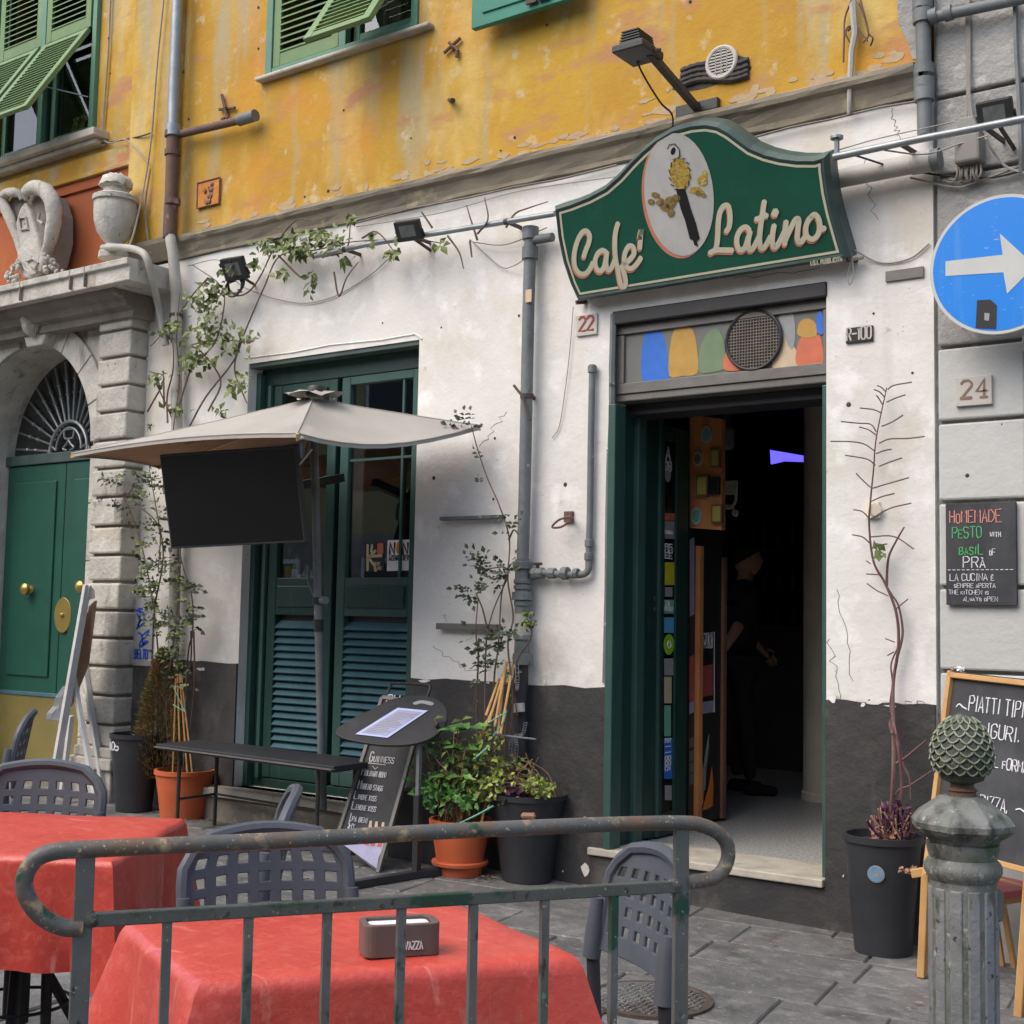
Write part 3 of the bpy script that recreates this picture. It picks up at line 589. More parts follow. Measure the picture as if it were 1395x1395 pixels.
for k, (a0, a1) in enumerate([(i*180/9, (i+1)*180/9) for i in range(9)]):     # archivolt stones
    if k == 4: continue
    pts = []; n_ = 5; a0 += .35; a1 -= .35
    for i in range(n_+1): an = math.radians(a0+(a1-a0)*i/n_); pts.append(V((RC+(RR+.003)*math.cos(an), yF-.03, ZS+(RR+.003)*math.sin(an))))
    for i in range(n_, -1, -1): an = math.radians(a0+(a1-a0)*i/n_); pts.append(V((RC+(RR+.20)*math.cos(an), yF-.03, ZS+(RR+.20)*math.sin(an))))
    q = MB(); q.prism(pts, (0, .028, 0)); q.build('arch_stone', 'stone', portal, bevel=.005)
for s in (0, 1):     # impost blocks at the springing and jamb stones
    x0, x1 = (RX1-.0, RX1+.16) if s else (RX0-.2, RX0)
    for i in range(6):
        q = MB(); q.box(x0+.002, x1, yF-.022, yF-.001, .1+i*(ZS-.12)/6, .1+(i+1)*(ZS-.12)/6-.008); q.build('jamb_stone', 'stone', portal, bevel=.004)
# banded pilaster
PX0, PX1, yP = -7.865, -7.51, -.15
zt, zb_ = FY(178, 415, yP).z, .50
joints = [FY(158, y, yP).z for y in (451, 487, 525, 561, 599, 638, 677, 717, 756, 793, 832, 870, 909, 949, 989)]
zz = [zt]+joints+[joints[-1]-.16]
for i in range(len(zz)-1):
    z1, z0 = zz[i]-.008, zz[i+1]+.012
    q = MB(); o_ = U(-.006, .006); q.box(PX0+U(-.005, .005), PX1+U(-.004, .004), yP-.012+o_, .02, z0, z1); q.build('pilaster_block', 'stone', portal, bevel=.014)
q = MB(); q.box(PX0+.02, PX1-.02, yP+.02, .0, .1, zt+.1); q.build('pilaster_core', 'stonedark', portal)
q = MB(); zc = zz[-1]; q.box(PX0-.03, PX1+.03, yP-.04, .0, zc-.06, zc+.01); q.box(PX0-.05, PX1+.05, yP-.06, .0, zc-.14, zc-.06); q.box(PX0-.02, PX1+.02, yP-.03, .0, -.1, zc-.14); q.build('pilaster_base', 'stone', portal, bevel=.012)
# cornice over the doorway, returning at the right
cx = FY(173, 351, -.45).x; ztop = 3.76
pr = [(-.45, ztop, 0), (-.45, ztop-.05, 0), (-.42, ztop-.06, 0), (-.42, ztop-.15, 0), (-.33, ztop-.17, 1), (-.27, ztop-.22, 1), (-.19, ztop-.26, 1), (-.19, ztop-.31, 1), (-.14, ztop-.33, 1)]
b = MB(); q = b
pr2 = [(-.45, ztop), (-.45, ztop-.045), (-.425, ztop-.055), (-.425, ztop-.15), (-.40, ztop-.152)]
q.prism([(-10.6, y, z) for y, z in pr2]+[(-10.6, .02, ztop-.152), (-10.6, .02, ztop)], (cx-(-10.6), 0, 0))
q.build('cornice', 'stone', portal, bevel=.006)
q = MB(); pr3 = [(-.36, ztop-.153), (-.34, ztop-.18), (-.27, ztop-.205), (-.24, ztop-.25), (-.19, ztop-.27), (-.19, ztop-.32)]
q.prism([(-10.6, y, z) for y, z in pr3]+[(-10.6, .02, ztop-.32), (-10.6, .02, ztop-.153)], (PX1+.06+10.6, 0, 0)); q.build('bed_moulding', 'stonedark', portal, bevel=.006)
b = MB()
for x in (30, 98, 118): 
    p = FY(x, 400-x*.22, -.43); b.box(p.x-.004, p.x+.004, -.4515, -.40, ztop-.14, ztop+.003)
b.build('cornice_joint', 'stonedark', portal)
# keystone head
kp = FY(47, 430, -.18)
q = MB(); q.prism([(kp.x-.10, -.17, ZS+RR-.04), (kp.x+.10, -.17, ZS+RR-.04), (kp.x+.15, -.17, ztop-.3), (kp.x-.15, -.17, ztop-.3)], (0, .13, 0)); q.build('keystone', 'stone', portal, bevel=.012)
q = MB(); c = V((kp.x, -.20, ZS+RR+.14)); hh = []
n1, n2 = 26, 28
for i in range(n1+1):
    th = math.pi*i/n1
    for j in range(n2):
        ph = 2*math.pi*j/n2; d = V((math.sin(th)*math.cos(ph), math.sin(th)*math.sin(ph), math.cos(th)))
        r_ = V((d.x*.072, d.y*.075, d.z*.115)); 
        if d.y < -.3: r_ *= 1+.30*math.exp(-((d.x*4)**2)-((d.z+.05)*4)**2)-.22*math.exp(-((abs(d.x)-.42)*5)**2-((d.z-.18)*6)**2)+.09*math.exp(-((d.z+.45)*8)**2-(d.x*3)**2)-.09*math.exp(-((d.z+.3)*9)**2-(d.x*3)**2)
        q.v.append(c+r_)
for i in range(n1):
    for j in range(n2): q.f.append((i*n2+j, (i+1)*n2+j, (i+1)*n2+(j+1) % n2, i*n2+(j+1) % n2)); q.mi.append(0)
hd = q.build('carved_head', 'stone', portal, smooth=True)
q = MB()
for s in (-1, 1): q.tube([c+V((s*.03, -.03, .1)), c+V((s*.08, -.01, .07)), c+V((s*.085, .0, -.02)), c+V((s*.07, 0, -.09))], [.025, .03, .028, .015], 8)
q.tube([c+V((-.05, -.02, .105)), c+V((0, -.045, .12)), c+V((.05, -.02, .105))], .03, 8); q.build('carved_hair', 'stonedark', hd, smooth=True)
# fanlight
yD = .30
fan = MB(); fan.quad(*[V((RC+RR*math.cos(math.pi*i/20), yD+.05, ZS+RR*math.sin(math.pi*i/20))) for i in range(21)]); fl = fan.build('fanlight', 'glassd', portal)
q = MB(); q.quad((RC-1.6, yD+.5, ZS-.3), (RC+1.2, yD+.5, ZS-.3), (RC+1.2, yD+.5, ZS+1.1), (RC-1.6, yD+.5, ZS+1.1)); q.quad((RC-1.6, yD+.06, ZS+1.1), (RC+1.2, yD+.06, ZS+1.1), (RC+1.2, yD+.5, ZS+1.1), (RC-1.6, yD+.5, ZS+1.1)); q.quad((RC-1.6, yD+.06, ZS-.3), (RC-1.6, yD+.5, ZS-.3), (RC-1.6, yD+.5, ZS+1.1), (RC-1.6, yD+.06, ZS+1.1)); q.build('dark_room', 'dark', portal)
for i in range(17):
    an = math.pi*(i+.5)/17; d = V((math.cos(an), 0, math.sin(an))); c0 = V((RC, yD, ZS+.02)); q = MB()
    q.tube([c0+d*.24+V((0, .03, 0)), c0+d*(RR-.05)+V((0, .03, 0))], .009, 6)
    for k in (.42, .56): q.lathe([(.009, -.012), (.018, 0), (.009, .012)], c0+V((0, .03, 0))+d*RR*(k+.18), 8, d)
    q.build('fanlight_bar', 'steel', fl)
q = MB(); q.tube([V((RC+.24*math.cos(math.pi*i/16), yD, ZS+.02+.24*math.sin(math.pi*i/16))) for i in range(17)], .014, 8)
q.tube([V((RC+.16*math.cos(math.pi*i/16), yD, ZS+.04+.17*math.sin(math.pi*i/16))) for i in range(17)], .009, 8)
for s in (-1, 1):
    q.tube(cr([(RC+s*.0, yD, ZS+.20), (RC+s*.06, yD, ZS+.19), (RC+s*.05, yD, ZS+.13), (RC, yD, ZS+.12), (RC+s*.03, yD, ZS+.08), (RC+s*.07, yD, ZS+.05), (RC+s*.02, yD, ZS+.03)]), .009, 6)
    q.tube(cr([(RC+s*.16, yD, ZS+.04), (RC+s*.22, yD, ZS+.07), (RC+s*.26, yD, ZS+.03), (RC+s*.21, yD, ZS+.02)]), .008, 6)
q.build('fanlight_scroll', 'steel', fl)
q = MB(); q.box(RX0, RX1, yD-.03, yD+.05, ZS-.06, ZS+.02); q.build('door_lintel', 'signframe', portal, bevel=.006)
# door leaves
ZK = FY(50, 948, yD).z
dr = MB(); dr.box(RX0, RX1, yD+.02, yD+.06, .1, ZS-.062); door = dr.build('door', 'doorgreen', portal)
for a, c in ((RX0+.02, RC-.004), (RC+.004, RX1)):
    q = MB(); q.box(a, c, yD-.01, yD+.02, ZK+.02, ZS-.065)
    q.build('door_leaf', 'doorgreen', door, bevel=.006)
    q = MB(); q.box(a+.12, c-.10, yD-.025, yD-.01, ZK+.15, ZS-.2); q.build('door_panel', 'doorgreen', door, bevel=.01)
q = MB(); q.box(RX0+.01, RX1-.005, yD-.02, yD+.02, .12, ZK); q.build('kick_plate', 'kick', door, bevel=.004)
q = MB(); q.box(RX0+.01, RX1-.005, yD-.03, yD+.0, ZK+.0, ZK+.03); q.build('kick_plate_bead', 'louver', door, bevel=.004)
for px, py in ((40, 803), (115, 800)):
    p = FY(px, py, yD-.04); q = MB(); q.lathe([(.035, 0), (.03, .02), (.022, .03), (.045, .045), (.048, .07), (.03, .085), (.001, .088)], p+V((0, .02, 0)), 18, (0, -1, 0)); q.build('door_knob', 'brass', door, smooth=True)
p = FY(85, 838, yD-.03); q = MB(); q.prism([p+V((.105*math.cos(a), 0, .135*math.sin(a))) for a in [i*math.pi/14 for i in range(28)]], (0, .01, 0)); q.lathe([(.02, 0), (.016, .015), (.001, .018)], p, 12, (0, -1, 0)); q.build('lock_plate', 'brass', door, bevel=.003)
# ---------------------------------------------------------------- urn and cartouche on the cornice
uy = -.22; uc = FY(160, 360, uy)
def sc_px(y_, x=160): return FY(x, y_, uy).z
K = abs(FY(135, 290, uy).x-FY(183, 290, uy).x)/48
urn = thing('stone_urn', 'pale stone urn with a carved lid standing on the doorway cornice', 'urn', (uc.x, uy, ztop))
kx = FY(157, 290, uy).x; c0 = (kx, uy, 0)
pf = [(16, 352), (17, 345), (12, 338), (9, 333), (14, 326), (20, 315), (24, 300), (25, 285), (23, 276)]
def pz_(y): return FY(157, y, uy).z
b = MB(); b.lathe([(r*K*.74, pz_(y)) for r, y in pf], c0, 28)
for v in b.v: 
    f_ = noise.noise(v*22)*.008; v.x += f_; v.y += f_
b.build('urn_body', 'stone', urn, smooth=True)
b = MB(); b.lathe([(r*K*.74, pz_(y)) for r, y in [(24, 277), (26, 276), (26, 270), (23, 268), (15, 267), (14, 258), (18, 256)]], c0, 28); b.build('urn_rim', 'stone', urn, smooth=True)
b = MB(); b.lathe([(r*K*.74, pz_(y)) for r, y in [(16, 257), (19, 254), (18, 249), (16, 245), (13, 241), (5, 239)]], c0, 20)
for v in b.v: v += V((noise.noise(v*30), noise.noise(v*30+V((5, 5, 5))), noise.noise(v*30+V((9, 0, 3)))))*.02
for i in range(8):
    a = i*math.pi/4; b.tube([V(c0)+V((math.cos(a)*.06, math.sin(a)*.06, pz_(254))), V(c0)+V((math.cos(a)*.075, math.sin(a)*.075, pz_(247))), V(c0)+V((math.cos(a)*.04, math.sin(a)*.04, pz_(240)))], [.014, .02, .012], 6)
b.build('urn_lid', 'stone', urn, smooth=True)
cy_ = -.20
cart = thing('stone_cartouche', 'carved pale stone shield with scrolled edges on the doorway cornice', 'carving', (FY(42, 380, cy_).x, cy_, ztop))
F = lambda x, y, d=0: FY(x, y, cy_+d)
b = MB(); b.tube(cr([F(*q) for q in [(32, 366, 0), (30, 345, 0), (22, 318, 0), (14, 298, -.02), (6, 280, -.03), (4, 270, -.03), (12, 262, -.04), (24, 264, -.04), (30, 270, -.02)]], 4), [.03+.012*math.sin(i*math.pi/32)-.012*(i > 28) for i in range(33)], 14)
b.tube(cr([F(*q) for q in [(58, 370, 0), (64, 345, 0), (70, 322, -.02), (74, 295, -.04), (70, 272, -.06), (60, 259, -.07), (46, 255, -.07), (36, 262, -.04), (38, 272, -.02)]], 4), [.03+.03*math.sin(i*math.pi/32)-.008*(i > 28) for i in range(33)], 14)
for v in b.v: v += V((noise.noise(v*16), noise.noise(v*16+V((3, 1, 7))), noise.noise(v*16+V((9, 4, 2)))))*.010
b.build('scroll_edge', 'stone', cart, smooth=True)
b = MB(); sh = [F(6, 280), F(14, 264), F(30, 266), F(46, 257), F(64, 264), F(72, 290), F(72, 325), F(64, 360), F(52, 380), F(30, 380), F(24, 345), F(12, 305)]; b.prism([p+V((0, .02, 0)) for p in sh], (0, .16, 0)); b.build('shield_back', 'stonedark', cart, bevel=.01)
b = MB(); b.prism([F(*q, -.03) for q in [(26, 285), (33, 274), (40, 288), (50, 320), (55, 345), (52, 368), (42, 380), (30, 378), (24, 362), (26, 335), (20, 305)]], (0, .07, 0)); b.build('shield', 'stone', cart, bevel=.02)
b = MB()
for pts in [[(27, 297), (35, 296), (38, 312), (28, 313), (26, 297)], [(36, 356), (44, 352), (52, 358), (48, 366), (42, 362)], [(30, 358), (34, 366), (42, 374), (50, 372)]]: b.tube([F(x, y, -.04) for x, y in pts], .009, 6)
b.tube([F(54, 290, -.02), F(52, 300, -.02), F(58, 305, -.02)], .012, 6)
b.build('shield_relief', 'stone', cart, smooth=True)
b = MB()
for i in range(90):
    s = rng.choice((0, 1)); x, y = (U(8, 26), U(345, 384)) if s == 0 else (U(60, 88), U(340, 372))
    if s == 1 and y < 345+(x-60)*.6: continue
    if s == 0 and y < 376-(x-8)*1.5: continue
    p = F(x, y, -.02-U(0, .05)); r = U(.014, .026); b.lathe([(.003, -r), (r*.8, -r*.5), (r, 0), (r*.7, r*.6), (.002, r)], p, 6, (U(-1, 1), U(-1, 1), U(.2, 1)))
b.build('carved_fruit', 'stone', cart, smooth=True)
# ================================================================ INTERIOR of the cafe
FZI = .225
inn = thing('cafe_interior', '', '', (-4, 2, FZI)); del inn['label']; del inn['category']; struct(inn)
b = MB(); b.quad((-8, .001, FZI), (-1.6, .001, FZI), (-1.6, 7, FZI), (-8, 7, FZI)); b.build('floor', 'terrazzo', inn)
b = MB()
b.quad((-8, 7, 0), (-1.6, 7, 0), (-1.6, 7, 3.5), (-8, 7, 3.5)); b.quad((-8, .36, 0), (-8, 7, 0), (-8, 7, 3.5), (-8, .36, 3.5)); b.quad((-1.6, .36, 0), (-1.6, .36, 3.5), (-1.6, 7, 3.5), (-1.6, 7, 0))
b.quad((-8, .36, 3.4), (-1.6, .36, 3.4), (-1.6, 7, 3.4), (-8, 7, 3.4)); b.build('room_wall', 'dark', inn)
b = MB(); b.box(-5.4, -4.05, 4.2, 4.9, FZI, 1.35); b.box(-5.45, -4.0, 4.15, 4.95, 1.35, 1.40); tag(b.build('bar_counter', 'dark', bevel=.01), 'dark bar counter deep inside the cafe behind the person', 'counter')
cp = FZ(1118, 1088, FZI); cy0 = cp.y; crr = .21; ccx = FY(1092, 900, cy0).x+crr*1.15
b = MB(); b.lathe([(crr+.012, 0), (crr+.012, .05), (crr, .06), (crr, 3.17)], (ccx, cy0, FZI), 32); tag(b.build('column', 'column', smooth=True), 'round cream plastered column inside the cafe door', 'column')
# ================================================================ CAFE WINDOW
cw = thing('cafe_window', 'dark green cafe window with blue green louvres below two tall panes', 'window', (-5.74, .12, .3))
yw = .12
ztr, zrl = FY(450, 787, yw).z, FY(450, 830, yw).z
zl0 = .42
b = MB()
b.box(WX0, WX0+.09, yw, yw+.07, .30, WZ1); b.box(WX1-.06, WX1, yw, yw+.07, .30, WZ1); b.box(WX0+.09, WX1-.06, yw+.001, yw+.07, WZ1-.14, WZ1)
b.box(WX0+.09, WX1-.06, yw+.001, yw+.07, .30, .36); b.build('frame', 'green', cw, bevel=.006)
b = MB(); b.box(WX0, WX0+.04, yw-.05, yw, .3, WZ1-.06); b.box(WX0+.09, WX0+.12, yw-.03, yw, .36, WZ1-.14); b.build('jamb_bead', 'greenhi', cw, bevel=.004)
xs_ = [(WX0+.13, -5.77), (-5.73, WX1-.065)]
zgt = FY(560, 515, yw).z
for k, (a, c) in enumerate(xs_):
    st = .075 if k == 0 else .07
    f = MB(); y = yw-.01
    f.box(a, a+st, y, y+.05, .365, WZ1-.145); f.box(c-st, c, y, y+.05, .365, WZ1-.145)
    f.box(a+st, c-st, y+.002, y+.05, .365, .46); f.box(a+st, c-st, y+.002, y+.05, zrl-.04, ztr); f.box(a+st, c-st, y+.002, y+.05, zgt, WZ1-.145)
    leaf = f.build('door_leaf', 'green' if k == 0 else 'greenhi', cw, bevel=.005)
    q = MB(); q.box(a+st+.02, c-st-.02, y-.012, y+.002, zrl+.01, ztr-.05); q.build('rail_panel', 'green', leaf, bevel=.008)
    q = MB(); q.quad((a+st, y+.03, ztr), (c-st, y+.03, ztr), (c-st, y+.03, zgt), (a+st, y+.03, zgt)); q.build('pane', 'glass', leaf)
    z = .485; n_ = 0
    while z < zrl-.06:
        q = MB(); s_, cc = .020, .024
        q.add([(a+st-.003, y+.0, z-s_), (c-st+.003, y+.0, z-s_), (c-st+.003, y+.0+.004, z-s_-.005), (a+st-.003, y+.004, z-s_-.005), (a+st-.003, y+.045, z+s_+.006), (c-st+.003, y+.045, z+s_+.006), (c-st+.003, y+.049, z+s_), (a+st-.003, y+.049, z+s_)],
              [(0, 1, 5, 4), (3, 7, 6, 2), (0, 3, 2, 1), (4, 5, 6, 7), (0, 4, 7, 3), (1, 2, 6, 5)]); q.build('slat', 'louver', leaf); z += .0475
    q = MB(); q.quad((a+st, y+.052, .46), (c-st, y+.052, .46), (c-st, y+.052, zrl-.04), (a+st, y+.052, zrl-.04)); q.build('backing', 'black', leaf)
    if k == 1:
        q = MB(); xm_ = FY(548, 600, yw).x
        q.box(xm_-.008, xm_+.008, y+.012, y+.028, ztr, zgt); q.box(a+st, c-st, y+.013, y+.027, 2.36, 2.375); q.build('glazing_bar', 'greenhi', leaf)
# sill, bottles
zs = FY(400, 797, .3).z
b = MB(); b.box(WX0+.1, -5.75, .20, .50, zs-.03, zs); tag(b.build('bottle_shelf', 'metalfr'), 'narrow shelf inside the left pane of the cafe window', 'shelf')
bi = 0
for px, h, mt, r in ((378, .13, 'bottle', .026), (393, .24, 'bottle', .036), (404, .20, 'bottle', .034), (417, .14, 'bottle', .026), (427, .14, 'bottle', .026), (412, .13, 'p_black', .03), (385, .12, 'p_black', .025)):
    p = FY(px, 790, .215); p.z = zs
    t = thing('bottle', ['small green bottle, leftmost on the shelf behind the cafe window', 'large dark bottle with yellow label on the shelf behind the cafe window', 'tall plain dark bottle right of the yellow labelled one behind the window', 'small green bottle with pale label, left of the two by the umbrella pole', 'small green bottle nearest the umbrella pole behind the window', 'short black bottle between the green bottles behind the window', 'short black bottle beside the leftmost green one behind the window'][bi], 'bottle', p, 'bottles on the shelf behind the cafe window'); bi += 1
    q = MB(); q.lathe([(r, 0), (r, h*.6), (r*.8, h*.68), (r*.35, h*.78), (r*.33, h), (r*.2, h)], p, 12); q.build('glass_body', mt, t, smooth=True)
    q = MB(); q.lathe([(r+.001, h*.15), (r+.001, h*.5)], p, 12); q.build('label', 'bottlel' if h > .22 else 'paper', t)
# stickers on the glass
ys = yw+.017
def card(name, quadpx, y, mt, par, th=.002): 
    P = [FY(a, c, y) for a, c in quadpx]; q = MB(); q.prism(P, (0, th, 0)); return q.build(name, mt, par)
cs = card('window_sticker', [(528, 736), (559, 735), (558, 777), (527, 778)], ys, 'paper', cw, .0015)
q = MB(); 
text('N', q, FY(531, 755, ys-.0005), (1, 0, 0), (0, 0, 1), .068, .014, wd=.55, gap=0); text('N', q, FY(549, 755, ys-.0005), (1, 0, 0), (0, 0, 1), .068, .014, wd=.55, gap=0)
text('AZZARDATEVI', q, FY(530, 763.5, ys-.0005), (1, 0, 0), (0, 0, 1), .03, .005, fit=.165)
q.build('lettering', 'p_black', cs)
q = MB(); p = FY(543, 746, ys-.001); q.prism([p+V((.022*math.cos(a), 0, .036*math.sin(a))) for a in [i*.5 for i in range(12)]], (0, .001, 0)); q.build('figure_print', 'p_orange', cs)
cs = card('window_sticker', [(497, 741), (523, 739), (523, 778), (496, 779)], ys, 'p_black', cw, .0015)
q = MB(); 
for a, c in [((501, 742), (501, 777)), ((502, 760), (512, 750)), ((502, 760), (511, 771)), ((502, 758), (520, 757)), ((507, 742), (506, 752)), ((512, 778), (510, 768))]: q.ribbon([FY(*a, ys-.0005), FY(*c, ys-.0005)], (0, -1, 0), .018)
text('best', q, FY(510, 770, ys-.0005), (1, 0, 0), (0, 0, 1), .024, .005, fit=.05); text('place', q, FY(510, 776, ys-.0005), (1, 0, 0), (0, 0, 1), .024, .005, fit=.06)
q.build('lettering', 'p_beige', cs)
card('sticker_patch', [(514, 740), (522, 740), (522, 754), (514, 755)], ys-.001, 'p_salmon', cs, .001)
# light curtain edge seen inside, between panes
q = MB(); a = FY(452, 700, .55); q.box(-6.1, -5.98, .60, .62, 1.7, 3.0); tag(q.build('inner_board', 'metalfr'), 'grey board standing upright inside behind the left pane', 'board')
# ================================================================ CAFE DOORWAY
cd_ = thing('cafe_doorway', 'dark green cafe doorway with painted transom panel and stickered open leaf', 'doorway', (-3.07, .1, .235))
b = MB(); b.box(DX0-.09, DX1-.005, -.035, .36, .198, .236); b.build('threshold', 'marble', cd_, bevel=.006)
# reveal panels on the left side: ribs of lighter green
def sx(px, h=0): return FX(px, 800, DX0+h).y
ribs = [(835, 850, 'greenhi', .045), (850, 868, 'green', .02), (868, 879, 'greenhi', .05), (879, 898, 'green', .015), (898, 903, 'greenhi', .03)]
zlt = FX(856, 538, DX0).z-.02
zlt = 2.54
for a, c, mt, h in ribs:
    q = MB(); q.box(DX0-.0, DX0+h, sx(a, h)+.002, sx(c, h)-.002, .237, zlt); q.build('jamb_strip', mt, cd_, bevel=.005)
q = MB(); p = FX(893, 823, DX0+.02); q.lathe([(.016, 0), (.012, .004)], p+V((-.002, 0, .03)), 10, (1, 0, 0)); q.lathe([(.016, 0), (.012, .004)], p+V((-.002, 0, -.03)), 10, (1, 0, 0)); q.build('lock', 'iron', cd_)
# open leaf, folded back against the inside
la, lb = sx(901, .03), sx(938, .03)
lf = MB(); X0 = DX0+.0
lf.box(X0, X0+.03, la, sx(905, .03), .237, 2.5); lf.box(X0, X0+.03, sx(921, .03), sx(926, .03), .237, 2.5); lf.box(X0, X0+.026, sx(926, .03), lb, .237, 2.5); lf.box(X0+.002, X0+.028, sx(905, .03), sx(921, .03), .237, .36); lf.box(X0+.002, X0+.028, sx(905, .03), sx(921, .03), 2.42, 2.5)
leaf = lf.build('door_leaf', 'green', cd_, bevel=.004)
q = MB(); q.box(X0+.010, X0+.016, sx(905, .03), sx(921, .03), .36, 2.42); q.build('dark_pane', 'screen', leaf)
def cardx(name, x0, x1, y0, y1, mt, par, X=X0+.018, sk=0):
    P = [FX(x0, y0, X), FX(x1, y0-sk, X), FX(x1, y1-sk, X), FX(x0, y1, X)]; q = MB(); q.prism(P, (-.0015, 0, 0)); return q.build(name, mt, par)
stk = [(906, 919, 699, 709, 'p_salmon'), (906, 919, 710, 734, 'p_grey'), (906, 919, 766, 797, 'p_yellow'), (906, 916, 800, 813, 'p_grey'), (905, 919, 817, 836, 'p_mint'), (905, 919.5, 841, 862, 'p_sky'), (905, 919.5, 897, 920, 'p_grey'), (905, 915, 922, 958, 'p_beige'), (905, 914, 961, 1003, 'p_mint'), (905, 916, 1005, 1061, 'p_royal'), (906, 915, 1070, 1090, 'p_grey')]
RX_, RU_ = V((0, 1, 0)), V((0, 0, 1))
for x0, x1, y0, y1, mt in stk:
    o = cardx('sticker', x0, x1, y0, y1, mt, leaf)
q = MB(); P0 = FX(911.5, 878, X0+.02); q.prism([P0+V((0, .058*math.cos(a), .057*math.sin(a))) for a in [i*math.pi/12 for i in range(24)]], (-.002, 0, 0)); q.build('sticker', 'p_lime', leaf)
q = MB(); q.tube([P0+V((.001, .018*math.cos(a), .02*math.sin(a))) for a in [i*math.pi/8 for i in range(17)]], .003, 4)
text('A', q, FX(907, 626, X0+.02), RX_, RU_, .07, .012); text('DB', q, FX(906, 640, X0+.02), RX_, RU_, .05, .01, fit=.08)
for yy, s_ in ((752, 'HH'), (748, 'B5'), (760, 'EE'),): text(s_, q, FX(906, yy, X0+.02), RX_, RU_, .03, .007, fit=.09)
text('GUIDA', q, FX(906, 727, X0+.0205), RX_, RU_, .02, .004, fit=.09)
text('MENU', q, FX(905.5, 832, X0+.0205), RX_, RU_, .022, .005, fit=.09); text('TA', q, FX(906, 826, X0+.0205), RX_, RU_, .03, .006, fit=.06)
for i, yy in enumerate((1012, 1020, 1028, 1036, 1043, 1050)): text(['PAY', 'CARD', 'OK', 'HB', 'HE', 'FI'][i] if i < 1 else ['--', '--', 'OO', 'OO', 'OI'][i-1], q, FX(906, yy, X0+.0205), RX_, RU_, .022, .005, fit=.07)
q.build('lettering', 'paper', leaf)
q = MB(); P = [FX(910, 645, X0+.02)+V((0, .035*math.cos(a)*(1 if a < math.pi else 1), .05*math.sin(a))) for a in [i*math.pi/8 for i in range(16)]]
q.prism(P, (-.002, 0, 0)); q.build('sticker', 'p_grey', leaf)
# header above the opening
q = MB(); q.box(DX0, DX1, .04, .34, 2.56, 2.60); q.build('header', 'metalfr', cd_, bevel=.006); q = MB(); q.box(DX0, DX1, .14, .35, 2.50, 2.56); q.build('inner_header', 'blackp', cd_, bevel=.006)
q = MB(); q.box(DX0+.003, DX1+.005, -.012, .30, DZ1-.065, DZ1+.01); q.build('shutter_slot', 'black', cd_, bevel=.008)
q = MB(); q.box(DX1-.03, DX1-.002, .02, .06, .237, 2.545); q.build('jamb_strip', 'greenhi', cd_, bevel=.004)
q = MB(); q.box(DX1-.012, DX1-.001, .07, .34, .237, 2.545); q.build('jamb_board', 'black', cd_)
# transom: grey metal frame, plain colour patches, round speaker mesh
yt = .03; za, zb2 = 2.60, DZ1-.066
q = MB(); q.box(DX0+.004, DX1-.004, yt, yt+.05, za, za+.055); q.box(DX0+.004, DX1-.004, yt, yt+.05, zb2-.045, zb2); q.box(DX0+.004, DX0+.055, yt+.001, yt+.05, za+.055, zb2-.05); q.box(DX1-.03, DX1-.004, yt+.001, yt+.05, za+.055, zb2-.05)
tf = q.build('transom_frame', 'metalfr', cd_, bevel=.003)
q = MB(); q.box(DX0+.05, DX1-.02, yt+.018, yt+.03, za+.05, zb2-.045); tp = q.build('transom_panel', 'panelgrey', cd_)
yp_ = yt+.0175
def patch(pts, mt, k=0): 
    q = MB(); q.prism(cr([FY(x, y, yp_-.0012*k) for x, y in pts], 3, True), (0, .001, 0)); q.build('colour_patch', mt, tp)
patch([(875, 517), (874, 480), (880, 452), (895, 446), (905, 460), (910, 490), (913, 513), (893, 518)], 'p_royal')
patch([(912, 512), (912, 480), (918, 450), (932, 442), (945, 452), (950, 480), (950, 508), (930, 512)], 'p_ochre', 1)
patch([(952, 506), (953, 478), (962, 456), (975, 447), (985, 460), (988, 480), (990, 500), (970, 507)], 'p_sage', 2)
patch([(986, 503), (987, 485), (995, 472), (1005, 485), (1018, 500), (1003, 505)], 'p_salmon', 3)
patch([(1052, 500), (1060, 470), (1066, 440), (1074, 460), (1096, 498), (1075, 500)], 'p_beige')
patch([(1062, 438), (1064, 425), (1076, 420), (1082, 435), (1083, 462), (1078, 476), (1070, 462)], 'p_grey', 1)
patch([(1084, 495), (1088, 465), (1100, 455), (1116, 457), (1121, 475), (1121, 494), (1100, 497)], 'p_salmon', 2)
patch([(1086, 455), (1090, 438), (1102, 434), (1112, 442), (1112, 457), (1098, 460)], 'p_ochre', 3)
patch([(1113, 452), (1112, 432), (1118, 424), (1122, 436), (1121, 455)], 'p_royal', 4)
sp = FY(1028, 464, yp_); rx_ = abs(FY(1066, 464, yp_).x-FY(990, 464, yp_).x)/2; rz_ = abs(FY(1028, 425, yp_).z-FY(1028, 502, yp_).z)/2; rs = (rx_+rz_)/2
q = MB(); q.tube([sp+V((rs*math.cos(i*math.pi/20), -.012, rs*math.sin(i*math.pi/20))) for i in range(40)], .010, 8, closed=True); ring = q.build('speaker_ring', 'black', tp, smooth=True)
q = MB(); q.prism([sp+V((rs*math.cos(i*math.pi/16), -.009, rs*math.sin(i*math.pi/16))) for i in range(32)], (0, .005, 0)); q.build('speaker_back', 'p_black', tp)
q = MB(); k = 19
for i in range(-9, 10):
    t = i/9.6*rs; h = math.sqrt(rs*rs-t*t); q.tube([sp+V((t, -.012, -h)), sp+V((t, -.012, h))], .0026, 4); q.tube([sp+V((-h, -.014, t)), sp+V((h, -.014, t))], .0026, 4)
o = q.build('speaker_mesh', 'mesh', tp); o['kind'] = 'stuff'
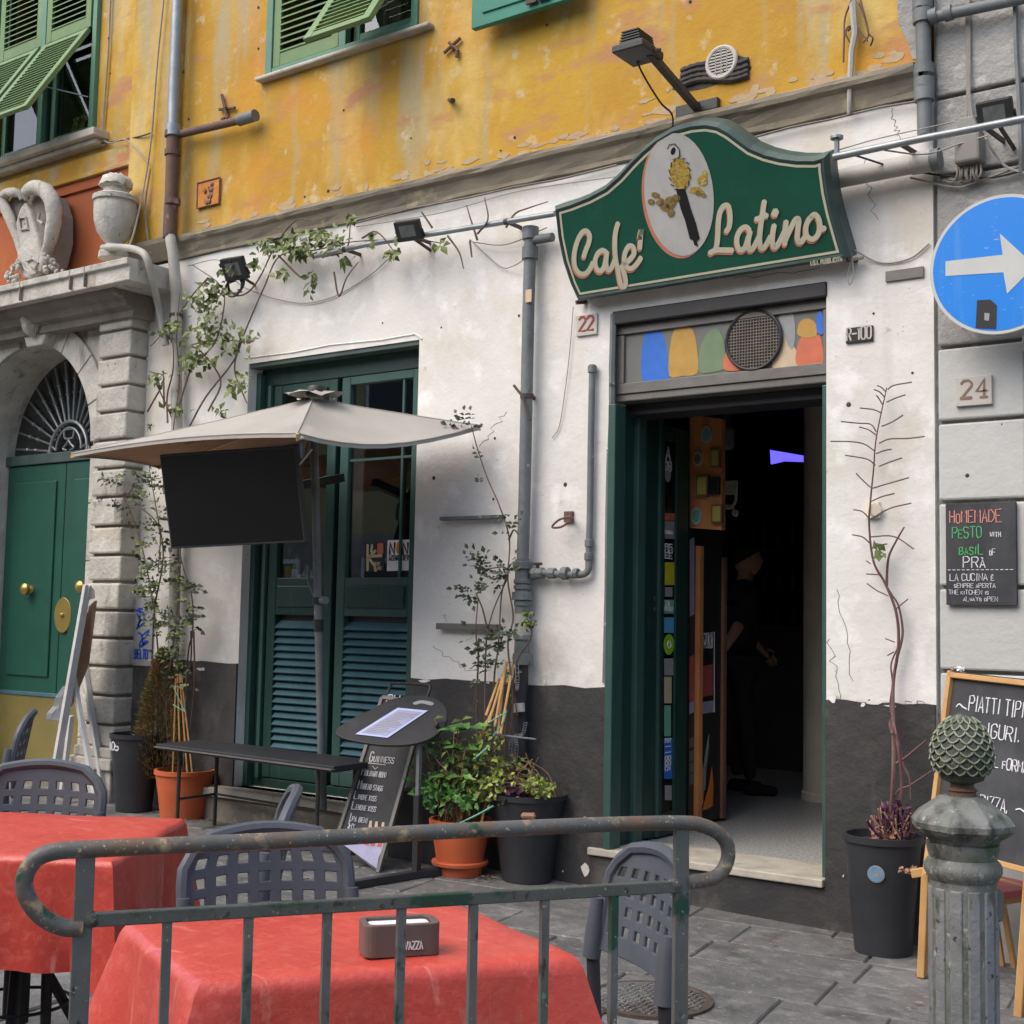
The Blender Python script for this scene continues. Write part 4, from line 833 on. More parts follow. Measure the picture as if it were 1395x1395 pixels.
# broken plaster lip over the door and the wires on it
q = MB(); q.tube([FY(x, y, -.002) for x, y in [(836, 428), (834, 500), (834, 560), (832, 610)]], .018, 6); q.tube([FY(x, y, -.0) for x, y in [(832, 612), (830, 700), (829, 800), (826, 930)]], .022, 6); q.build('jamb_edge', 'pipe', cd_, smooth=True)
# things just inside: frame board with pictures, poster boards, orange strip
yb = .9
def FB(x, y): return FY(x, y, yb)
P = [FB(939, 565), FB(983, 570), FB(983, 722), FB(939, 719)]
pb = thing('picture_board', 'orange wooden board hung with small framed pictures and plates inside the door', 'board', FB(960, 722))
q = MB(); q.prism(P, (0, .05, 0)); q.build('board', 'orangewood', pb, bevel=.004)
for (x, y, w_, h_, rd) in [(957, 662, 8, 15, 0), (975, 624, 6, 13, 0), (977, 700, 7, 13, 0), (973, 662, 7, 12, 2), (948, 703, 7, 12, 1), (962, 592, 7, 12, 1), (950, 625, 6, 10, 1)]:
    c = FY(x, y, yb-.02); wx = abs(FY(x-w_, y, yb).x-FY(x+w_, y, yb).x)/2; hz = abs(FY(x, y-h_, yb).z-FY(x, y+h_, yb).z)/2; q = MB()
    if rd == 1:
        q.prism([c+V((wx*math.cos(i*math.pi/8), 0, hz*math.sin(i*math.pi/8))) for i in range(16)], (0, .02, 0)); f_ = q.build('round_plate', 'plate', pb)
        q = MB(); q.prism([c+V((wx*.75*math.cos(i*math.pi/8), -.002, hz*.75*math.sin(i*math.pi/8))) for i in range(16)], (0, .002, 0)); q.build('plate_print', 'p_mint' if x != 950 else 'brownb', f_)
    else:
        q.box(c.x-wx, c.x+wx, c.y-.01, c.y+.02, c.z-hz, c.z+hz); f_ = q.build('picture_frame', 'black' if rd == 2 else 'brownb', pb, bevel=.003)
        q = MB(); q.box(c.x-wx*.75, c.x+wx*.75, c.y-.012, c.y-.01, c.z-hz*.78, c.z+hz*.78); q.build('picture', 'p_black' if rd == 2 else 'bottlel', f_)
# wrought iron hanging bracket
q = MB(); yb2 = 1.4
q.box(FY(985, 668, yb2).x, FY(1003, 668, yb2).x, yb2, yb2+.02, FY(990, 674, yb2).z, FY(990, 655, yb2).z)
q.tube(cr([FY(x, y, yb2) for x, y in [(1003, 655), (1003, 672), (1001, 685), (994, 692), (987, 690), (998, 690), (999, 700), (1003, 702), (1004, 697), (1000, 696)]]), .010, 6); tag(q.build('scroll_bracket', 'plate'), 'cream metal bracket with a curled tail beside the picture board', 'bracket')
q = MB(); c = FY(988, 590, 1.3); q.lathe([(.045, 0), (.06, .02), (.06, .12), (.03, .15), (.02, .3)], c-V((0, 0, .1)), 16); tag(q.build('hanging_lantern', 'pipe', smooth=True), 'small dark lantern hanging inside the door above the pictures', 'lamp')
# poster boards on the inner side wall
XI = DX0-.02
nb = thing('notice_board', 'tall dark notice board with gig posters and orange edge strips inside the door', 'board', (XI, FX(960, 1100, XI).y, FZI))
y0_, y1_ = FX(939, 1000, XI).y, FX(984, 1000, XI).y
q = MB(); q.box(XI-.04, XI, y0_, y1_, FZI+.02, FX(960, 722, XI).z+.1); bd = q.build('board', 'black', nb, bevel=.004)
q = MB(); q.box(XI, XI+.03, FX(946.5, 900, XI).y, FX(951.5, 900, XI).y, FZI+.03, 1.85); q.build('orange_edge', 'orangewood', nb)
q = MB(); q.box(XI, XI+.02, FX(982, 900, XI).y, FX(986, 900, XI).y, FZI+.02, 1.80); q.build('edge_strip', 'brownb', nb)
def pc(name, x0, x1, y0, y1, mt, d=.004): 
    P = [FX(x0, y0, XI+d), FX(x1, y0-3, XI+d), FX(x1, y1-3, XI+d), FX(x0, y1, XI+d)]; q = MB(); q.prism(P, (-.002, 0, 0)); return q.build(name, mt, bd)
pc('poster', 940, 946, 735, 840, 'p_lilac'); pc('poster', 953, 973, 863, 973, 'p_black', .003); pc('poster_photo', 954, 971, 908, 950, 'p_pinkred', .006); pc('poster_foot', 953, 973, 957, 973, 'p_lilac', .006)
pc('poster', 939.5, 946, 895, 972, 'p_pinkred'); pc('poster_foot', 939.5, 945.5, 958, 973, 'p_lilac', .006)
q = MB(); a = FX(953, 864, XI+.007); c = FX(973, 861, XI+.007); e = FX(973, 970, XI+.007)
q.ribbon([a, c, e], (1, 0, 0), .006)
text('HAMSA NET', q, FX(954, 882, XI+.007), RX_, RU_, .075, .016, fit=FX(971, 882, XI).y-FX(954, 882, XI).y)
q.build('lettering', 'paper', bd)
for yy in (1006, 1024, 1040, 1056): pc('card_slot', 939.5, 945.5, yy, yy+14, 'metalfr')
# orange guitar shaped print at the foot
q = MB(); q.prism([FX(x, y, XI+.008) for x, y in [(957, 1104), (966, 1070), (970, 1045), (972, 1070), (971, 1098), (962, 1103)]], (-.002, 0, 0)); q.build('orange_print', 'p_orange', bd)
q = MB(); q.prism([FX(x, y, XI+.008) for x, y in [(957, 1078), (959, 1040), (964, 1008), (966, 1000), (966, 1016), (962, 1050), (961, 1076)]], (-.002, 0, 0)); q.build('grey_print', 'p_grey', bd)
q = MB(); q.prism([FX(x, y, XI+.006) for x, y in [(954, 1100), (953, 1060), (957, 1040), (960, 1060), (958, 1095)]], (-.002, 0, 0)); q.build('orange_print', 'p_orange', bd)
# blue lit screen and dim shelf deep inside
ysn = 5.2
q = MB(); q.prism([FY(x, y, ysn) for x, y in [(1049, 613), (1067, 616), (1096, 621), (1096, 629), (1067, 628), (1050, 632)]], (0, .03, 0)); tag(q.build('lit_screen', 'neon'), 'glowing blue screen high up inside the dark cafe', 'screen')
q = MB(); q.box(FY(1008, 732, 3.9).x, FY(1046, 730, 3.9).x, 3.9, 4.05, 1.98, 2.0); tag(q.build('wall_shelf', 'metalfr'), 'thin shelf edge on the dark wall inside', 'shelf')
# back bar: shelves with bottles, dim pendant lamps
bb = thing('back_bar', 'dim back bar shelving with rows of bottles deep inside the cafe', 'shelf', (-5.0, 6.5, FZI))
for k_ in range(3): q = MB(); q.box(-7.2, -3.2, 6.5, 6.85, 1.3+k_*.42, 1.33+k_*.42); q.build('shelf_board', 'brownb', bb)
q = MB()
for k_ in range(3):
    for i in range(26): x = -7.1+i*.15+U(-.02, .02); h = U(.2, .32); q.lathe([(.035, 0), (.035, h*.6), (.012, h*.75), (.012, h)], (x, 6.6, 1.335+k_*.42), 8)
o = q.build('bottle_row', 'bottle', bb); o['kind'] = 'stuff'
# ================================================================ PERSON inside
def skinned(name, mt, joints, edges, parent, root=0, sub=2):
    me = bpy.data.meshes.new(name); org = ORG[parent.name]
    me.from_pydata([V(p[:3])-org for p in joints], edges, []); me.materials.append(M[mt])
    o = bpy.data.objects.new(name, me); sc.collection.objects.link(o); o.parent = parent; ORG[o.name] = org
    md = o.modifiers.new('skin', 'SKIN'); md.use_smooth_shade = True
    sv = me.skin_vertices[0].data
    for i, p in enumerate(joints):
        r_ = p[3]; sv[i].radius = (r_, r_) if not isinstance(r_, tuple) else r_; sv[i].use_root = (i == root)
    s = o.modifiers.new('sub', 'SUBSURF'); s.levels = s.render_levels = sub
    return o
pf_ = FZ(1008, 1080, FZI); px_, py_ = pf_.x, pf_.y
per = thing('person', 'person in black T-shirt and dark trousers standing in the dark doorway, bare forearm down', 'person', (px_, py_, FZI))
# facing right along the facade, seen from the side; local axes
fwd = V((.75, .45, 0)).normalized(); sdv = V((0, 0, 1)).cross(fwd)
def J(f_, s_, z, r): p = V((px_, py_, FZI))+fwd*f_+sdv*s_; return (p.x, p.y, FZI+z, r)
jt = [J(0, 0, .95, .13), J(0, 0, 1.12, .125), J(.01, 0, 1.30, .15), J(.01, 0, 1.42, .12), J(.02, 0, 1.50, .055), J(.01, .17, 1.40, .06), J(.01, -.17, 1.40, .06), J(-.03, .23, 1.20, .05), J(-.02, -.23, 1.20, .05)]
skinned('shirt', 'fabric', jt, [(0, 1), (1, 2), (2, 3), (3, 4), (3, 5), (3, 6), (5, 7), (6, 8)], per)
jt = [J(0, 0, .93, .12), J(.0, .09, .86, .09), J(.0, -.09, .86, .09), J(.02, .11, .48, .06), J(.03, -.12, .48, .06), J(-.02, .12, .10, .045), J(.06, -.13, .10, .045)]
skinned('trousers', 'jeans', jt, [(0, 1), (0, 2), (1, 3), (2, 4), (3, 5), (4, 6)], per)
for s in (.12, -.13):
    o_ = -.02 if s > 0 else .06
    skinned('shoe', 'fabric', [J(o_-.06, s, .045, .045), J(o_+.08, s, .04, .045), J(o_+.19, s, .03, .032)], [(0, 1), (1, 2)], per)
# forearms and hands with fingers
for s in (1, -1):
    el = V(J(-.03, s*.235, 1.20, 0)[:3]); wr = V(J(.16 if s > 0 else .02, s*.22, 1.00 if s > 0 else .98, 0)[:3])
    if s < 0:
        el = FX(1018, 852, px_+.0); el = V(J(-.02, -.24, 1.19, 0)[:3]); wr = V(J(.0, -.24, .94, 0)[:3])
        wr = el+(-rt*.12-V((0, 0, 1))*.20)
    d = (wr-el).normalized(); 
    JT = [(*el, .047), (*(el+(wr-el)*.45), .040), (*wr, .027), (*(wr+d*.05), (.04, .022)), (*(wr+d*.09), (.038, .018))]
    skinned('forearm', 'skin', JT, [(0, 1), (1, 2), (2, 3), (3, 4)], per)
    sd_ = d.cross(V((0, -1, .2))).normalized(); fr_ = sd_.cross(d)
    for k_, (of, L_) in enumerate(((-.028, .062), (-.010, .075), (.010, .072), (.028, .058))):
        b0 = wr+d*.085+sd_*of; skinned('finger', 'skin', [(*b0, .010), (*(b0+d*L_*.45), .0095), (*(b0+d*L_*.8+fr_*.012), .0085), (*(b0+d*L_*.95+fr_*.03), .007)], [(0, 1), (1, 2), (2, 3)], per, sub=1)
    b0 = wr+d*.03-sd_*.03; skinned('thumb', 'skin', [(*b0, .012), (*(b0+d*.03-sd_*.02), .011), (*(b0+d*.06-sd_*.024+fr_*.01), .009)], [(0, 1), (1, 2)], per, sub=1)
hc = V(J(.045, 0, 1.63, 0)[:3]); q = MB(); n1, n2 = 18, 20
for i in range(n1+1):
    th = math.pi*i/n1
    for j in range(n2):
        ph = 2*math.pi*j/n2; f_, s_, z_ = math.sin(th)*math.cos(ph), math.sin(th)*math.sin(ph), math.cos(th)
        r_ = 1.0
        if z_ < 0: s_ *= 1-.25*(-z_); 
        R_ = V((f_*.098, s_*.076, z_*.118))
        if f_ > .3: R_.x += .022*math.exp(-(s_*7)**2-((z_+.05)*6)**2)-.008*math.exp(-((abs(s_)-.4)*6)**2-((z_-.12)*7)**2)+.008*math.exp(-(s_*4)**2-((z_+.5)*10)**2)+.010*math.exp(-(s_*4)**2-((z_+.85)*5)**2)
        q.v.append(hc+fwd*R_.x+sdv*R_.y+V((0, 0, R_.z)))
for i in range(n1):
    for j in range(n2): q.f.append((i*n2+j, (i+1)*n2+j, (i+1)*n2+(j+1) % n2, i*n2+(j+1) % n2)); q.mi.append(0)
q.tube([hc-V((0, 0, .05))-fwd*.01, hc-V((0, 0, .16))-fwd*.02], [.055, .058], 12); hd = q.build('head', 'skin', per, smooth=True)
q = MB()
for s in (-1, 1): q.lathe([(.003, 0), (.022, .006), (.018, .014), (.003, .016)], hc+sdv*s*.07-V((0, 0, .005)), 10, sdv*s)
q.build('ear', 'skin', hd, smooth=True)
q = MB()
for i in range(10):
    for j in range(16):
        ph = 2*math.pi*j/16; th = math.pi*(.47-.15*math.cos(ph))*i/9; f_, s_, z_ = math.sin(th)*math.cos(ph), math.sin(th)*math.sin(ph), math.cos(th)
        k_ = 1.09
        q.v.append(hc+fwd*f_*.1*k_+sdv*s_*.078*k_+V((0, 0, z_*.122*k_)))
for i in range(9):
    for j in range(16): q.f.append((i*16+j, (i+1)*16+j, (i+1)*16+(j+1) % 16, i*16+(j+1) % 16)); q.mi.append(0)
q.build('hair', 'hair', hd, smooth=True)
# ================================================================ SIGN
SB, ST = FY(785, 412, -.10), None
b0 = FY(785, 412, -.10); lean = .27/.55
SN = V((0, -1, -lean)).normalized()           # outward normal: the top hangs forward over the street
def FS(x, y, d=0): return onplane(x, y, b0+SN*d, SN)
sign = thing('cafe_sign', 'large green shaped sign with script lettering and a white oval, over the cafe door', 'sign', V((-3.1, -.2, b0.z)))
outp = [(785, 412), (774, 388), (764, 358), (757, 325), (752, 282), (775, 275), (800, 265), (822, 253), (840, 237), (856, 219), (872, 203), (890, 188), (914, 174), (940, 167), (960, 165), (978, 168), (993, 176), (1008, 187), (1023, 198), (1042, 206), (1062, 211), (1085, 214), (1108, 214), (1127, 208), (1128, 232), (1132, 262), (1138, 290), (1147, 322), (1156, 353)]
def inset(P, d, n_):
    out = []; k = len(P)
    for i in range(k):
        e1 = (P[i]-P[i-1]).normalized(); e2 = (P[(i+1) % k]-P[i]).normalized(); a = n_.cross(e1); c = n_.cross(e2); m_ = (a+c).normalized(); out.append(P[i]+m_*d/max(.45, m_.dot(a)))
    return out
OP = [FS(*q) for q in outp]
sgn = -1 if inset(OP, .01, SN)[10].z > OP[10].z else 1
q = MB(); q.prism([p-SN*.03 for p in OP], -SN*.10); q.build('sign_box', 'signframe', sign, bevel=.004)
I1 = inset(OP, .018*sgn, SN); I2 = inset(OP, .03*sgn, SN)
q = MB(); k = len(OP)      # bevelled rim, two steps
def band(A, B_, da, db, mb):
    for i in range(k): 
        j = (i+1) % k; mb.quad(A[i]+SN*da, B_[i]+SN*db, B_[j]+SN*db, A[j]+SN*da) if sgn > 0 else mb.quad(A[i]+SN*da, A[j]+SN*da, B_[j]+SN*db, B_[i]+SN*db)
band(OP, I1, -.03, .0, q); band(I1, I2, .0, -.004, q); q.build('sign_rim', 'signframe', sign, recalc=False)
I3 = inset(OP, .036*sgn, SN); I4 = inset(OP, .048*sgn, SN)
q = MB(); q.prism([p-SN*.006 for p in I2], -SN*.02); q.build('sign_face', 'signgreen', sign)
q = MB(); k = len(I3); q.v = [p-SN*.0045 for p in I3]+[p-SN*.0045 for p in I4]; q.f = [(i, (i+1) % k, (i+1) % k+k, i+k) for i in range(k)]; q.mi = [0]*k
q.build('border_line', 'cream', sign)
# white oval with pink shade
def ell(cx, cy, rx, ry, d, rot=0, n_=40):
    out = []
    for i in range(n_):
        a = 2*math.pi*i/n_; x, y = rx*math.cos(a), ry*math.sin(a); out.append(FS(cx+x*math.cos(rot)-y*math.sin(rot), cy+x*math.sin(rot)+y*math.cos(rot), d))
    return out
q = MB(); q.prism(ell(922, 268, 47.5, 84.5, -.0045, -.10), -SN*.001); q.build('oval_shade', 'pink', sign)
q = MB(); q.prism(ell(925, 265, 47, 84, -.003, -.10), -SN*.001); ov = q.build('oval_panel', 'ovalwhite', sign)
q = MB(); q.prism(ell(926, 237, 13.5, 22, -.0005, -.2, 24), -SN*.002); q.prism(ell(957, 246, 7, 7.5, -.0005, 0, 12), -SN*.002); q.prism(ell(960, 237, 4, 5, -.0008, 0, 10), -SN*.002); q.prism([FS(x, y, -.001) for x, y in [(938, 262), (942, 255), (952, 254), (960, 262), (950, 265)]], -SN*.002); q.build('gold_bird_body', 'gold', ov)
q = MB(); q.prism([FS(x, y, .0) for x, y in [(921, 258), (933, 257), (941, 285), (948, 305), (953, 325), (949, 329), (951, 336), (946, 334), (944, 327), (940, 326), (933, 300), (927, 284)]], -SN*.002); q.build('dark_tail', 'p_black', ov)
q = MB()
for c in [(893, 266, 6, 4), (887, 275, 5, 4), (899, 277, 6, 4), (906, 282, 8, 6), (913, 276, 8, 9), (914, 290, 5, 6), (951, 263, 4, 4), (958, 266, 4, 3), (921, 270, 6, 5), (901, 272, 4, 2)]: q = MB(); q.prism(ell(*c, 0, .3, 10), -SN*.002); q.build('brown_leaf_print', 'bronze', ov)
q = MB(); q.prism(ell(917, 208, 8.5, 9, -.0003, 0, 14), -SN*.002); q.build('bird_head', 'ovalwhite', ov)
q = MB(); q.prism(ell(917, 206, 3.2, 5.5, .0004, .3, 10), -SN*.001); 
for a in range(14):
    an = a*.45; q.ribbon([FS(926+13*math.cos(an), 237+21*math.sin(an), .0006), FS(926+15.5*math.cos(an+.25), 237+24*math.sin(an+.25), .0006)], SN, .004, .0005)
q.ribbon([FS(x, y, .0006) for x, y in [(909, 203), (912, 197), (919, 196), (925, 203), (926, 212)]], SN, .004, .0005)
q.build('bird_outline', 'p_black', ov)
# script lettering
def z6(pts): return [(740+x/5.168, 160+y/5.168) for x, y in pts]
def z7(pts): return [(940+x/5.8125, 160+y/5.8125) for x, y in pts]
ST6 = [[(285, 985), (302, 930), (322, 880), (328, 830), (305, 800), (275, 810), (245, 860), (225, 930), (218, 1000), (228, 1060), (258, 1098), (298, 1100), (330, 1065), (352, 1020)],
 [(442, 948), (415, 936), (382, 962), (366, 1015), (378, 1065), (405, 1080), (432, 1045), (448, 965)], [(450, 945), (443, 1020), (455, 1072), (480, 1060), (505, 1000)],
 [(528, 742), (512, 800), (505, 880), (510, 980), (528, 1080), (545, 1170), (565, 1195), (582, 1165), (572, 1100), (548, 1045)],
 [(560, 1040), (600, 1010), (640, 960), (635, 915), (605, 905), (578, 950), (572, 1010), (590, 1055), (625, 1062), (660, 1030), (690, 985)], [(692, 800), (676, 860), (690, 790), (680, 925)]]
ST7 = [[(285, 905), (312, 860), (318, 780), (305, 705), (270, 700), (240, 745), (226, 830), (222, 920), (215, 1000), (200, 1050)], [(155, 1075), (200, 1052), (260, 1050), (340, 1052)],
 [(472, 895), (445, 868), (405, 885), (375, 940), (375, 1010), (402, 1052), (438, 1025), (465, 940)], [(478, 900), (462, 980), (470, 1045), (500, 1035), (545, 950)],
 [(590, 660), (578, 740), (562, 850), (552, 960), (562, 1030), (592, 1025), (640, 940)], [(520, 808), (570, 790), (612, 772)],
 [(668, 850), (655, 930), (655, 1000), (672, 1030), (700, 1000), (750, 900)], [(683, 735), (665, 775)],
 [(762, 820), (755, 900), (750, 1010)], [(752, 980), (790, 895), (835, 810), (862, 810), (855, 890), (852, 960), (875, 990), (915, 940)],
 [(975, 775), (940, 810), (918, 870), (925, 935), (965, 965), (1005, 940), (1028, 880), (1022, 810), (990, 768), (960, 785)], [(1030, 880), (1050, 885), (1068, 870)]]
def dist(p): return (p-CAM).length
for nm, mt, dx, dy, dd, wk in (('lettering_shade', 'pink', -.8, 2.6, -.0042, 1.05), ('lettering', 'cream', 0, 0, -.0028, 1)):
    q = MB()
    for S_, zf, wp in ((ST6, z6, 31/5.168), (ST7, z7, 36/5.8125)):
        for si_, s_ in enumerate(S_):
            wq = wp*wk*(1.3 if len(s_) <= 2 and s_[0][0] > 640 and zf is z7 and s_[0][0] < 700 else 1)
            P = cr([FS(x+dx, y+dy, dd+si_*(.0003 if nm == 'lettering' else .0001)) for x, y in zf(s_)], 4); wm_ = wq*dist(P[0])/FPX*1.12
            q.ribbon(P, SN, wm_, .001)
    q.build(nm, mt, sign)
q = MB(); text('I.O.I. PUBBLICITA', q, FS(1104, 362, -.0), (1, 0, 0), (0, lean, -1) if False else FS(1104, 350)-FS(1104, 362), .02, .004, fit=.16); q.build('maker_lettering', 'cream', sign)
q = MB(); q.bar(FS(785, 412, -.05)+V((.0, 0, 0)), V((FS(785, 412).x, 0, FS(785, 405).z)), .02, .02); q.bar(FS(1155, 353, -.05), V((FS(1155, 353).x, 0, FS(1155, 347).z)), .02, .02)
q.bar(FS(800, 272, -.08), V((FS(800, 272).x, 0, FS(800, 272).z)), .02, .02); q.bar(FS(1090, 225, -.08), V((FS(1090, 225).x, 0, FS(1090, 225).z)), .02, .02); q.build('wall_bracket', 'iron', sign)
q = MB(); q.tube(cr([FY(x, y, -.06) for x, y in [(1160, 345), (1163, 375), (1157, 388), (1155, 376), (1160, 352)]]), .003, 5); q.lathe([(.012, -.02), (.012, .05)], FY(1162, 352, -.05), 8, (1, 0, 0)); q.build('wire_tie', 'wire', sign)
# sign spotlight on its arm
sl = thing('sign_spotlight', 'dark louvred spotlight on a slanting arm above the cafe sign', 'lamp', FY(950, 148, 0))
q = MB(); a = FY(922, 157, -.03); c = FY(979, 137, -.03); zc = (a.z+c.z)/2; q.box(a.x, c.x, -.045, -.011, zc-.03, zc+.03); q.build('wall_plate', 'black', sl, bevel=.004)
pa = V((FY(950, 148, -.04).x, -.04, FY(950, 148, -.04).z)); pbq = onplane(885, 72, (0, -.62, 0), (0, 1, 0))
q = MB(); q.bar(pa, pbq, .035, .035); q.build('arm', 'iron', sl, bevel=.003)
q = MB(); q.bar(pa-V((0, 0, .10)), pa+V((0, 0, .03)), .035, .03); q.build('arm_foot', 'rust', sl)
hc_ = onplane(869, 72, (0, -.64, 0), (0, 1, 0)); q = MB()
q.obox(hc_, (.085, 0, 0), (0, .10, .0), (0, 0, .018)); q.build('lamp_head', 'black', sl, bevel=.006)
hz = hc_+V((-.005, 0, .035))
for i in range(5): 
    q = MB(); q.obox(hz+V((0, 0, i*.013)), (.058-.003*i, 0, 0), (0, .07, 0), (0, 0, .003)); q.build('cooling_fin', 'black', sl)
q = MB(); q.obox(hz+V((0, 0, .02)), (.03, 0, 0), (0, .04, 0), (0, 0, .03)); q.build('lamp_core', 'black', sl)
q = MB(); q.tube([hc_+V((.0, 0, 0)), pbq+V((.06, 0, 0))], .01, 6); q.build('pivot', 'iron', sl)
q = MB(); q.tube(cr([onplane(867, 82, (0, -.60, 0), (0, 1, 0)), FY(878, 105, -.5), FY(900, 140, -.3), FY(915, 155, -.2), FY(917, 175, -.12)]), .005, 6); tag(q.build('lamp_cable', 'wireb', smooth=True), 'black cable drooping from the sign spotlight to the sign', 'cable')
# round vent in a broken patch
vt = thing('round_vent', 'round cream vent grille in the yellow wall right of the spotlight', 'vent', FY(983, 85, -.02))
c = FY(983, 85, -.03); rx = abs(FY(964, 85).x-FY(1002, 85).x)/2; q = MB()
q.tube([c+V((rx*math.cos(i*math.pi/14), 0, rx*math.sin(i*math.pi/14))) for i in range(28)], .012, 8, closed=True); q.build('rim', 'plate', vt, smooth=True)
for i in range(-4, 5):
    t = i/5*rx; h = math.sqrt(rx*rx-t*t); q = MB(); q.bar(c+V((-h, 0, t)), c+V((h, 0, t)), .007, .012); q.build('slat', 'plate', vt)
q = MB()
for t in (-.4, .0, .4): h = rx*math.sqrt(1-t*t); q.bar(c+V((t*rx, -.004, -h)), c+V((t*rx, -.004, h)), .004, .004)
q.build('cross_bar', 'plate', vt); q = MB(); q.prism([c+V((rx*math.cos(i*math.pi/10), .012, rx*math.sin(i*math.pi/10))) for i in range(20)], (0, .01, 0)); q.build('backing', 'p_black', vt)
dk = thing('broken_duct', 'broken patch with dark corrugated duct pipes behind the round vent', 'duct', FY(975, 100, 0))
q = MB(); q.prism([FY(x, y, -.012) for x, y in [(915, 122), (933, 96), (945, 92), (1000, 74), (1015, 78), (1024, 92), (1018, 103), (990, 110), (960, 120), (935, 125)]], (0, .01, 0)); q.build('dark_hole', 'earth', dk)
for k_, (ya, yb_) in enumerate(((97, 80), (104, 88), (111, 95), (117, 101))):
    q = MB(); P = [FY(928+i*(92)/20, ya+(yb_-ya)*i/20-4*math.sin(i*.3), -.02) for i in range(21)]; q.tube(P, [.014+.004*(i % 2) for i in range(21)], 7); q.build('duct_pipe', 'earth', dk, smooth=True)
# ================================================================ PIPES
def pipe(name, pts, r, mt, label, y=-.06, cat='pipe', joints=(), jr=1.35, brackets=(), sm=3):
    P = [FY(q[0], q[1], q[2] if len(q) > 2 else y) for q in pts]; t = thing(name, label, cat, P[-1])
    q = MB(); q.tube(cr(P, sm) if sm > 1 else P, r, 12); q.build('pipe_run', mt, t, smooth=True)
    for (x, y_, *rest) in joints:
        yy = rest[0] if rest else y; c = FY(x, y_, yy); # local direction
        d = min(((P[i+1]-P[i]).normalized() for i in range(len(P)-1)), key=lambda dd: 0) if len(P) == 2 else None
        best = None
        for i in range(len(P)-1):
            a_, b_ = P[i], P[i+1]; tt = max(0, min(1, (c-a_).dot(b_-a_)/(b_-a_).length_squared)); pt = a_+(b_-a_)*tt
            if best is None or (pt-c).length < best[0]: best = ((pt-c).length, pt, (b_-a_).normalized())
        q = MB(); h = r*1.1; q.lathe([(r, -h), (r*jr, -h*.9), (r*jr, h*.9), (r, h)], best[1], 14, best[2]); q.build('collar', mt, t, smooth=True)
    for (x, y_, *rest) in brackets:
        yy = y; c = FY(x, y_, yy); q = MB(); q.lathe([(r*1.08, -.012), (r*1.12, -.012), (r*1.12, .012), (r*1.08, .012)], c, 12, (P[1]-P[0]).normalized()); q.bar(c, V((c.x, .0, c.z)), .02, .012); q.build('clamp', 'iron', t)
    return t
t = pipe('downpipe', [(723, 312), (720, 420), (717, 560), (714, 700), (712, 770)], .034, 'pipe', 'tall grey downpipe on the white wall between window and door', y=-.07, joints=[(723, 318), (722, 345)], brackets=[(718, 540)], sm=1)
P = [FY(712, 762, -.07), FY(711, 905, -.07)]; q = MB(); q.tube(P, .042, 14); q.build('lower_run', 'pipe', t, smooth=True)
for y_, r_, h_ in ((770, .056, .02), (792, .05, .012), (800, .05, .012), (812, .06, .022), (822, .048, .014), (868, .05, .014), (898, .055, .03)):
    q = MB(); q.lathe([(.04, -h_), (r_, -h_), (r_, h_), (.04, h_)], FY(712, y_, -.07), 14); q.build('collar', 'pipe', t, bevel=.003)
q = MB(); q.tube([FY(711, 836, -.07), FY(711, 866, -.07)], .045, 14); q.build('clay_sleeve', 'pipel', t, smooth=True)
q = MB(); q.tube([FY(711, 905, -.07), FY(710, 1015, -.07), FY(708, 1080, -.07)], .036, 14); q.build('black_run', 'blackp', t, smooth=True)
q = MB(); q.tube([FY(706, 958, -.12), FY(707, 970, -.12)], .034, 12); q.build('pale_cap', 'plate', t)
q = MB(); q.tube(cr([FY(728, 327, -.07), FY(740, 325, -.07), FY(753, 323, -.07)]), .025, 12); q.build('side_branch', 'pipe', t, smooth=True)
q = MB(); c = FY(720, 403, -.106); q.box(c.x-.02, c.x+.02, c.y-.001, c.y+.002, c.z-.035, c.z+.035); q.build('pipe_sticker', 'p_beige', t)
for tt in ([(700, 525), (712, 540), (722, 572)],):
    q = MB(); q.tube([FY(x, y, -.115) for x, y in tt], .008, 6); q.build('strap', 'iron', t)
t = pipe('gas_pipe', [(807, 497), (805, 600), (804, 690), (802, 760)], .018, 'pipe', 'thin grey gas pipe with valves joining the downpipe left of the door', y=-.03, joints=[(807, 503), (803, 740), (803, 758)], sm=1)
q = MB(); q.tube(cr([FY(802, 760, -.03), FY(801, 777, -.035), FY(790, 783, -.04), FY(760, 782, -.05), FY(722, 778, -.06)], 6), .019, 10); q.build('elbow_run', 'pipe', t, smooth=True)
for x, r_, w_ in ((735, .032, .03), (752, .030, .025), (770, .036, .02), (785, .028, .015), (729, .036, .015)):
    q = MB(); q.lathe([(.018, -w_), (r_, -w_*.9), (r_, w_*.9), (.018, w_)], FY(x, 781, -.05), 8, (1, 0, 0)); q.build('fitting', 'pipe', t, bevel=.003)
q = MB(); q.tube([FY(733, 776, -.05), FY(732, 768, -.06)], .01, 6); q.tube([FY(727, 768, -.06), FY(738, 768, -.06)], .008, 6); q.build('valve_handle', 'iron', t)
t = pipe('drainpipe', [(243, -30), (240, 60), (237, 130), (236, 180)], .040, 'steel', 'grey and brown drainpipe running down the yellow pilaster at the left', y=-.12, joints=[(236, 178)], sm=1)
q = MB(); q.tube([FY(*p_, -.12) for p_ in [(236, 180), (234, 240), (233, 278)]], .044, 12); q.build('brown_run', 'rust', t, smooth=True)
for y_ in (183, 208, 275): q = MB(); q.lathe([(.044, -.02), (.054, -.02), (.054, .02), (.044, .02)], FY(235, y_, -.12), 14); q.build('collar', 'rust', t)
q = MB(); q.tube([FY(*p_) for p_ in [(233, 278, -.12), (231, 320, -.12)]], .047, 12); q.build('collar_run', 'rust', t, smooth=True)
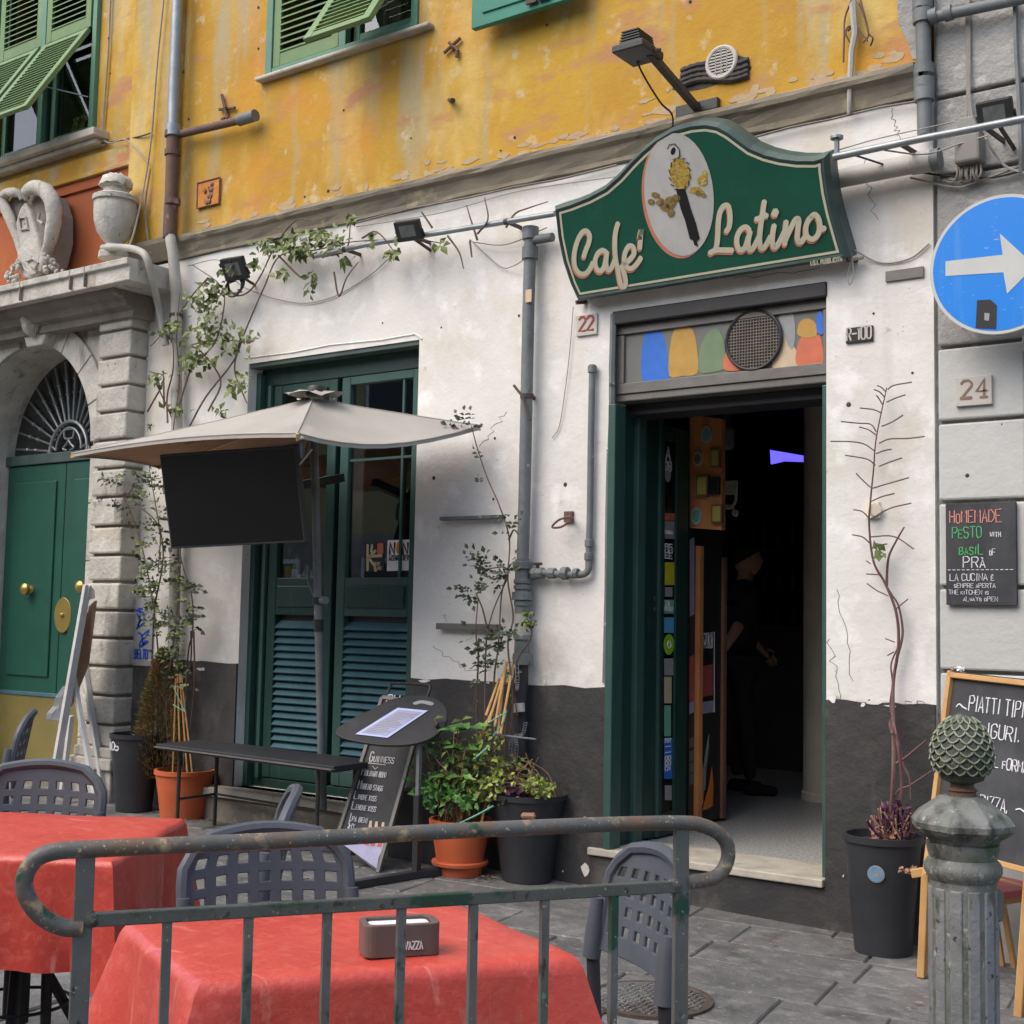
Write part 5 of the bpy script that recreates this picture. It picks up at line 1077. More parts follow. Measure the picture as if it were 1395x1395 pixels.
q = MB(); q.tube([FY(*p_) for p_ in [(231, 318, -.12), (236, 345, -.14), (240, 400, -.08), (240, 470, -.07), (241, 590, -.07), (239, 760, -.07), (236, 900, -.07)]], .038, 12); q.build('painted_run', 'pipel', t, smooth=True)
for x, y_ in ((231, 322), (240, 430), (240, 560), (238, 790)): q = MB(); q.lathe([(.04, -.012), (.047, -.012), (.047, .012), (.04, .012)], FY(x, y_, -.12 if y_ < 400 else -.07), 12); q.build('clamp', 'iron', t)
t = pipe('branch_pipe', [(240, 184), (300, 170), (330, 163)], .028, 'rust', 'slanting brown branch pipe on the yellow wall joining the drainpipe', y=-.09, sm=1)
q = MB(); q.tube([FY(326, 164, -.09), FY(348, 157, -.09)], .040, 12); q.build('end_piece', 'pipe', t, smooth=True)
pipe('curved_conduit', [(140, 338, -.30), (165, 337, -.30), (188, 341, -.30), (200, 352, -.32), (208, 385, -.25), (218, 425, -.12), (226, 470, -.08)], .025, 'pipel', 'pale grey conduit bending over the doorway cornice and down to the drainpipe', sm=5)
for q_ in list(t.children): pass
t = pipe('corner_pipe', [(1256, -30), (1258, 60), (1259, 120), (1260, 185)], .034, 'pipe', 'grey pipe down the corner of the yellow wall with a branch to the right', y=-.06, joints=[(1256, 5), (1257, 22), (1258, 98), (1258, 112), (1259, 128)], sm=1)
q = MB(); a = FY(1262, 22, -.06); c = FY(1278, 22, -.07); e = FY(1420, -8, -.07); q.tube([a, c, e], .026, 12); q.build('branch_run', 'pipe', t, smooth=True)
for x, y_ in ((1272, 22), (1292, 18)): q = MB(); q.lathe([(.026, -.02), (.036, -.018), (.036, .018), (.026, .02)], FY(x, y_, -.07), 12, (1, 0, .1)); q.build('collar', 'pipe', t, smooth=True)
t = pipe('thick_grey_pipe', [(1120, 248), (1180, 236), (1240, 224), (1262, 220)], .045, 'pipel', 'thick weathered pipe lying along the white wall right of the sign', y=-.08, joints=[(1256, 221)], jr=1.15, sm=1)
q = MB(); q.tube([FY(1262, 220, -.08), FY(1281, 216, -.08)], .050, 14); q.build('end_cap', 'pipe', t, smooth=True)
t = pipe('steel_rail', [(1136, 214, -.30), (1250, 190, -.30), (1395, 162, -.30), (1430, 155, -.3)], .017, 'steel', 'thin galvanised steel tube reaching from the sign to the grey house', y=-.3, sm=1)
q = MB(); c = FY(1140, 205, -.30); q.tube([c-V((0, 0, .04)), c+V((0, 0, .06))], .013, 8); q.lathe([(.03, -.006), (.03, .006)], c+V((0, 0, .06)), 10); q.build('end_clamp', 'steel', t)
for x in (1225, 1340): c = FY(x, 195-(x-1225)*.2, -.30); q = MB(); q.bar(c, V((c.x, .03, c.z+.03)), .02, .012); q.build('bracket', 'iron', t)
pipe('awning_tube', [(430, 349, -.14), (500, 333, -.14), (580, 320, -.14), (660, 307, -.14), (756, 291, -.14)], .016, 'steel', 'thin steel tube carrying the climbing plant left of the cafe sign', y=-.14, brackets=[(470, 340), (565, 323), (690, 302)], sm=1)
# junction box with cables
jb = thing('junction_box', 'grey plastic junction box with a bundle of cables on the grey house', 'junction box', FY(1320, 222, 0))
a = FY(1306, 222, -.0); c = FY(1335, 160, 0); q = MB(); q.box(FY(1301, 200, -.08).x, FY(1336, 200, -.08).x, -.10, -.0, FY(1318, 222, -.08).z, FY(1318, 182, -.08).z); q.build('box_lower', 'boxgrey', jb, bevel=.012)
q = MB(); x0, x1, z0, z1 = FY(1301, 200, -.08).x+.003, FY(1336, 200, -.08).x-.003, FY(1318, 181, -.08).z, FY(1318, 160, -.08).z
q.prism([(x0, -.095, z0), (x1, -.095, z0), (x1-.025, -.095, z1), (x0+.02, -.095, z1)], (0, .095, 0)); q.build('box_cover', 'boxgrey', jb, bevel=.006)
for i in range(9):
    x = 1303+i*4; q = MB(); dx_ = U(-12, 6); q.tube(cr([FY(x, 222, -.05), FY(x+U(-2, 2), 236, -.06), FY(x+dx_*.6, 246+U(-3, 3), -.04), FY(x+dx_*1.6-8, 250-U(0, 6), -.02)]), .0055, 5); q.build('cable_tail', 'wire', jb, smooth=True)
for i in range(3): q = MB(); q.tube(cr([FY(1316+i*4, 160, -.04), FY(1318+i*1.5, 130, -.03), FY(1317+i*2, 60, -.02), FY(1316+i*2, 10, -.02), FY(1315+i*2, -20, -.02)]), .005, 5); q.build('feed_cable', 'wire', jb, smooth=True)
def cable(pts, r, mt, label, y=-.03, n=6): 
    q = MB(); q.tube(cr([FY(p_[0], p_[1], p_[2] if len(p_) > 2 else y) for p_ in pts], n), r, 5); return tag(q.build('cable', mt, smooth=True), label, 'cable')
cable([(1383, -10), (1384, 60), (1388, 130), (1391, 200), (1391, 235)], .012, 'pipe', 'dark conduit running down the far right of the grey house')
cable([(1140, 208, -.3), (1165, 212, -.25), (1210, 226, -.1), (1240, 232, -.05), (1290, 240), (1350, 242), (1395, 232)], .005, 'wireb', 'black cable sagging from the sign end past the junction box')
cable([(1343, 188, -.28), (1352, 205, -.1), (1372, 228, -.04), (1400, 236)], .006, 'whitewood', 'white cable hanging from the right floodlight')
cable([(1140, 205, -.3), (1200, 188, -.2), (1300, 166, -.1)], .003, 'wire', 'thin pale wire above the galvanised tube')
cable([(1205, 205, -.3), (1260, 210, -.2), (1310, 195, -.1), (1345, 185, -.1)], .004, 'wire', 'tan wire hung just under the galvanised tube')
cable([(1162, 340, -.03), (1200, 358, -.01), (1240, 352, -.01), (1266, 332, -.01)], .004, 'wire', 'thin wire sagging across the white wall beside the sign', n=8)
cable([(1240, 242), (1300, 255), (1330, 248), (1395, 225)], .005, 'wire', 'tan cable looping under the junction box')
cable([(224, -10, -.09), (214, 90, -.09), (206, 190, -.09), (195, 260, -.12), (183, 315, -.2), (176, 335, -.25)], .007, 'wire', 'long grey cable down the yellow pilaster to the urn')
cable([(151, -10, .02), (148, 60, .02), (144, 120, .02), (140, 175, .02), (140, 190, .02)], .008, 'wire', 'grey cable beside the left window ending at a bracket')
cable([(140, 190, .0), (150, 195, -.02), (170, 190, -.05), (183, 200, -.08), (202, 222, -.09)], .005, 'wire', 'looped thin cable crossing from the left window to the pilaster')
cable([(205, 230, -.08), (198, 280, -.09), (202, 330, -.08), (206, 345, -.07)], .007, 'wire', 'short cable beside the drainpipe above the doorway cornice')
cable([(138, 195, .0), (160, 192, -.02), (190, 186, -.07), (206, 181, -.08)], .006, 'iron', 'rusty iron strip between left window and pilaster')
cable([(256, 362, -.08), (300, 355, -.08), (330, 390, -.03), (400, 412, -.015), (450, 406, -.01), (500, 378, -.01), (530, 352, -.02)], .0035, 'wire', 'thin wire sagging over the white wall above the cafe window', n=8)
cable([(640, 326, -.03), (680, 362, -.02), (700, 362, -.04), (725, 345, -.06)], .0035, 'wire', 'thin wire knotted left of the downpipe')
cable([(645, 330, -.03), (690, 333, -.03), (745, 310, -.05)], .0035, 'wire', 'thin wire curving behind the top of the downpipe')
cable([(781, 418, -.02), (776, 480, -.015), (770, 530, -.015), (762, 580, -.01), (752, 597, -.01)], .0025, 'wire', 'fine wire hanging from the sign corner beside number plate 22', n=8)
cable([(485, 309, -.05), (600, 290, -.05), (700, 262, -.05), (800, 246, -.06), (870, 237, -.06)], .003, 'wire', 'taut fine wire under the string course left of the sign')
# floodlights
def flood(px, py, y, label, yaw=0, k=1.0, w_=.15, h_=.11, tilt=.5, ext=None):
    c = FY(px, py, y); t = thing('floodlight', label, 'floodlight', c, 'small floodlights on the facade')
    nrm = V((math.sin(yaw)*math.cos(tilt), -math.cos(yaw)*math.cos(tilt), -math.sin(tilt))); rv = V((math.cos(yaw), math.sin(yaw), 0)); uv = rv.cross(nrm)*-1
    if uv.z < 0: uv = -uv
    q = MB(); q.obox(c, rv*w_/2, uv*h_/2, nrm*.018); q.build('housing', 'black', t, bevel=.008)
    q = MB(); q.obox(c+nrm*.019, rv*w_*.30, uv*h_*.28, nrm*.001); q.build('lens', 'lamp', t)
    q = MB(); q.obox(c-nrm*.035, rv*w_*.3, uv*h_*.35, nrm*.018); q.build('driver_box', 'black', t, bevel=.006)
    q = MB(); e = V((c.x+.02, min(-.005, 0), c.z-.10)); q.tube([c-rv*w_*.52, c-rv*w_*.52-V((0, 0, .05))-nrm*.04, c+rv*w_*.52-V((0, 0, .05))-nrm*.04, c+rv*w_*.52], .007, 6); q.tube([c-V((0, 0, .05))-nrm*.04, ext or V((c.x, 0, c.z-.07))], .010, 6); q.build('bracket', 'iron', t)
flood(557, 314, -.20, 'small floodlight above the cafe window, between climber and downpipe', .15, w_=.17, h_=.12, tilt=.5)
flood(320, 366, -.18, 'small floodlight in the climbing plant at the left end of the white wall', .1, w_=.19, h_=.15, tilt=.5)
flood(1356, 154, -.28, 'small floodlight above the blue arrow sign on the right', .0, w_=.15, h_=.115, tilt=.4)
q = MB()
for i in range(4): c = FY(322, 386+i*2, -.12); q.tube([c+V((.075*math.cos(a), -.008*i, .065*math.sin(a))) for a in [j*math.pi/10 for j in range(20)]], .006, 5, closed=True)
tag(q.build('coiled_cable', 'wireb', smooth=True), 'coil of black cable hanging under the left floodlight', 'cable')
# ================================================================ PLATES AND BOARDS
def plate(name, quadpx, y, mt, label, cat, th=.012, bev=.002):
    P = [FY(a, c, y) for a, c in quadpx]; x0 = (P[0].x+P[3].x)/2; x1 = (P[1].x+P[2].x)/2; z1 = (P[0].z+P[1].z)/2; z0 = (P[2].z+P[3].z)/2
    t = thing(name, label, cat, ((x0+x1)/2, y, z0)); q = MB(); q.box(x0, x1, y, y+th, z0, z1); q.build('plate', mt, t, bevel=bev); return t, x0, x1, z0, z1
X_, Z_ = V((1, 0, 0)), V((0, 0, 1))
t, x0, x1, z0, z1 = plate('house_number', [(785, 430), (813, 427), (813, 455), (785, 458)], -.014, 'plate', 'small stone plate with red number 22 left of the door', 'house number')
q = MB(); text('22', q, (x0+.018, -.0145, z0+.026), X_, Z_, .075, .013, fit=(x1-x0)*.78, gap=.25); q.build('lettering', 'redpaint', t)
t, x0, x1, z0, z1 = plate('house_number', [(1152, 447), (1189, 443), (1189, 464), (1152, 468)], -.012, 'p_black', 'black plate with pale R-100 right of the door', 'house number', .01)
q = MB(); text('R-100', q, (x0+.006, -.0125, z0+.012), X_, Z_, .06, .008, fit=(x1-x0)*.95, gap=.34, wd=.4); q.build('lettering', 'plate', t)
t, x0, x1, z0, z1 = plate('house_number', [(1302, 514), (1351, 511), (1351, 551), (1301, 553)], -.022, 'plate', 'pale plate with brown number 24 on the grey house', 'house number', .02)
q = MB()
for ch, xo in (('2', .026), ('4', .092)):
    text(ch, q, (x0+xo, -.0225, z0+.035), X_, Z_, .078, .011, fit=.05, gap=.1)
a0 = x0+.026; q.ribbon([(a0-.004, -.0225, z0+.035), (a0+.044, -.0225, z0+.035)], (0, -1, 0), .014); a0 = x0+.092; q.ribbon([(a0+.016, -.0225, z0+.033), (a0+.048, -.0225, z0+.033)], (0, -1, 0), .01)
q.build('lettering', 'brownpaint', t)
t, *_ = plate('blank_plate', [(1206, 369), (1258, 363), (1258, 377), (1206, 384)], -.012, 'metalfr', 'blank grey metal plate on the white wall below the wires', 'plate', .01)
t, x0, x1, z0, z1 = plate('relief_tile', [(270, 250), (300, 241), (298, 276), (268, 285)], -.024, 'tile', 'square orange relief tile in the yellow wall right of the drainpipe', 'tile', .012)
q = MB(); 
for k_ in range(9): c = V(((x0+x1)/2+U(-.05, .05), -.026, (z0+z1)/2+U(-.07, .07))); q.lathe([(.003, -.015), (U(.015, .03), 0), (.003, .012)], c, 7, (U(-.5, .5), -1, U(-.5, .5)))
q.build('relief', 'brownb', t, smooth=True)
q = MB(); q.tube([(x0, -.026, z0), (x1, -.026, z0), (x1, -.026, z1), (x0, -.026, z1)], .006, 6, closed=True); q.build('tile_edge', 'brownb', t)
# chalkboard on the grey house
t, x0, x1, z0, z1 = plate('menu_chalkboard', [(1288, 686), (1385, 684), (1384, 825), (1289, 824)], -.03, 'chalkb', 'dark hanging chalkboard offering homemade pesto on the grey house', 'chalkboard', .02)
q = MB(); W_ = x1-x0; H_ = z1-z0; yy = -.0305
def ln(s_, fx, fz, h, w_, fit, mb): text(s_, mb, (x0+W_*fx, yy, z1-H_*fz), X_, Z_, h, w_, fit=W_*fit, jit=.09)
qr, qg, qw = MB(), MB(), MB()
ln('HoMEMADE', .06, .19, .054, .0042, .76, qr); ln('PeSTO', .10, .34, .048, .0042, .44, qg); ln('basiL', .20, .505, .044, .0042, .36, qg)
q2 = MB(); 
for i in range(14): q2.ribbon([(x0+W_*(.03+i*.068), yy, z1-H_*.655), (x0+W_*(.03+i*.068+.04), yy, z1-H_*.655)], (0, -1, 0), .003)
qr.build('lettering', 'chalkr', t); qg.build('lettering', 'chalkg', t); qw = MB()
ln('with', .64, .335, .028, .0028, .16, qw); ln('oF', .63, .515, .028, .0028, .09, qw); ln('PRà', .25, .63, .046, .0042, .34, qw)
ln('LA CUCINA è', .06, .76, .030, .003, .64, qw); ln('sEMPRE aPERTA', .12, .83, .019, .0022, .60, qw); ln('THE kiTCHEN is', .04, .895, .019, .002, .58, qw); ln('aLwaYs oPEN', .25, .96, .019, .002, .50, qw)
qw.build('lettering', 'chalk', t); q2.build('dashed_line', 'chalk', t)
# blue one way sign
c = FY(1363, 360, -.22); R_ = .295
bs = thing('arrow_sign', 'round blue road sign with a pale arrow pointing right', 'road sign', c-V((0, 0, R_)))
q = MB(); q.lathe([(R_, -.02), (R_+.006, -.015), (R_+.006, .004), (R_-.006, .004)], c, 64, (0, -1, 0)); q.build('rim', 'signwhite', bs, smooth=True)
q = MB(); q.lathe([(R_-.008, 0), (R_-.008, .005)], c, 64, (0, -1, 0)); q.build('blue_face', 'blue', bs)
ya = c.y-.0065
A_ = [FY(x, y, ya) for x, y in [(1288, 356), (1366, 347), (1362, 318), (1410, 362), (1372, 400), (1367, 371), (1288, 376)]]
q = MB(); q.prism(A_, (0, .001, 0)); q.build('arrow', 'signwhite', bs)
q = MB(); P = [FY(x, y, ya) for x, y in [(1331, 409), (1349, 408), (1358, 416), (1357, 448), (1329, 447)]]; q.prism(P, (0, .001, 0)); st = q.build('dark_sticker', 'p_black', bs); q = MB(); q.prism([FY(x, y, ya-.001) for x, y in [(1341, 426), (1348, 427), (1347, 437), (1341, 436)]], (0, .0008, 0)); q.build('sticker_mark', 'p_grey', st)
q = MB(); q.bar(c+V((.18, .02, .1)), V((c.x+.18, .0, c.z+.1)), .03, .02); q.bar(c+V((-.1, .02, -.1)), V((c.x-.1, .0, c.z-.1)), .03, .02); q.build('wall_bracket', 'iron', bs)
# wall ledges and hooks
for (xa_, ya_, xb_, yb_, lb) in ((603, 707, 684, 704, 'thin metal strip on the white wall, the upper of two right of the window'), (598, 853, 680, 858, 'thicker rusty batten on the white wall, the lower of two right of the window')):
    a, c = FY(xa_, ya_, -.02), FY(xb_, yb_, -.02); q = MB(); hh_ = .01 if ya_ < 800 else .018; q.box(a.x, c.x, -.05, 0, a.z-hh_, a.z+hh_); tag(q.build('wall_batten', 'pipe' if ya_ < 800 else 'metalfr', bevel=.003), lb, 'batten')
q = MB(); q.tube(cr([FY(x, y, -.08) for x, y in [(778, 704), (762, 708), (752, 718), (764, 718), (775, 711)]]), .006, 6); q.tube([FY(778, 704, 0), FY(778, 708, -.1)], .008, 6); q.box(FY(771, 700).x, FY(782, 700).x, -.02, 0, FY(776, 712).z, FY(776, 697).z)
tag(q.build('wall_hook', 'rust'), 'rusty ring hook on the white wall left of the gas pipe', 'hook')
q = MB(); q.tube([FY(1192, 694), FY(1192, 694, -.04)], .03, 8); q.box(FY(1182, 700).x, FY(1199, 700).x, -.02, 0, FY(1190, 706).z, FY(1190, 684).z); tag(q.build('wall_fixing', 'column'), 'old square fixing behind the bare climbing stem', 'fixing')
q = MB()
for (x, y, s) in ((591, 651, 3), (707, 430, 2), (674, 597, 2), (672, 680, 2), (770, 660, 3), (1156, 551, 3), (1243, 508, 1.5), (1190, 427, 1.5), (1318, 648, 4), (1184, 955, 2), (521, 440, 1.5), (601, 446, 1.5), (1365, 578, 1.5)):
    p = FY(x, y, -.001); r = s*.0042; q.lathe([(r, 0), (r*.6, .003), (.0005, .004)], p, 7, (0, -1, 0))
o = q.build('plaster_hole', 'earth', house); o['kind'] = 'stuff'
# blue and white poster at the left
t, x0, x1, z0, z1 = plate('wall_poster', [(183, 813), (208, 810), (207, 906), (180, 908)], -.018, 'p_grey', 'pale poster with blue scribbles on the white wall beside the pilaster', 'poster', .004, 0)
q = MB(); 
for k_ in range(5): 
    c = V((x0+(x1-x0)*U(.3, .7), -.0185, z0+(z1-z0)*(.35+.12*k_))); q.ribbon(cr([c+V((U(-.07, .07), 0, U(-.04, .04))) for _ in range(5)], 4), (0, -1, 0), U(.006, .016))
text('BELTO', q, (x0+.03, -.0185, z0+.05), X_, Z_, .06, .012, fit=(x1-x0)*.7); q.build('blue_print', 'p_blue', t)
# dead root hanging at the top right
rt_ = thing('dead_root', 'dead grey climbing root hanging down the yellow wall at the upper right', 'plant', FY(1158, 150, -.03))
q = MB(); q.tube(cr([FY(x, y, -.05) for x, y in [(1161, -10), (1163, 25), (1165, 45), (1160, 70), (1158, 110), (1157, 135), (1156, 152)]]), [.017, .017, .016, .016, .015, .015]*5+[.012], 7) if False else q.tube([FY(x, y, -.05) for x, y in [(1161, -10), (1163, 25), (1165, 45), (1160, 70), (1158, 110), (1157, 135), (1156, 155)]], [.02, .018, .017, .015, .014, .012, .008], 7); q.build('stem', 'pipel', rt_, smooth=True)
q = MB()
for pts in ([(1160, 0), (1151, 25), (1150, 50), (1149, 85)], [(1165, 38), (1156, 36), (1152, 45), (1158, 58)], [(1172, 0), (1178, 22), (1183, 45), (1189, 52), (1186, 62)], [(1165, 35), (1175, 48), (1182, 56)], [(1170, 5), (1180, 30), (1183, 48), (1176, 58)], [(1163, 35), (1155, 42), (1160, 34)]): q.tube(cr([FY(x, y, -.05+U(-.02, .02)) for x, y in pts], 4), .0045, 5)
q.build('rootlet', 'stem', rt_)
# ================================================================ UMBRELLA, TV, BENCH
A_, B_, C_, D_ = FY(655, 580, -.12), FY(405, 590, -1.28), FY(97, 618, -1.08), FY(216, 634, -.12)
PK = FY(426, 543, -.66)
um = thing('parasol', 'grey beige rectangular parasol with tan underside over the television and bench', 'parasol', (-5.45, -.22, .30))
q = MB(); NS = 10; ring_ = []
edges = ((A_, B_, .075), (B_, C_, -.035), (C_, D_, -.01), (D_, A_, -.05))
for P0, P1, sg in edges:
    for i in range(8):
        t = i/8; p = P0.lerp(P1, t); mid = 4*t*(1-t); ctr = (A_+B_+C_+D_)/4
        p = p+(ctr-p)*(.05*mid)-V((0, 0, sg*mid)); ring_.append(p)
rows = 9; n_ = len(ring_); vs = []
for r_ in range(rows+1):
    f = r_/rows
    for i, p in enumerate(ring_):
        x = PK.lerp(p, .03+.97*f); mid = (i % 8)/8; mid = 4*mid*(1-mid); sag = .012*math.sin(math.pi*f)*(.35+mid); x = x+V((0, 0, -sag+.004*noise.noise(x*6))); vs.append(x)
fs = [(r_*n_+i, (r_+1)*n_+i, (r_+1)*n_+(i+1) % n_, r_*n_+(i+1) % n_) for r_ in range(rows) for i in range(n_)]
q.add(vs, fs); top = q.build('canopy', 'canopy', um, smooth=True)
q = MB(); q.add([v-V((0, 0, .006)) for v in vs], [tuple(reversed(f)) for f in fs]); q.build('canopy_underside', 'canopyin', top, smooth=True)
q = MB()
for i in range(n_):
    j = (i+1) % n_; a, c = ring_[i], ring_[j]; dz = V((0, 0, .022)); q.quad(a-dz, c-dz, c+V((0, 0, .002)), a+V((0, 0, .002)))
q.tube([p+V((0, 0, 0)) for p in ring_], .004, 5, closed=True); q.build('canopy_hem', 'canopy', top)
q = MB()
for ci in (0, 8, 16, 24): q.tube([vs[r_*n_+ci]+V((0, 0, .002)) for r_ in range(rows+1)], .0035, 4)
q.build('canopy_seam', 'canopy', top)
q = MB()
for p in (A_, B_, C_, D_): q.bar(PK-V((0, 0, .07)), p-V((0, 0, .02)), .016, .012)
for a, c in ((B_, C_), (D_, A_)): q.bar(PK-V((0, 0, .08)), ((a+c)/2).lerp(PK, .08)-V((0, 0, .02)), .016, .012)
q.build('canopy_rib', 'wood', um)
pb0 = FY(440, 1106, -.20); pt0 = FY(428, 596, -.42)
q = MB(); q.tube([pb0, pt0, pt0+V((.0, -.03, .10))], .024, 14); pole = q.build('pole', 'pipe', um, smooth=True)
q = MB(); q.tube([pt0+V((0, -.02, .06)), PK-V((0, 0, .08))], .018, 8); q.build('tilt_arm', 'pipe', um, smooth=True)
for y_, r_ in ((818, .034), (848, .030), (855, .028)):
    p = pb0.lerp(pt0, (1106-y_)/510); q = MB(); q.lathe([(.024, -.02), (r_, -.02), (r_, .02), (.024, .02)], p, 14); q.build('pole_collar', 'black', pole)
p = pb0.lerp(pt0, (1106-822)/510); q = MB(); q.tube([p, p+V((-.05, -.03, .12)), p+V((-.06, -.03, .22))], .010, 8); q.tube([p+V((.02, 0, .02)), p+V((.09, -.03, .02))], .022, 8); q.build('crank_handle', 'pipe', pole)
for i in range(15):
    if i in (3,): continue
q = MB(); pv = []
for i in range(28):
    a = 2*math.pi*i/28; r_ = .13+.03*math.sin(3*a+1)+.03*math.sin(7*a); pv.append((a, r_))
for k_, (rr, zz_) in enumerate(((.15, .035), (.6, .025), (1, .004))):
    for a, r_ in pv: q.v.append(PK+V((math.cos(a)*r_*rr*1.1, math.sin(a)*r_*rr, zz_+(.016*math.sin(5*a+1) if k_ == 2 else 0)+.01)))
for k_ in range(2):
    for i in range(28): j = (i+1) % 28; q.f.append((k_*28+i, (k_+1)*28+i, (k_+1)*28+j, k_*28+j)); q.mi.append(0)
q.f.append(tuple(range(28))); q.mi.append(0); q.build('vent_flap', 'canopy', um, smooth=True)
q = MB(); q.lathe([(.06, -.02), (.06, .010), (.05, .03), (.02, .036)], PK+V((.03, 0, .035)), 16); q.build('finial', 'black', um, smooth=True)
q = MB(); q.tube([B_, B_+V((-.02, .02, -.03)), B_+V((.02, .02, -.02))], .008, 6); q.build('corner_knot', 'cream', um)
# television
tv = thing('television', 'black flat television tilted down under the parasol', 'television', FY(320, 745, -.8))
TQ = [FY(217, 620, -.98), FY(401.5, 607, -.98), FY(416, 738.5, -.82), FY(233, 748, -.82)]
tn = (TQ[1]-TQ[0]).cross(TQ[3]-TQ[0]).normalized(); tn = tn if tn.y < 0 else -tn
def tq(u, v_, d=0): return TQ[0].lerp(TQ[1], u).lerp(TQ[3].lerp(TQ[2], u), v_)+tn*d
q = MB(); q.prism([tq(0, 0), tq(1, 0), tq(1, 1), tq(0, 1)], -tn*.035); q.build('case', 'blackp', tv, bevel=.004)
q = MB(); q.prism([tq(.012, .02, .001), tq(.988, .02, .001), tq(.988, .975, .001), tq(.012, .975, .001)], -tn*.0009); q.build('screen', 'screen', tv)
q = MB(); q.box((tq(.5, .5)-tn*.1).x-.15, (tq(.5, .5)-tn*.1).x+.15, (tq(.5, .5)-tn*.1).y, (tq(.5, .5)-tn*.04).y, tq(.5, .7).z, tq(.5, .3).z); q.bar(tq(.5, .5, -.08), V((tq(.5, .5).x, -.01, tq(.5, .3).z+.1)), .05, .05); q.build('wall_arm', 'black', tv)
q = MB(); q.tube(cr([tq(-.0, .1, -.05), tq(-.02, .25, -.06), tq(-.02, .35, -.05), tq(.0, .45, -.05)]), .012, 6); q.build('cable_bundle', 'p_sky', tv)
q = MB(); q.tube([tq(1, .2, -.02), FY(425, 612, -.9)], .005, 6); q.build('stay', 'whitewood', tv)
# low bench
bn = thing('bench', 'low dark plank bench on thin metal legs in front of the louvred window', 'bench', (-6.1, -.6, .09))
zb3 = .60; fl_, fr_ = FZ(213, 1013, zb3), FZ(455, 1044, zb3); dn_ = V((0, 1, 0)); back = FZ(517, 1036, zb3)-fr_
q = MB(); q.prism([fl_, fr_, fr_+back, fl_+back], (0, 0, -.035)); q.build('plank', 'blackp', bn, bevel=.004)
q = MB(); q.bar(fl_-V((0, .002, .018)), fr_-V((0, .002, .018)), .034, .006, side=(0, 1, 0)); q.build('edge_strip', 'metalfr', bn)
for u_ in (.12, .90):
    for w_ in (.1, .9):
        p = fl_.lerp(fr_, u_)+back*w_; q = MB(); q.tube([p-V((0, 0, .035)), V((p.x, p.y, gz(p.x)))], .012, 8); q.build('leg', 'black', bn)
q = MB(); z_ = .28
a = fl_.lerp(fr_, .12)+back*.1; c = fl_.lerp(fr_, .12)+back*.9; q.tube([V((a.x, a.y, z_)), V((c.x, c.y, z_))], .008, 6); e = fl_.lerp(fr_, .9)+back*.9; q.tube([V((c.x, c.y, z_)), V((e.x, e.y, z_))], .008, 6); q.build('stretcher', 'black', bn)
# ================================================================ MENU STAND AND GUINNESS BOARD
mb0 = G(567, 1196); ms = thing('menu_stand', 'black oval menu stand with a sheet of paper clipped to its sloping board', 'menu stand', mb0)
q = MB(); hp = FY(563, 1005, mb0.y); q.box(mb0.x-.018, mb0.x+.018, mb0.y-.018, mb0.y+.018, mb0.z+.02, FY(565, 1082, mb0.y).z); q.build('lower_post', 'black', ms, bevel=.003)
q = MB(); q.box(mb0.x-.012, mb0.x+.010, mb0.y-.012, mb0.y+.012, FY(565, 1084, mb0.y).z, hp.z); q.build('upper_post', 'pipe', ms, bevel=.002)
for x, y, w_ in ((468, 1213, 0), (603, 1192, 0)):
    e = G(x, y); q = MB(); q.bar(mb0+V((0, 0, .02)), e+V((0, 0, .02)), .04, .05); q.build('foot', 'blackp', ms, bevel=.004)
bc = FY(533, 982, mb0.y-.02); mn = V((.28, -.55, .72)).normalized()
def FM(x, y, d=0): return onplane(x, y, bc+mn*d, mn)
el = cr([FM(*p_) for p_ in [(458, 993), (480, 978), (505, 966), (530, 953), (560, 947), (590, 950), (607, 964), (607, 985), (590, 1003), (560, 1013), (520, 1014), (480, 1008), (462, 1002)]], 5, True)
q = MB(); q.prism([p_-mn*.003 for p_ in el], -mn*.016); mbd = q.build('oval_board', 'blackp', ms, bevel=.003)
q = MB(); q.prism([FM(*p_, .002) for p_ in [(484, 1000), (542, 964), (583, 968), (528, 1005)]], -mn*.001); pp = q.build('menu_sheet', 'paperb', ms)
q = MB(); q.prism([FM(*p_, .0035) for p_ in [(492, 998), (543, 967), (576, 970), (526, 1002)]], -mn*.001); q.build('print_area', 'p_lilac', pp)
q = MB(); u0, v0_ = FM(493, 998, .004), FM(543, 968, .004); w0 = FM(526, 1001.5, .004)
for i in range(14):
    s_ = .08+.065*i; a = v0_.lerp(u0, s_); c = a+(w0-u0)*U(.5, .92); q.ribbon([a+(w0-u0)*.06, c], mn, .004, .0004)
q.build('printed_lines', 'p_grey', pp)
q = MB(); q.prism(cr([FM(*p_, -.0015) for p_ in [(563, 957), (575, 954), (590, 957), (588, 961), (575, 958), (565, 960)]], 3, True), -mn*.001); q.build('hand_slot', 'p_grey', ms)
gb = thing('a_board', 'slim black chalk A-board headed GUINNESS leaning behind the menu stand', 'sign board', G(487, 1178))
ab = G(513, 1188); bl = G(462, 1150+8)
yA = ab.y; gn = V((.12, -.93, .34)).normalized()
def FG(x, y, d=0): return onplane(x, y, ab+gn*d, gn)
pa_ = [FG(516, 1012), FG(553, 1016), FG(575, 1016)]
Q = [FG(534, 952), FG(596, 962), FG(514, 1186), FG(461, 1143)]
q = MB(); q.prism([FG(521, 950), FG(580, 958), FG(515, 1189), FG(459, 1143)], -gn*.015); bd = q.build('chalk_panel', 'chalkb', gb)
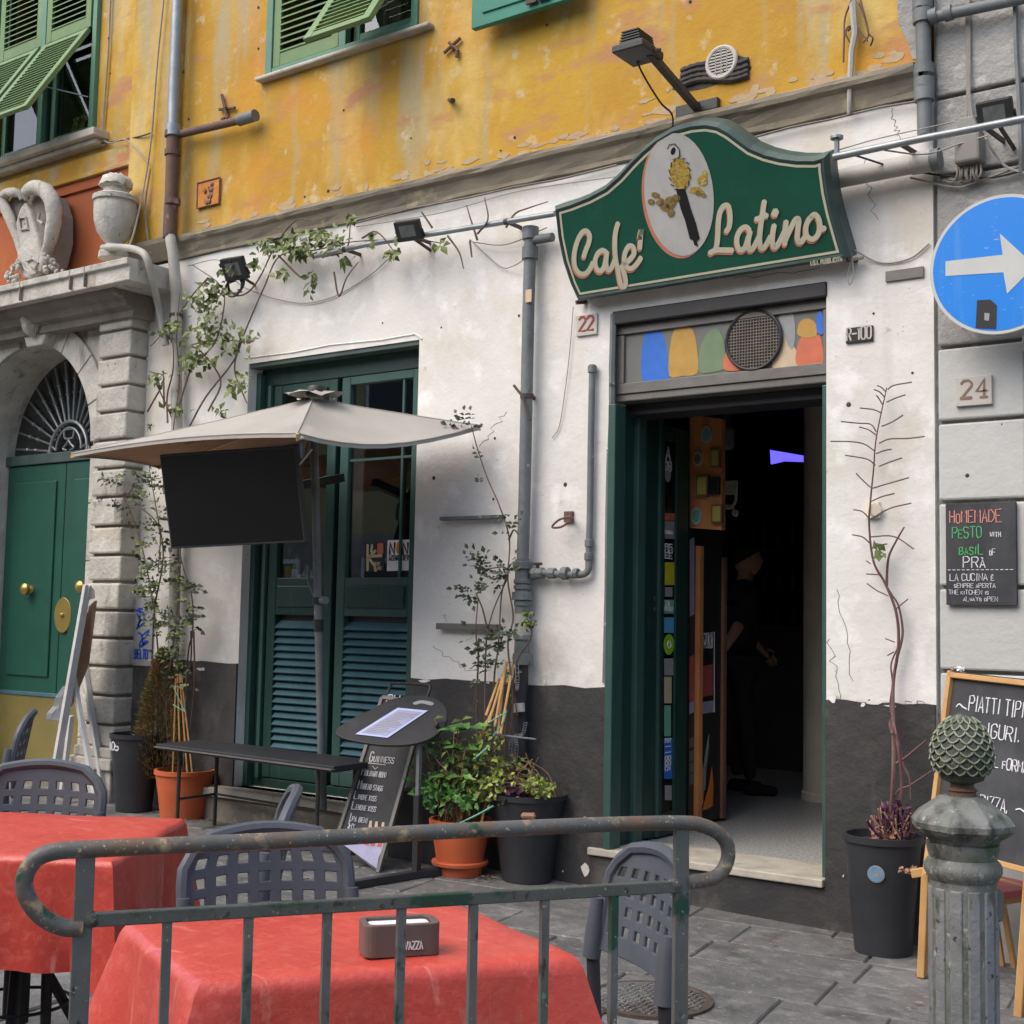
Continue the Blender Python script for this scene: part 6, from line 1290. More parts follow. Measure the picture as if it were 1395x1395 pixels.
for a, c in (((521, 950), (459, 1143)), ((580, 958), (515, 1189)), ((521, 950), (580, 958))):
    q = MB(); q.bar(FG(*a, .002), FG(*c, .002), .02, .022, side=gn); q.build('frame_bar', 'metalfr', gb, bevel=.002)
q = MB(); q.prism([FG(461, 1146, .002), FG(466, 1138, .002), FG(517, 1163, .002), FG(513, 1183, .002)], -gn*.001); q.prism([FG(464, 1140, .0025), FG(480, 1128, .0025), FG(524, 1150, .0025), FG(516, 1168, .0025)], -gn*.001); q.build('pale_foot', 'p_lilac', bd)
rv = (FG(560, 1030)-FG(520, 1026)).normalized(); uvv = gn.cross(rv); uvv = uvv if uvv.z > 0 else -uvv
q = MB()
L_ = [('GUINNESS', 503, 1037, .05, 34, .005), ('MOLINARI BOND', 492, 1056, .045, 34, .0042), ('MORENO STAGG', 487, 1074, .045, 34, .0042), ('LIMONE KISS', 482, 1088, .042, 31, .0042), ('LEMONE KISS', 479, 1102, .042, 33, .0042), ('IPA BENI', 475, 1118, .04, 26, .004), ('SHY', 474, 1128, .04, 10, .004)]
for s_, x, y, h, wpx, w_ in L_:
    o_ = FG(x, y, .0025); Lq = (FG(x+wpx, y+wpx*.12)-o_).length; text(s_[0], q, o_, rv, uvv, h*1.05, w_, fit=Lq*.16, jit=.05); text(s_[1:].lower(), q, o_+rv*Lq*.17, rv, uvv, h*.9, w_*.75, fit=Lq*.85, jit=.05)
q.ribbon([FG(499, 1039, .0025), FG(525, 1042, .0025)], gn, .003); q.ribbon([FG(508, 1044, .0025), FG(511, 1048, .0025), FG(515, 1045, .0025)], gn, .003)
text('CH', q, FG(526, 958, .0025), rv, uvv, .05, .006)
q.build('lettering', 'chalk', bd)
for i, (x, y) in enumerate([(505, 1118), (513, 1119), (522, 1120)]):
    q = MB(); q.prism([FG(x-1.5, y, .003), FG(x+1.5, y, .003), FG(x+1, y+16, .003), FG(x-4, y+34, .003), FG(x-9, y+33, .003), FG(x-4, y+14, .003)], -gn*.001); bt = q.build('bottle_print', 'p_beige', bd)
    q = MB(); q.prism([FG(x-3, y+20, .004), FG(x+1, y+20, .004), FG(x-3, y+34, .004), FG(x-9, y+33, .004)], -gn*.001); q.build('red_label_print', 'p_pinkred', bt)
q = MB(); q.tube(cr([FG(527, 951), FG(531, 936), FG(538, 931), FG(578, 933), FG(586, 938), FG(578, 957)], 4), .008, 8); q.build('carry_handle', 'black', gb, smooth=True)
q = MB(); q.bar(FG(525, 952)-gn*.02, V((FG(470, 1140).x, -.03, gz(-5.3))), .02, .02); q.bar(FG(578, 960)-gn*.02, V((FG(545, 1130).x, -.05, gz(-5))), .02, .02); q.build('rear_leg', 'metalfr', gb)
# dark box behind the stand
p = G(575, 1180); q = MB(); q.box(p.x-.30, p.x+.05, p.y+.05, p.y+.28, p.z, p.z+.38); tag(q.build('storage_box', 'blackp', bevel=.01), 'dark grey plastic box standing behind the menu stand', 'box')
# ================================================================ POTS AND PLANTS
def pot(name, label, c, rb, rtp, h, mt, rim=.012, soil=True, cat='pot', square=False):
    t = thing(name, label, cat, c); n_ = 28
    q = MB(); q.lathe([(rb, 0), (rb+(rtp-rb)*.5, h*.5), (rtp, h-rim*2.5), (rtp, h-rim*2.4), (rtp+rim*.8, h-rim*2.3), (rtp+rim*.8, h), (rtp-.008, h), (rtp-.012, h-.04), (.001, h-.045)], c, n_)
    q.build('body', mt, t, smooth=True)
    if soil:
        q = MB(); q.lathe([(rtp-.012, h-.05), (rtp-.014, h-.035), (.001, h-.03)], c, n_)
        for v in q.v: v.z += noise.noise(v*14)*.012
        q.build('soil', 'soil', t, smooth=True)
    return t
def leaves(q, c, r3, n_, size, up_=.3, droop=.3):
    c = V(c)
    for _ in range(n_):
        d = V((U(-1, 1), U(-1, 1), U(-1, 1))); 
        while d.length > 1: d = V((U(-1, 1), U(-1, 1), U(-1, 1)))
        p = c+V((d.x*r3[0], d.y*r3[1], d.z*r3[2])); dd = V((U(-1, 1), U(-1, .3), U(-.8, .8)))+V((0, 0, up_-droop)); s_ = size*U(.6, 1.2)
        q.leaf(p, dd, (U(-.6, .6), -1, U(-.2, 1)), s_, s_*.62)
def sprig(q, p, size, k=5):      # compound rose leaf: leaflets along a little stalk
    d = V((U(-1, 1), U(-1, .2), U(-.5, .9))).normalized(); p = V(p); s_ = d.cross(V((0, 0, 1))); s_ = s_.normalized() if s_.length > .1 else V((1, 0, 0)); u = s_.cross(d)
    L = size*2.2; nn = V((U(-.4, .4), -1, U(0, .9)))
    for i in range(k):
        if i == k-1: q.leaf(p+d*L, d, nn, size, size*.65)
        else: q.leaf(p+d*L*(.35+.3*(i//2)), d*.4+(s_ if i % 2 else -s_), nn, size*.85, size*.55)
def pxm(y, x=240): return abs(FY(x, 500, y).z-FY(x, 501, y).z)
# --- left terracotta pot with conifer, canes and climbing rose
FH = V((-.59, .81, 0)); c = G(242, 1117)+FH*.14; c.z = gz(c.x); ptl = pot('plant_pot', 'terracotta pot with browning conifer and canes beside the bench, leftmost of the orange pots', c, .145, .185, .30, 'terra')
q = MB(); a = FY(201, 1082, c.y-.02); q.box(a.x-.03, a.x+.012, c.y-.03, c.y-.02, a.z-.025, a.z+.025); q.build('price_tag', 'paper', ptl)
for i, (x0, x1) in enumerate(((235, 240), (246, 242), (256, 245), (263, 247))):
    q = MB(); q.tube([FY(x0, 1062, c.y-.02+i*.02), FY(x1, 918, c.y+.01)], .006, 6); q.build('cane', 'bamboo', ptl)
q = MB(); q.tube([FY(x, y, c.y-.03) for x, y in [(236, 960), (252, 970), (236, 935), (250, 937)]], .004, 5); q.build('twine', 'p_mint', ptl)
cf = thing('conifer', 'narrow browning conifer in the left terracotta pot', 'plant', (c.x-.1, c.y, c.z+.27))
q = MB(); cx0 = FY(212, 1050, c.y).x
q.tube([V((cx0, c.y, c.z+.25)), FY(215, 890, c.y)], [.014, .005], 6); q.build('trunk', 'stem', cf)
q = MB(); zt_, zb4 = FY(215, 885, c.y).z, FY(210, 1060, c.y).z
for i in range(5200):
    f = U(0, 1)**1.15; z = zb4+(zt_-zb4)*f; R_ = (.20*(1-f)**.6*min(1, .45+f*3))*U(.25, 1)**.5; an = U(0, 6.28)
    p = V((cx0+.04*f+R_*math.cos(an), c.y+R_*math.sin(an), z)); d = V((math.cos(an), math.sin(an), U(.2, 1.6))).normalized(); L = U(.025, .05); s_ = d.orthogonal().normalized()*.004
    q.add([p-s_, p+s_, p+d*L], [(0, 1, 2)])
o = q.build('foliage', 'conifer', cf); o['kind'] = 'stuff'
yl = -.12; cl = thing('climbing_rose', 'leafy climbing plant up the left drainpipe and along the steel tube over the window', 'plant', (c.x+.02, c.y, c.z+.27))
q = MB()
ST = [[(232, 1060), (228, 960), (236, 880), (244, 800), (240, 700), (236, 600), (246, 520), (240, 460), (243, 400)], [(250, 1058), (254, 900), (262, 860), (262, 810), (250, 770), (243, 740)],
 [(225, 1060), (214, 900), (210, 830), (196, 760), (178, 700), (160, 660), (152, 640)], [(210, 830), (222, 760), (214, 700), (204, 640)], [(262, 860), (258, 900), (250, 940)],
 [(240, 560), (262, 500), (290, 470), (305, 430), (300, 390), (262, 360)], [(230, 575), (228, 540), (236, 500), (232, 450), (206, 470)], [(255, 585), (280, 540), (320, 490), (332, 450), (360, 390), (380, 350), (430, 340), (480, 330), (560, 325), (600, 330)],
 [(282, 560), (300, 520), (275, 480), (262, 470), (300, 462), (345, 465)], [(300, 400), (330, 402), (352, 380), (378, 330), (402, 300), (420, 300)], [(380, 350), (410, 378), (424, 372), (424, 400)], [(330, 450), (320, 500), (332, 540), (335, 550)],
 [(200, 560), (222, 515), (205, 505)], [(222, 555), (222, 520)], [(236, 570), (212, 520)], [(440, 350), (470, 340), (478, 300)], [(495, 325), (512, 318), (540, 345)], [(285, 380), (262, 400), (240, 430)], [(155, 655), (190, 690), (215, 720), (216, 780)], [(178, 720), (170, 690), (185, 660)],
 [(262, 860), (264, 930), (256, 1000)], [(650, 326), (640, 300), (636, 280)], [(650, 320), (665, 300), (660, 270)], [(690, 310), (700, 290), (720, 285), (745, 275)], [(590, 310), (575, 290)], [(610, 322), (625, 345), (630, 365)], [(640, 330), (642, 350)], [(455, 372), (462, 402), (472, 380), (490, 355)]]
for s_ in ST:
    P = cr([FY(x+U(-2, 2), y+U(-2, 2), yl+U(-.05, .05)) for x, y in s_], 5); q.tube(P, [.007*(1-.6*i/len(P)) for i in range(len(P))], 5)
q.build('stem', 'stem', cl, smooth=True)
ql, qd = MB(), MB()
CL = [(232, 448, 20, 12, 26), (300, 392, 20, 16, 20), (286, 402, 14, 16, 16), (288, 452, 34, 22, 46), (325, 462, 26, 16, 26), (276, 490, 26, 14, 24), (258, 497, 12, 14, 14), (216, 514, 12, 8, 12), (330, 520, 10, 18, 14), (318, 530, 10, 8, 8), (244, 558, 16, 8, 10), (205, 582, 5, 3, 3), (308, 366, 14, 7, 8), (282, 425, 20, 14, 16),
 (372, 338, 24, 10, 30), (395, 330, 22, 14, 34), (412, 345, 20, 10, 26), (436, 320, 14, 14, 20), (458, 332, 12, 14, 18), (478, 300, 7, 7, 8), (505, 326, 6, 9, 8), (537, 342, 8, 6, 8), (470, 352, 8, 6, 6), (600, 334, 5, 5, 4), (425, 378, 5, 12, 7), (422, 398, 3, 5, 3), (385, 372, 10, 5, 4), (350, 362, 12, 8, 10), (545, 318, 6, 4, 3),
 (268, 405, 14, 10, 12), (300, 560, 8, 5, 6)]
for (x, y, rx, ry, n_) in CL:
    for _ in range(int(n_*1.75)):
        p = FY(x+rng.gauss(0, .5)*rx, y+rng.gauss(0, .5)*ry, yl+U(-.10, .06)); s_ = U(.04, .075); ql.leaf(p, (U(-1, 1), U(-.6, .3), U(-1, .5)), (U(-.6, .6), -1, U(-.2, 1)), s_, s_*.62)
CD = [(160, 655, 14, 12, 10), (176, 692, 16, 10, 10), (212, 668, 16, 18, 14), (218, 715, 20, 22, 16), (196, 742, 10, 14, 5), (212, 796, 18, 16, 18), (206, 815, 12, 14, 10), (226, 850, 14, 18, 14), (258, 810, 12, 18, 12), (266, 842, 8, 12, 8), (248, 860, 14, 16, 12), (240, 895, 18, 12, 14), (228, 770, 14, 10, 8), (192, 668, 10, 10, 4), (205, 770, 8, 8, 6), (250, 930, 10, 14, 6)]
for (x, y, rx, ry, n_) in CD:
    for _ in range(int(n_*1.4)): sprig(rng.choice((qd, ql)), FY(x+rng.gauss(0, .55)*rx, y+rng.gauss(0, .55)*ry, yl+U(-.16, .04)), U(.032, .05), 5)
o = ql.build('leaves', 'leaf', cl); o['kind'] = 'stuff'; o = qd.build('dark_leaves', 'leafd', cl); o['kind'] = 'stuff'
# --- tall dark pot at the left
c = G(176, 1107)+FH*.10; c.z = gz(c.x); t = pot('plant_pot', 'tall empty black pot beside the stone pilaster, left of the orange pot', c, .115, .165, .50, 'blackp', soil=False)
q = MB(); text('105', q, c+V((-.07, -.158, .40)), (1, 0, -.0), (0, 0, 1), .05, .009, fit=.10); q.build('lettering', 'paper', t)
# --- middle terracotta pot with mint and nettles
c = G(625, 1197)+FH*.12; c.z = gz(c.x); ym = c.y; tp_ = pot('plant_pot', 'terracotta pot of green herbs beside the menu stand, rightmost of the orange pots', c, .115, .16, .29, 'terra')
q = MB(); q.lathe([(.135, .05), (.15, .055), (.152, .07), (.148, .075)], c, 28); q.build('saucer_ring', 'terra', tp_, smooth=True)
hb = thing('herb_plant', 'bushy green herbs and nettles growing from the middle terracotta pot', 'plant', V((c.x, c.y, c.z+.26)))
q1, q2, q3, q4 = MB(), MB(), MB(), MB()
top0 = V((c.x, c.y, c.z+.27))
for i in range(46):
    x, y = rng.choice([(610, 1000), (640, 1030), (600, 1040), (620, 1060), (590, 1075), (645, 1060), (575, 1045), (660, 1020), (605, 1020)]); e = FY(x+U(-22, 22), y+U(-25, 25), ym+U(-.2, .1))
    s0 = top0+V((U(-.1, .1), U(-.1, .1), 0)); mid = (s0+e)/2+V((U(-.04, .04), U(-.04, .04), .05)); P = cr([s0, mid, e], 4); q1.tube(P, .003, 4)
    for k_ in range(7):
        p = P[int(len(P)*U(.35, .99))]; s_ = U(.035, .07); (q2 if U(0, 1) < .6 else q3).leaf(p, (U(-1, 1), U(-1, .3), U(-.5, .6)), (U(-.3, .3), -.6, .8), s_, s_*.6)
leaves(q3, FY(600, 1082, ym-.12), (.16, .1, .09), 120, .06); leaves(q3, FY(640, 1085, ym-.1), (.08, .1, .07), 50, .055)
for x, y, n_ in ((618, 996, 7), (640, 992, 6), (600, 1012, 5), (632, 1020, 6), (615, 1060, 6)):
    e = FY(x, y, ym-.12)
    for i in range(n_): an = i*6.28/n_; q3.leaf(e, (math.cos(an), -.3+math.sin(an)*.6, .15), (0, -.5, 1), U(.09, .13), .05)
leaves(q4, FY(660, 1040, ym-.05), (.13, .1, .2), 180, .04); leaves(q4, FY(680, 1075, ym-.05), (.12, .08, .1), 90, .035)
q1.build('stem', 'dry', hb); 
for a_, n_, m_ in ((q2, 'leaves', 'leaf'), (q3, 'bright_leaves', 'leafb'), (q4, 'yellow_leaves', 'leafy')): o = a_.build(n_, m_, hb); o['kind'] = 'stuff'
for i, (a, c2) in enumerate([((626, 1122), (656, 1000)), ((622, 1125), (640, 1060)), ((655, 1125), (668, 1066)), ((666, 985), (690, 905)), ((674, 990), (690, 902)), ((682, 1000), (699, 905)), ((662, 975), (680, 925)), ((655, 1005), (694, 912)), ((678, 1000), (686, 930))]):
    q = MB(); q.tube([FY(*a, ym-.08), FY(*c2, ym+.1)], .007, 6); q.build('cane', 'bamboo', tp_)
q = MB(); q.tube(cr([FY(x, y, ym-.15) for x, y in [(613, 1128), (650, 1110), (672, 1098)]]), .005, 5); q.tube([FY(665, 985, ym-.1), FY(690, 970, ym-.1)], .004, 5); q.tube(cr([FY(x, y, ym-.12) for x, y in [(672, 1002), (685, 985), (690, 968)]]), .004, 5); q.tube([FY(645, 1035, ym-.15), FY(665, 1018, ym-.15)], .006, 5); q.build('green_tie', 'p_mint', tp_)
q = MB(); q.tube([FY(668, 1000, ym), FY(730, 1007, ym-.1)], .005, 6); tag(q.build('plant_stick', 'steel'), 'thin pale metal stick lying across the canes by the downpipe', 'stick')
# --- middle black pot
c = G(718, 1206)+FH*.13; c.z = gz(c.x); tb = pot('plant_pot', 'tall black pot of purple and pale green plants between herbs and door', c, .13, .195, .45, 'blackp')
q = MB(); q.lathe([(.003, -.04), (.016, -.03), (.018, .03), (.003, .04)], c+V((.12, -.165, .36)), 8, (1, .55, 0)); o = q.build('handle', 'dry', tb)
mp = thing('potted_plants', 'purple wandering plant and pale green succulents spilling over the middle black pot', 'plant', V((c.x, c.y, c.z+.42)))
q1, q2, q3 = MB(), MB(), MB(); top0 = V((c.x, c.y, c.z+.43))
for i in range(60):
    x, y = U(655, 735), U(1025, 1080); e = FY(x, y, c.y+U(-.2, .1)); s0 = top0+V((U(-.15, .15), U(-.12, .12), 0)); q1.tube(cr([s0, (s0+e)/2+V((U(-.05, .05), 0, .03)), e], 3), .0028, 4)
leaves(q2, FY(695, 1082, c.y-.12), (.12, .08, .05), 90, .06, .5); leaves(q3, FY(735, 1072, c.y-.12), (.09, .07, .05), 150, .035, .5); leaves(q3, FY(700, 1050, c.y-.05), (.14, .08, .09), 110, .03)
q1.build('stem', 'dry', mp); o = q2.build('purple_leaves', 'leafp', mp); o['kind'] = 'stuff'; o = q3.build('pale_leaves', 'leafy', mp); o['kind'] = 'stuff'
# --- rose up the downpipe
yr = -.17; rs_ = thing('climbing_rose', 'thin dark leaved rose climbing past the battens up to the right tip of the parasol', 'plant', FY(665, 1090, ym))
q = MB()
for s_ in ([(662, 1090), (650, 990), (652, 900), (648, 860), (652, 815)], [(668, 1090), (662, 990), (660, 900), (664, 860), (675, 825), (690, 790)], [(685, 1085), (700, 960), (693, 880), (700, 840), (692, 790), (694, 735), (682, 690), (662, 650), (650, 610), (641, 580)], [(676, 1085), (672, 940), (680, 880), (684, 810), (690, 775), (660, 775)], [(664, 860), (658, 830), (648, 808)], [(698, 940), (706, 900), (722, 870), (724, 845)], [(694, 735), (700, 722), (706, 728)], [(690, 790), (672, 778), (655, 775)], [(652, 870), (650, 925), (645, 960)], [(690, 1050), (688, 1000), (698, 950), (706, 975)]):
    P = cr([FY(x+U(-1.5, 1.5), y, yr+U(-.03, .03)) for x, y in s_], 6); q.tube(P, [.006*(1-.5*i/len(P)) for i in range(len(P))], 5)
q.build('stem', 'stem', rs_, smooth=True)
q = MB()
for (x, y, rx, ry, n_) in [(637, 580, 10, 6, 7), (651, 662, 3, 4, 1), (655, 772, 14, 6, 9), (646, 805, 12, 7, 9), (686, 785, 12, 10, 11), (697, 724, 7, 3, 3), (650, 870, 5, 5, 2), (672, 880, 10, 14, 13), (694, 868, 5, 5, 3), (655, 915, 3, 8, 3), (654, 628, 3, 3, 1), (670, 905, 8, 10, 5), (700, 700, 3, 3, 1)]:
    for _ in range(int(n_*1.5)): sprig(q, FY(x+U(-1, 1)*rx, y+U(-1, 1)*ry, yr+U(-.05, .03)), U(.030, .044), 5)
o = q.build('leaves', 'leafd', rs_); o['kind'] = 'stuff'
q = MB(); leaves(q, FY(722, 845, yr), (.04, .04, .05), 34, .04); leaves(q, FY(690, 925, yr), (.08, .03, .15), 40, .025); o = q.build('green_leaves', 'leaf', rs_); o['kind'] = 'stuff'
# chain hanging at the downpipe
ch = thing('chain', 'small steel chain hanging beside the downpipe above the black pot', 'chain', FY(697, 1040, -.2))
for pts in ([(704, 905), (705, 930), (704, 940)], [(716, 985), (712, 1000), (700, 1003), (696, 1015), (694, 1040)], [(702, 1004), (704, 1018), (702, 1040)]):
    P = cr([FY(x, y, -.2) for x, y in pts], 5)
    for a, c2 in zip(P[:-1], P[1:]):
        m_ = (a+c2)/2; d = (c2-a)*.6; s_ = d.orthogonal().normalized()*.008; q = MB(); q.tube([m_-d-s_, m_-d+s_, m_+d+s_, m_+d-s_], .0025, 4, closed=True); q.build('link', 'steel', ch)
# --- right black pot with bare climber
c = G(1213, 1306)+FH*.11; c.z = gz(c.x); yr2 = c.y-.03; tr_ = pot('plant_pot', 'tall black pot with a round pale sticker holding a bare climber, right of door', c, .12, .162, .50, 'blackp')
p = FY(1193, 1191, c.y-.155); hz_ = p.z-c.z; rr_ = .12+(.162-.12)*min(1, hz_/.48)+.002; nrm = V((p.x-c.x, -math.sqrt(max(.001, rr_**2-(p.x-c.x)**2)), 0)); p = V((c.x, c.y, p.z))+nrm; nrm = (nrm.normalized()-V((0, 0, .09))).normalized(); q = MB(); q.lathe([(.036, 0), (.036, .003)], p, 24, nrm); st = q.build('round_sticker', 'p_grey', tr_)
q = MB()
for r_ in (.03, .022, .013): 
    a1 = nrm.orthogonal().normalized(); a2 = nrm.cross(a1); q.tube([p+nrm*.003+a1*r_*math.cos(a)+a2*r_*math.sin(a) for a in [i*math.pi/10 for i in range(20)]], .002, 4, closed=True)
q.build('sticker_rings', 'p_sky', st)
bc_ = thing('bare_climber', 'tall leafless reddish climber rising from the right black pot up the white wall', 'plant', V((c.x, c.y, c.z+.47)))
q = MB(); yq = -.05
MAIN = [(1213, 1120, yr2), (1217, 1050, yr2), (1217, 985, -.12), (1217, 930), (1224, 880), (1221, 835), (1206, 795), (1190, 765), (1184, 715), (1186, 680), (1190, 640), (1194, 595), (1208, 528)]
P = cr([FY(x, y, r_[0] if r_ else yq) for x, y, *r_ in MAIN], 6); q.tube(P, [.010*(1-.75*i/len(P)) for i in range(len(P))], 6)
for s_ in ([(1226, 1110, yr2), (1228, 1060, yr2), (1222, 1010, yr2), (1217, 980, -.1), (1213, 960), (1216, 930), (1214, 905), (1224, 880)], [(1221, 900), (1229, 870), (1229, 850), (1224, 825), (1215, 810), (1206, 795)], [(1208, 798), (1209, 772), (1212, 755), (1222, 735), (1232, 718)], [(1213, 1120, yr2), (1222, 1080, yr2), (1240, 1070, yr2), (1270, 1050, yr2)], [(1221, 1040, yr2), (1236, 1030, yr2), (1262, 1008, yr2)],
 [(1222, 1000, yr2), (1230, 1040, yr2), (1239, 1060, yr2), (1241, 1090, yr2)], [(1216, 1000, yr2), (1212, 985), (1218, 975)]):
    P = cr([FY(x, y, r_[0] if r_ else yq) for x, y, *r_ in s_], 5); q.tube(P, [.007*(1-.5*i/len(P)) for i in range(len(P))], 5)
def z8(x, y): return (1000+x/3.4886, 350+y/3.4875)
TW = [[(730, 630), (760, 610), (845, 595)], [(725, 690), (770, 670), (815, 655)], [(720, 640), (700, 620), (680, 612)], [(715, 665), (690, 640), (665, 630)], [(705, 700), (690, 675), (677, 658)], [(697, 740), (660, 725), (598, 718)], [(700, 805), (750, 785), (803, 752)], [(675, 830), (650, 795), (590, 790), (508, 782)], [(672, 845), (640, 822), (595, 808)], [(690, 885), (740, 865), (830, 862), (905, 853)], [(665, 920), (620, 890), (560, 878), (460, 876)], [(675, 935), (715, 920), (748, 914)], [(672, 990), (630, 960), (528, 942)], [(690, 995), (740, 975), (798, 955)],
 [(648, 1095), (610, 1060), (580, 1028)], [(655, 1100), (740, 1075), (833, 1048)], [(645, 1165), (700, 1140), (762, 1124)], [(640, 1240), (610, 1210), (568, 1200)], [(650, 1245), (740, 1195), (842, 1170)], [(645, 1360), (610, 1330), (562, 1320)], [(650, 1330), (760, 1328), (855, 1388)], [(655, 1385), (690, 1370), (728, 1363)]]
for s_ in TW: q.tube(cr([FY(*z8(x, y), yq-.01-U(0, .04)) for x, y in s_], 4), .0032, 5)
for s_ in [[(1186, 768), (1180, 764)], [(1200, 783), (1180, 782)], [(1210, 812), (1195, 805), (1181, 795)], [(1220, 830), (1237, 816)], [(1219, 875), (1206, 870)], [(1218, 888), (1209, 893)]]: q.tube([FY(x, y, yq-.01) for x, y in s_], .003, 5)
q.build('stem', 'stemr', bc_, smooth=True)
q = MB(); leaves(q, FY(1204, 752, -.08), (.03, .02, .02), 7, .05); q.build('last_leaf', 'leaf', bc_)
q1, q2 = MB(), MB(); b0_ = FY(1222, 1110, c.y)
for i in range(120):
    s0 = FY(1218+U(-22, 22), 1148+U(-6, 2), c.y+U(-.08, .05)); e = s0+V((U(-.05, .05), U(-.06, .04), U(.02, .14))); (q1 if i % 2 else q2).tube([s0, (s0+e)/2+V((U(-.02, .02), 0, .01)), e], U(.003, .006), 4)
leaves(q2, FY(1225, 1120, c.y), (.09, .07, .09), 150, .04); leaves(q1, FY(1215, 1140, c.y-.03), (.08, .05, .05), 50, .04)
leaves(q1, FY(1240, 1186, c.y-.16), (.05, .015, .010), 30, .022)
o = q1.build('dry_leaves', 'dry', bc_); o['kind'] = 'stuff'; o = q2.build('purple_leaves', 'leafp', bc_); o['kind'] = 'stuff'
# ================================================================ WHITE EASEL at the left
we = thing('easel', 'white wooden easel sign with a brown board seen edge on by the green portal door', 'easel', G(105, 1100))
ye = -.50
def FE(x, y, d=0): return FY(x, y, ye+d)
for nm, a, c, w_, d1, d2 in (('front_rail', (119, 797), (69, 1085), .05, 0, -.1), ('front_rail', (97, 975), (84, 1085), .035, .25, .25), ('rear_leg', (98, 912), (134, 1108), .04, .1, .0), ('rear_leg', (114, 902), (146, 1108), .04, .32, .3)):
    q = MB(); q.bar(FE(*a, d1), FE(*c, d2), w_, .03); q.build(nm, 'whitewood', we, bevel=.003)
q = MB(); q.prism([FE(122, 825, .02), FE(130, 818, .24), FE(119, 905, .24), FE(96, 962, .24), FE(84, 965, .0), FE(97, 905, .0)], (.02, 0, 0)); q.build('brown_board', 'brownb', we)
q = MB(); q.prism([FE(86, 934, -.02), FE(75, 950, -.06), (FE(72, 962, -.06)), FE(63, 972, -.1), FE(62, 980, -.1), FE(76, 983, -.04), FE(80, 975, -.02)], (.02, .03, 0)); q.build('scroll_ledge', 'whitewood', we, bevel=.004)
q = MB(); q.prism([FE(119, 797, 0), FE(125, 803, .25), FE(126, 815, .25), FE(115, 818, 0)], (.03, 0, 0)); q.build('top_rail', 'whitewood', we, bevel=.003)
# ================================================================ A-BOARD AND WOODEN CHAIR at the right
wb = thing('a_board', 'large honey framed chalkboard headed PIATTI TIPICI LIGURI at the right edge', 'sign board', G(1330, 1330))
wy = -.42; wn = V((-.42, -.87, .22)).normalized(); wp = FY(1296, 1000, wy)
def FW(x, y, d=0): return onplane(x, y, wp+wn*d, wn)
TL, BL = FW(1293, 914), FW(1264, 1150); rvw = (FW(1395, 925)-FW(1293, 914)).normalized(); upw = (TL-BL).normalized(); TRx = TL+rvw*.62
q = MB(); q.prism([TL, TL+rvw*.62, BL+rvw*.62, BL], -wn*.012); wbd = q.build('chalk_panel', 'chalkb', wb)
for a, c, w_ in ((TL, BL-upw*.12, .035), (TL+rvw*.62, BL+rvw*.62-upw*.12, .035), (TL-upw*.018+rvw*.017, TL+rvw*.603-upw*.018, .035), (BL+rvw*.017, BL+rvw*.603, .035)):
    off = V((0, 0, 0)) if abs((a-c).normalized().dot(rvw)) > .9 else (rvw*.0175 if a == TL else -rvw*.0175)
    q = MB(); q.bar(a+wn*.003+off, c+wn*.003+off, w_, .022, side=wn); q.build('frame_bar', 'wood', wb, bevel=.003)
for s_ in (.05, .57): q = MB(); a = TL+rvw*s_-wn*.02; q.bar(a, V((a.x+.12, min(a.y+.28, -.03), gz(a.x))), .035, .02); q.build('rear_leg', 'wood', wb, bevel=.003)
q = MB(); nW = wn
def wt(s_, x, y, h, wpx, w_): o_ = FW(x, y, .0015); text(s_, q, o_, rvw, upw, h, w_, fit=(FW(x+wpx, y+wpx*.1)-o_).length, jit=.09)
q.ribbon(cr([FW(x, y, .0015) for x, y in [(1303, 963), (1307, 959), (1312, 963), (1317, 966)]], 4), wn, .005)
wt('PIATTI TIPICI', 1320, 968, .062, 92, .0042); wt('LIGURI.', 1334, 1003, .056, 60, .0042); wt('AL fORMAGGIO', 1347, 1044, .042, 84, .004); wt('PIZZA.', 1335, 1100, .05, 42, .004)
q.ribbon(cr([FW(x, y, .0015) for x, y in [(1384, 1103), (1390, 1102), (1396, 1106), (1402, 1106)]], 4), wn, .005)
q.build('lettering', 'chalk', wbd)
q = MB(); leaves(q, TL+rvw*.05+V((0, 0, .015)), (.02, .02, .012), 14, .02); q.build('paper_scrap', 'paper', wb)
wc = thing('wooden_chair', 'honey coloured wooden folding chair with a red seat behind the bollard', 'chair', G(1330, 1330))
fA = G(1256, 1331); tA = FZ(1263, 1185, .44)
tA = V((fA.x+.06, fA.y-.02, .44)); 
tA = onplane(1262, 1190, fA, (0, 1, 0)); q = MB(); q.bar(tA, fA, .045, .03, side=(0, 1, 0)); q.build('leg', 'wood', wc, bevel=.004)
q = MB(); q.bar(onplane(1243, 1190, fA, (0, 1, 0)), onplane(1268, 1186, fA, (0, 1, 0)), .04, .035, side=(0, 1, 0)); q.build('arm_end', 'wood', wc, bevel=.004)
fB = G(1364, 1316); q = MB(); q.bar(onplane(1353, 1240, fB, (0, 1, 0)), fB, .03, .03, side=(0, 1, 0)); q.build('leg', 'wood', wc, bevel=.004)
fC = G(1388, 1384); q = MB(); q.bar(onplane(1402, 1190, fC, (0, 1, 0)), fC, .045, .03, side=(0, 1, 0)); q.build('leg', 'wood', wc, bevel=.004)
sh_ = tA.z-.02; sA, sB = FZ(1290, 1190, sh_-.06), FZ(1365, 1222, sh_-.06); sC = FZ(1420, 1205, sh_-.06)
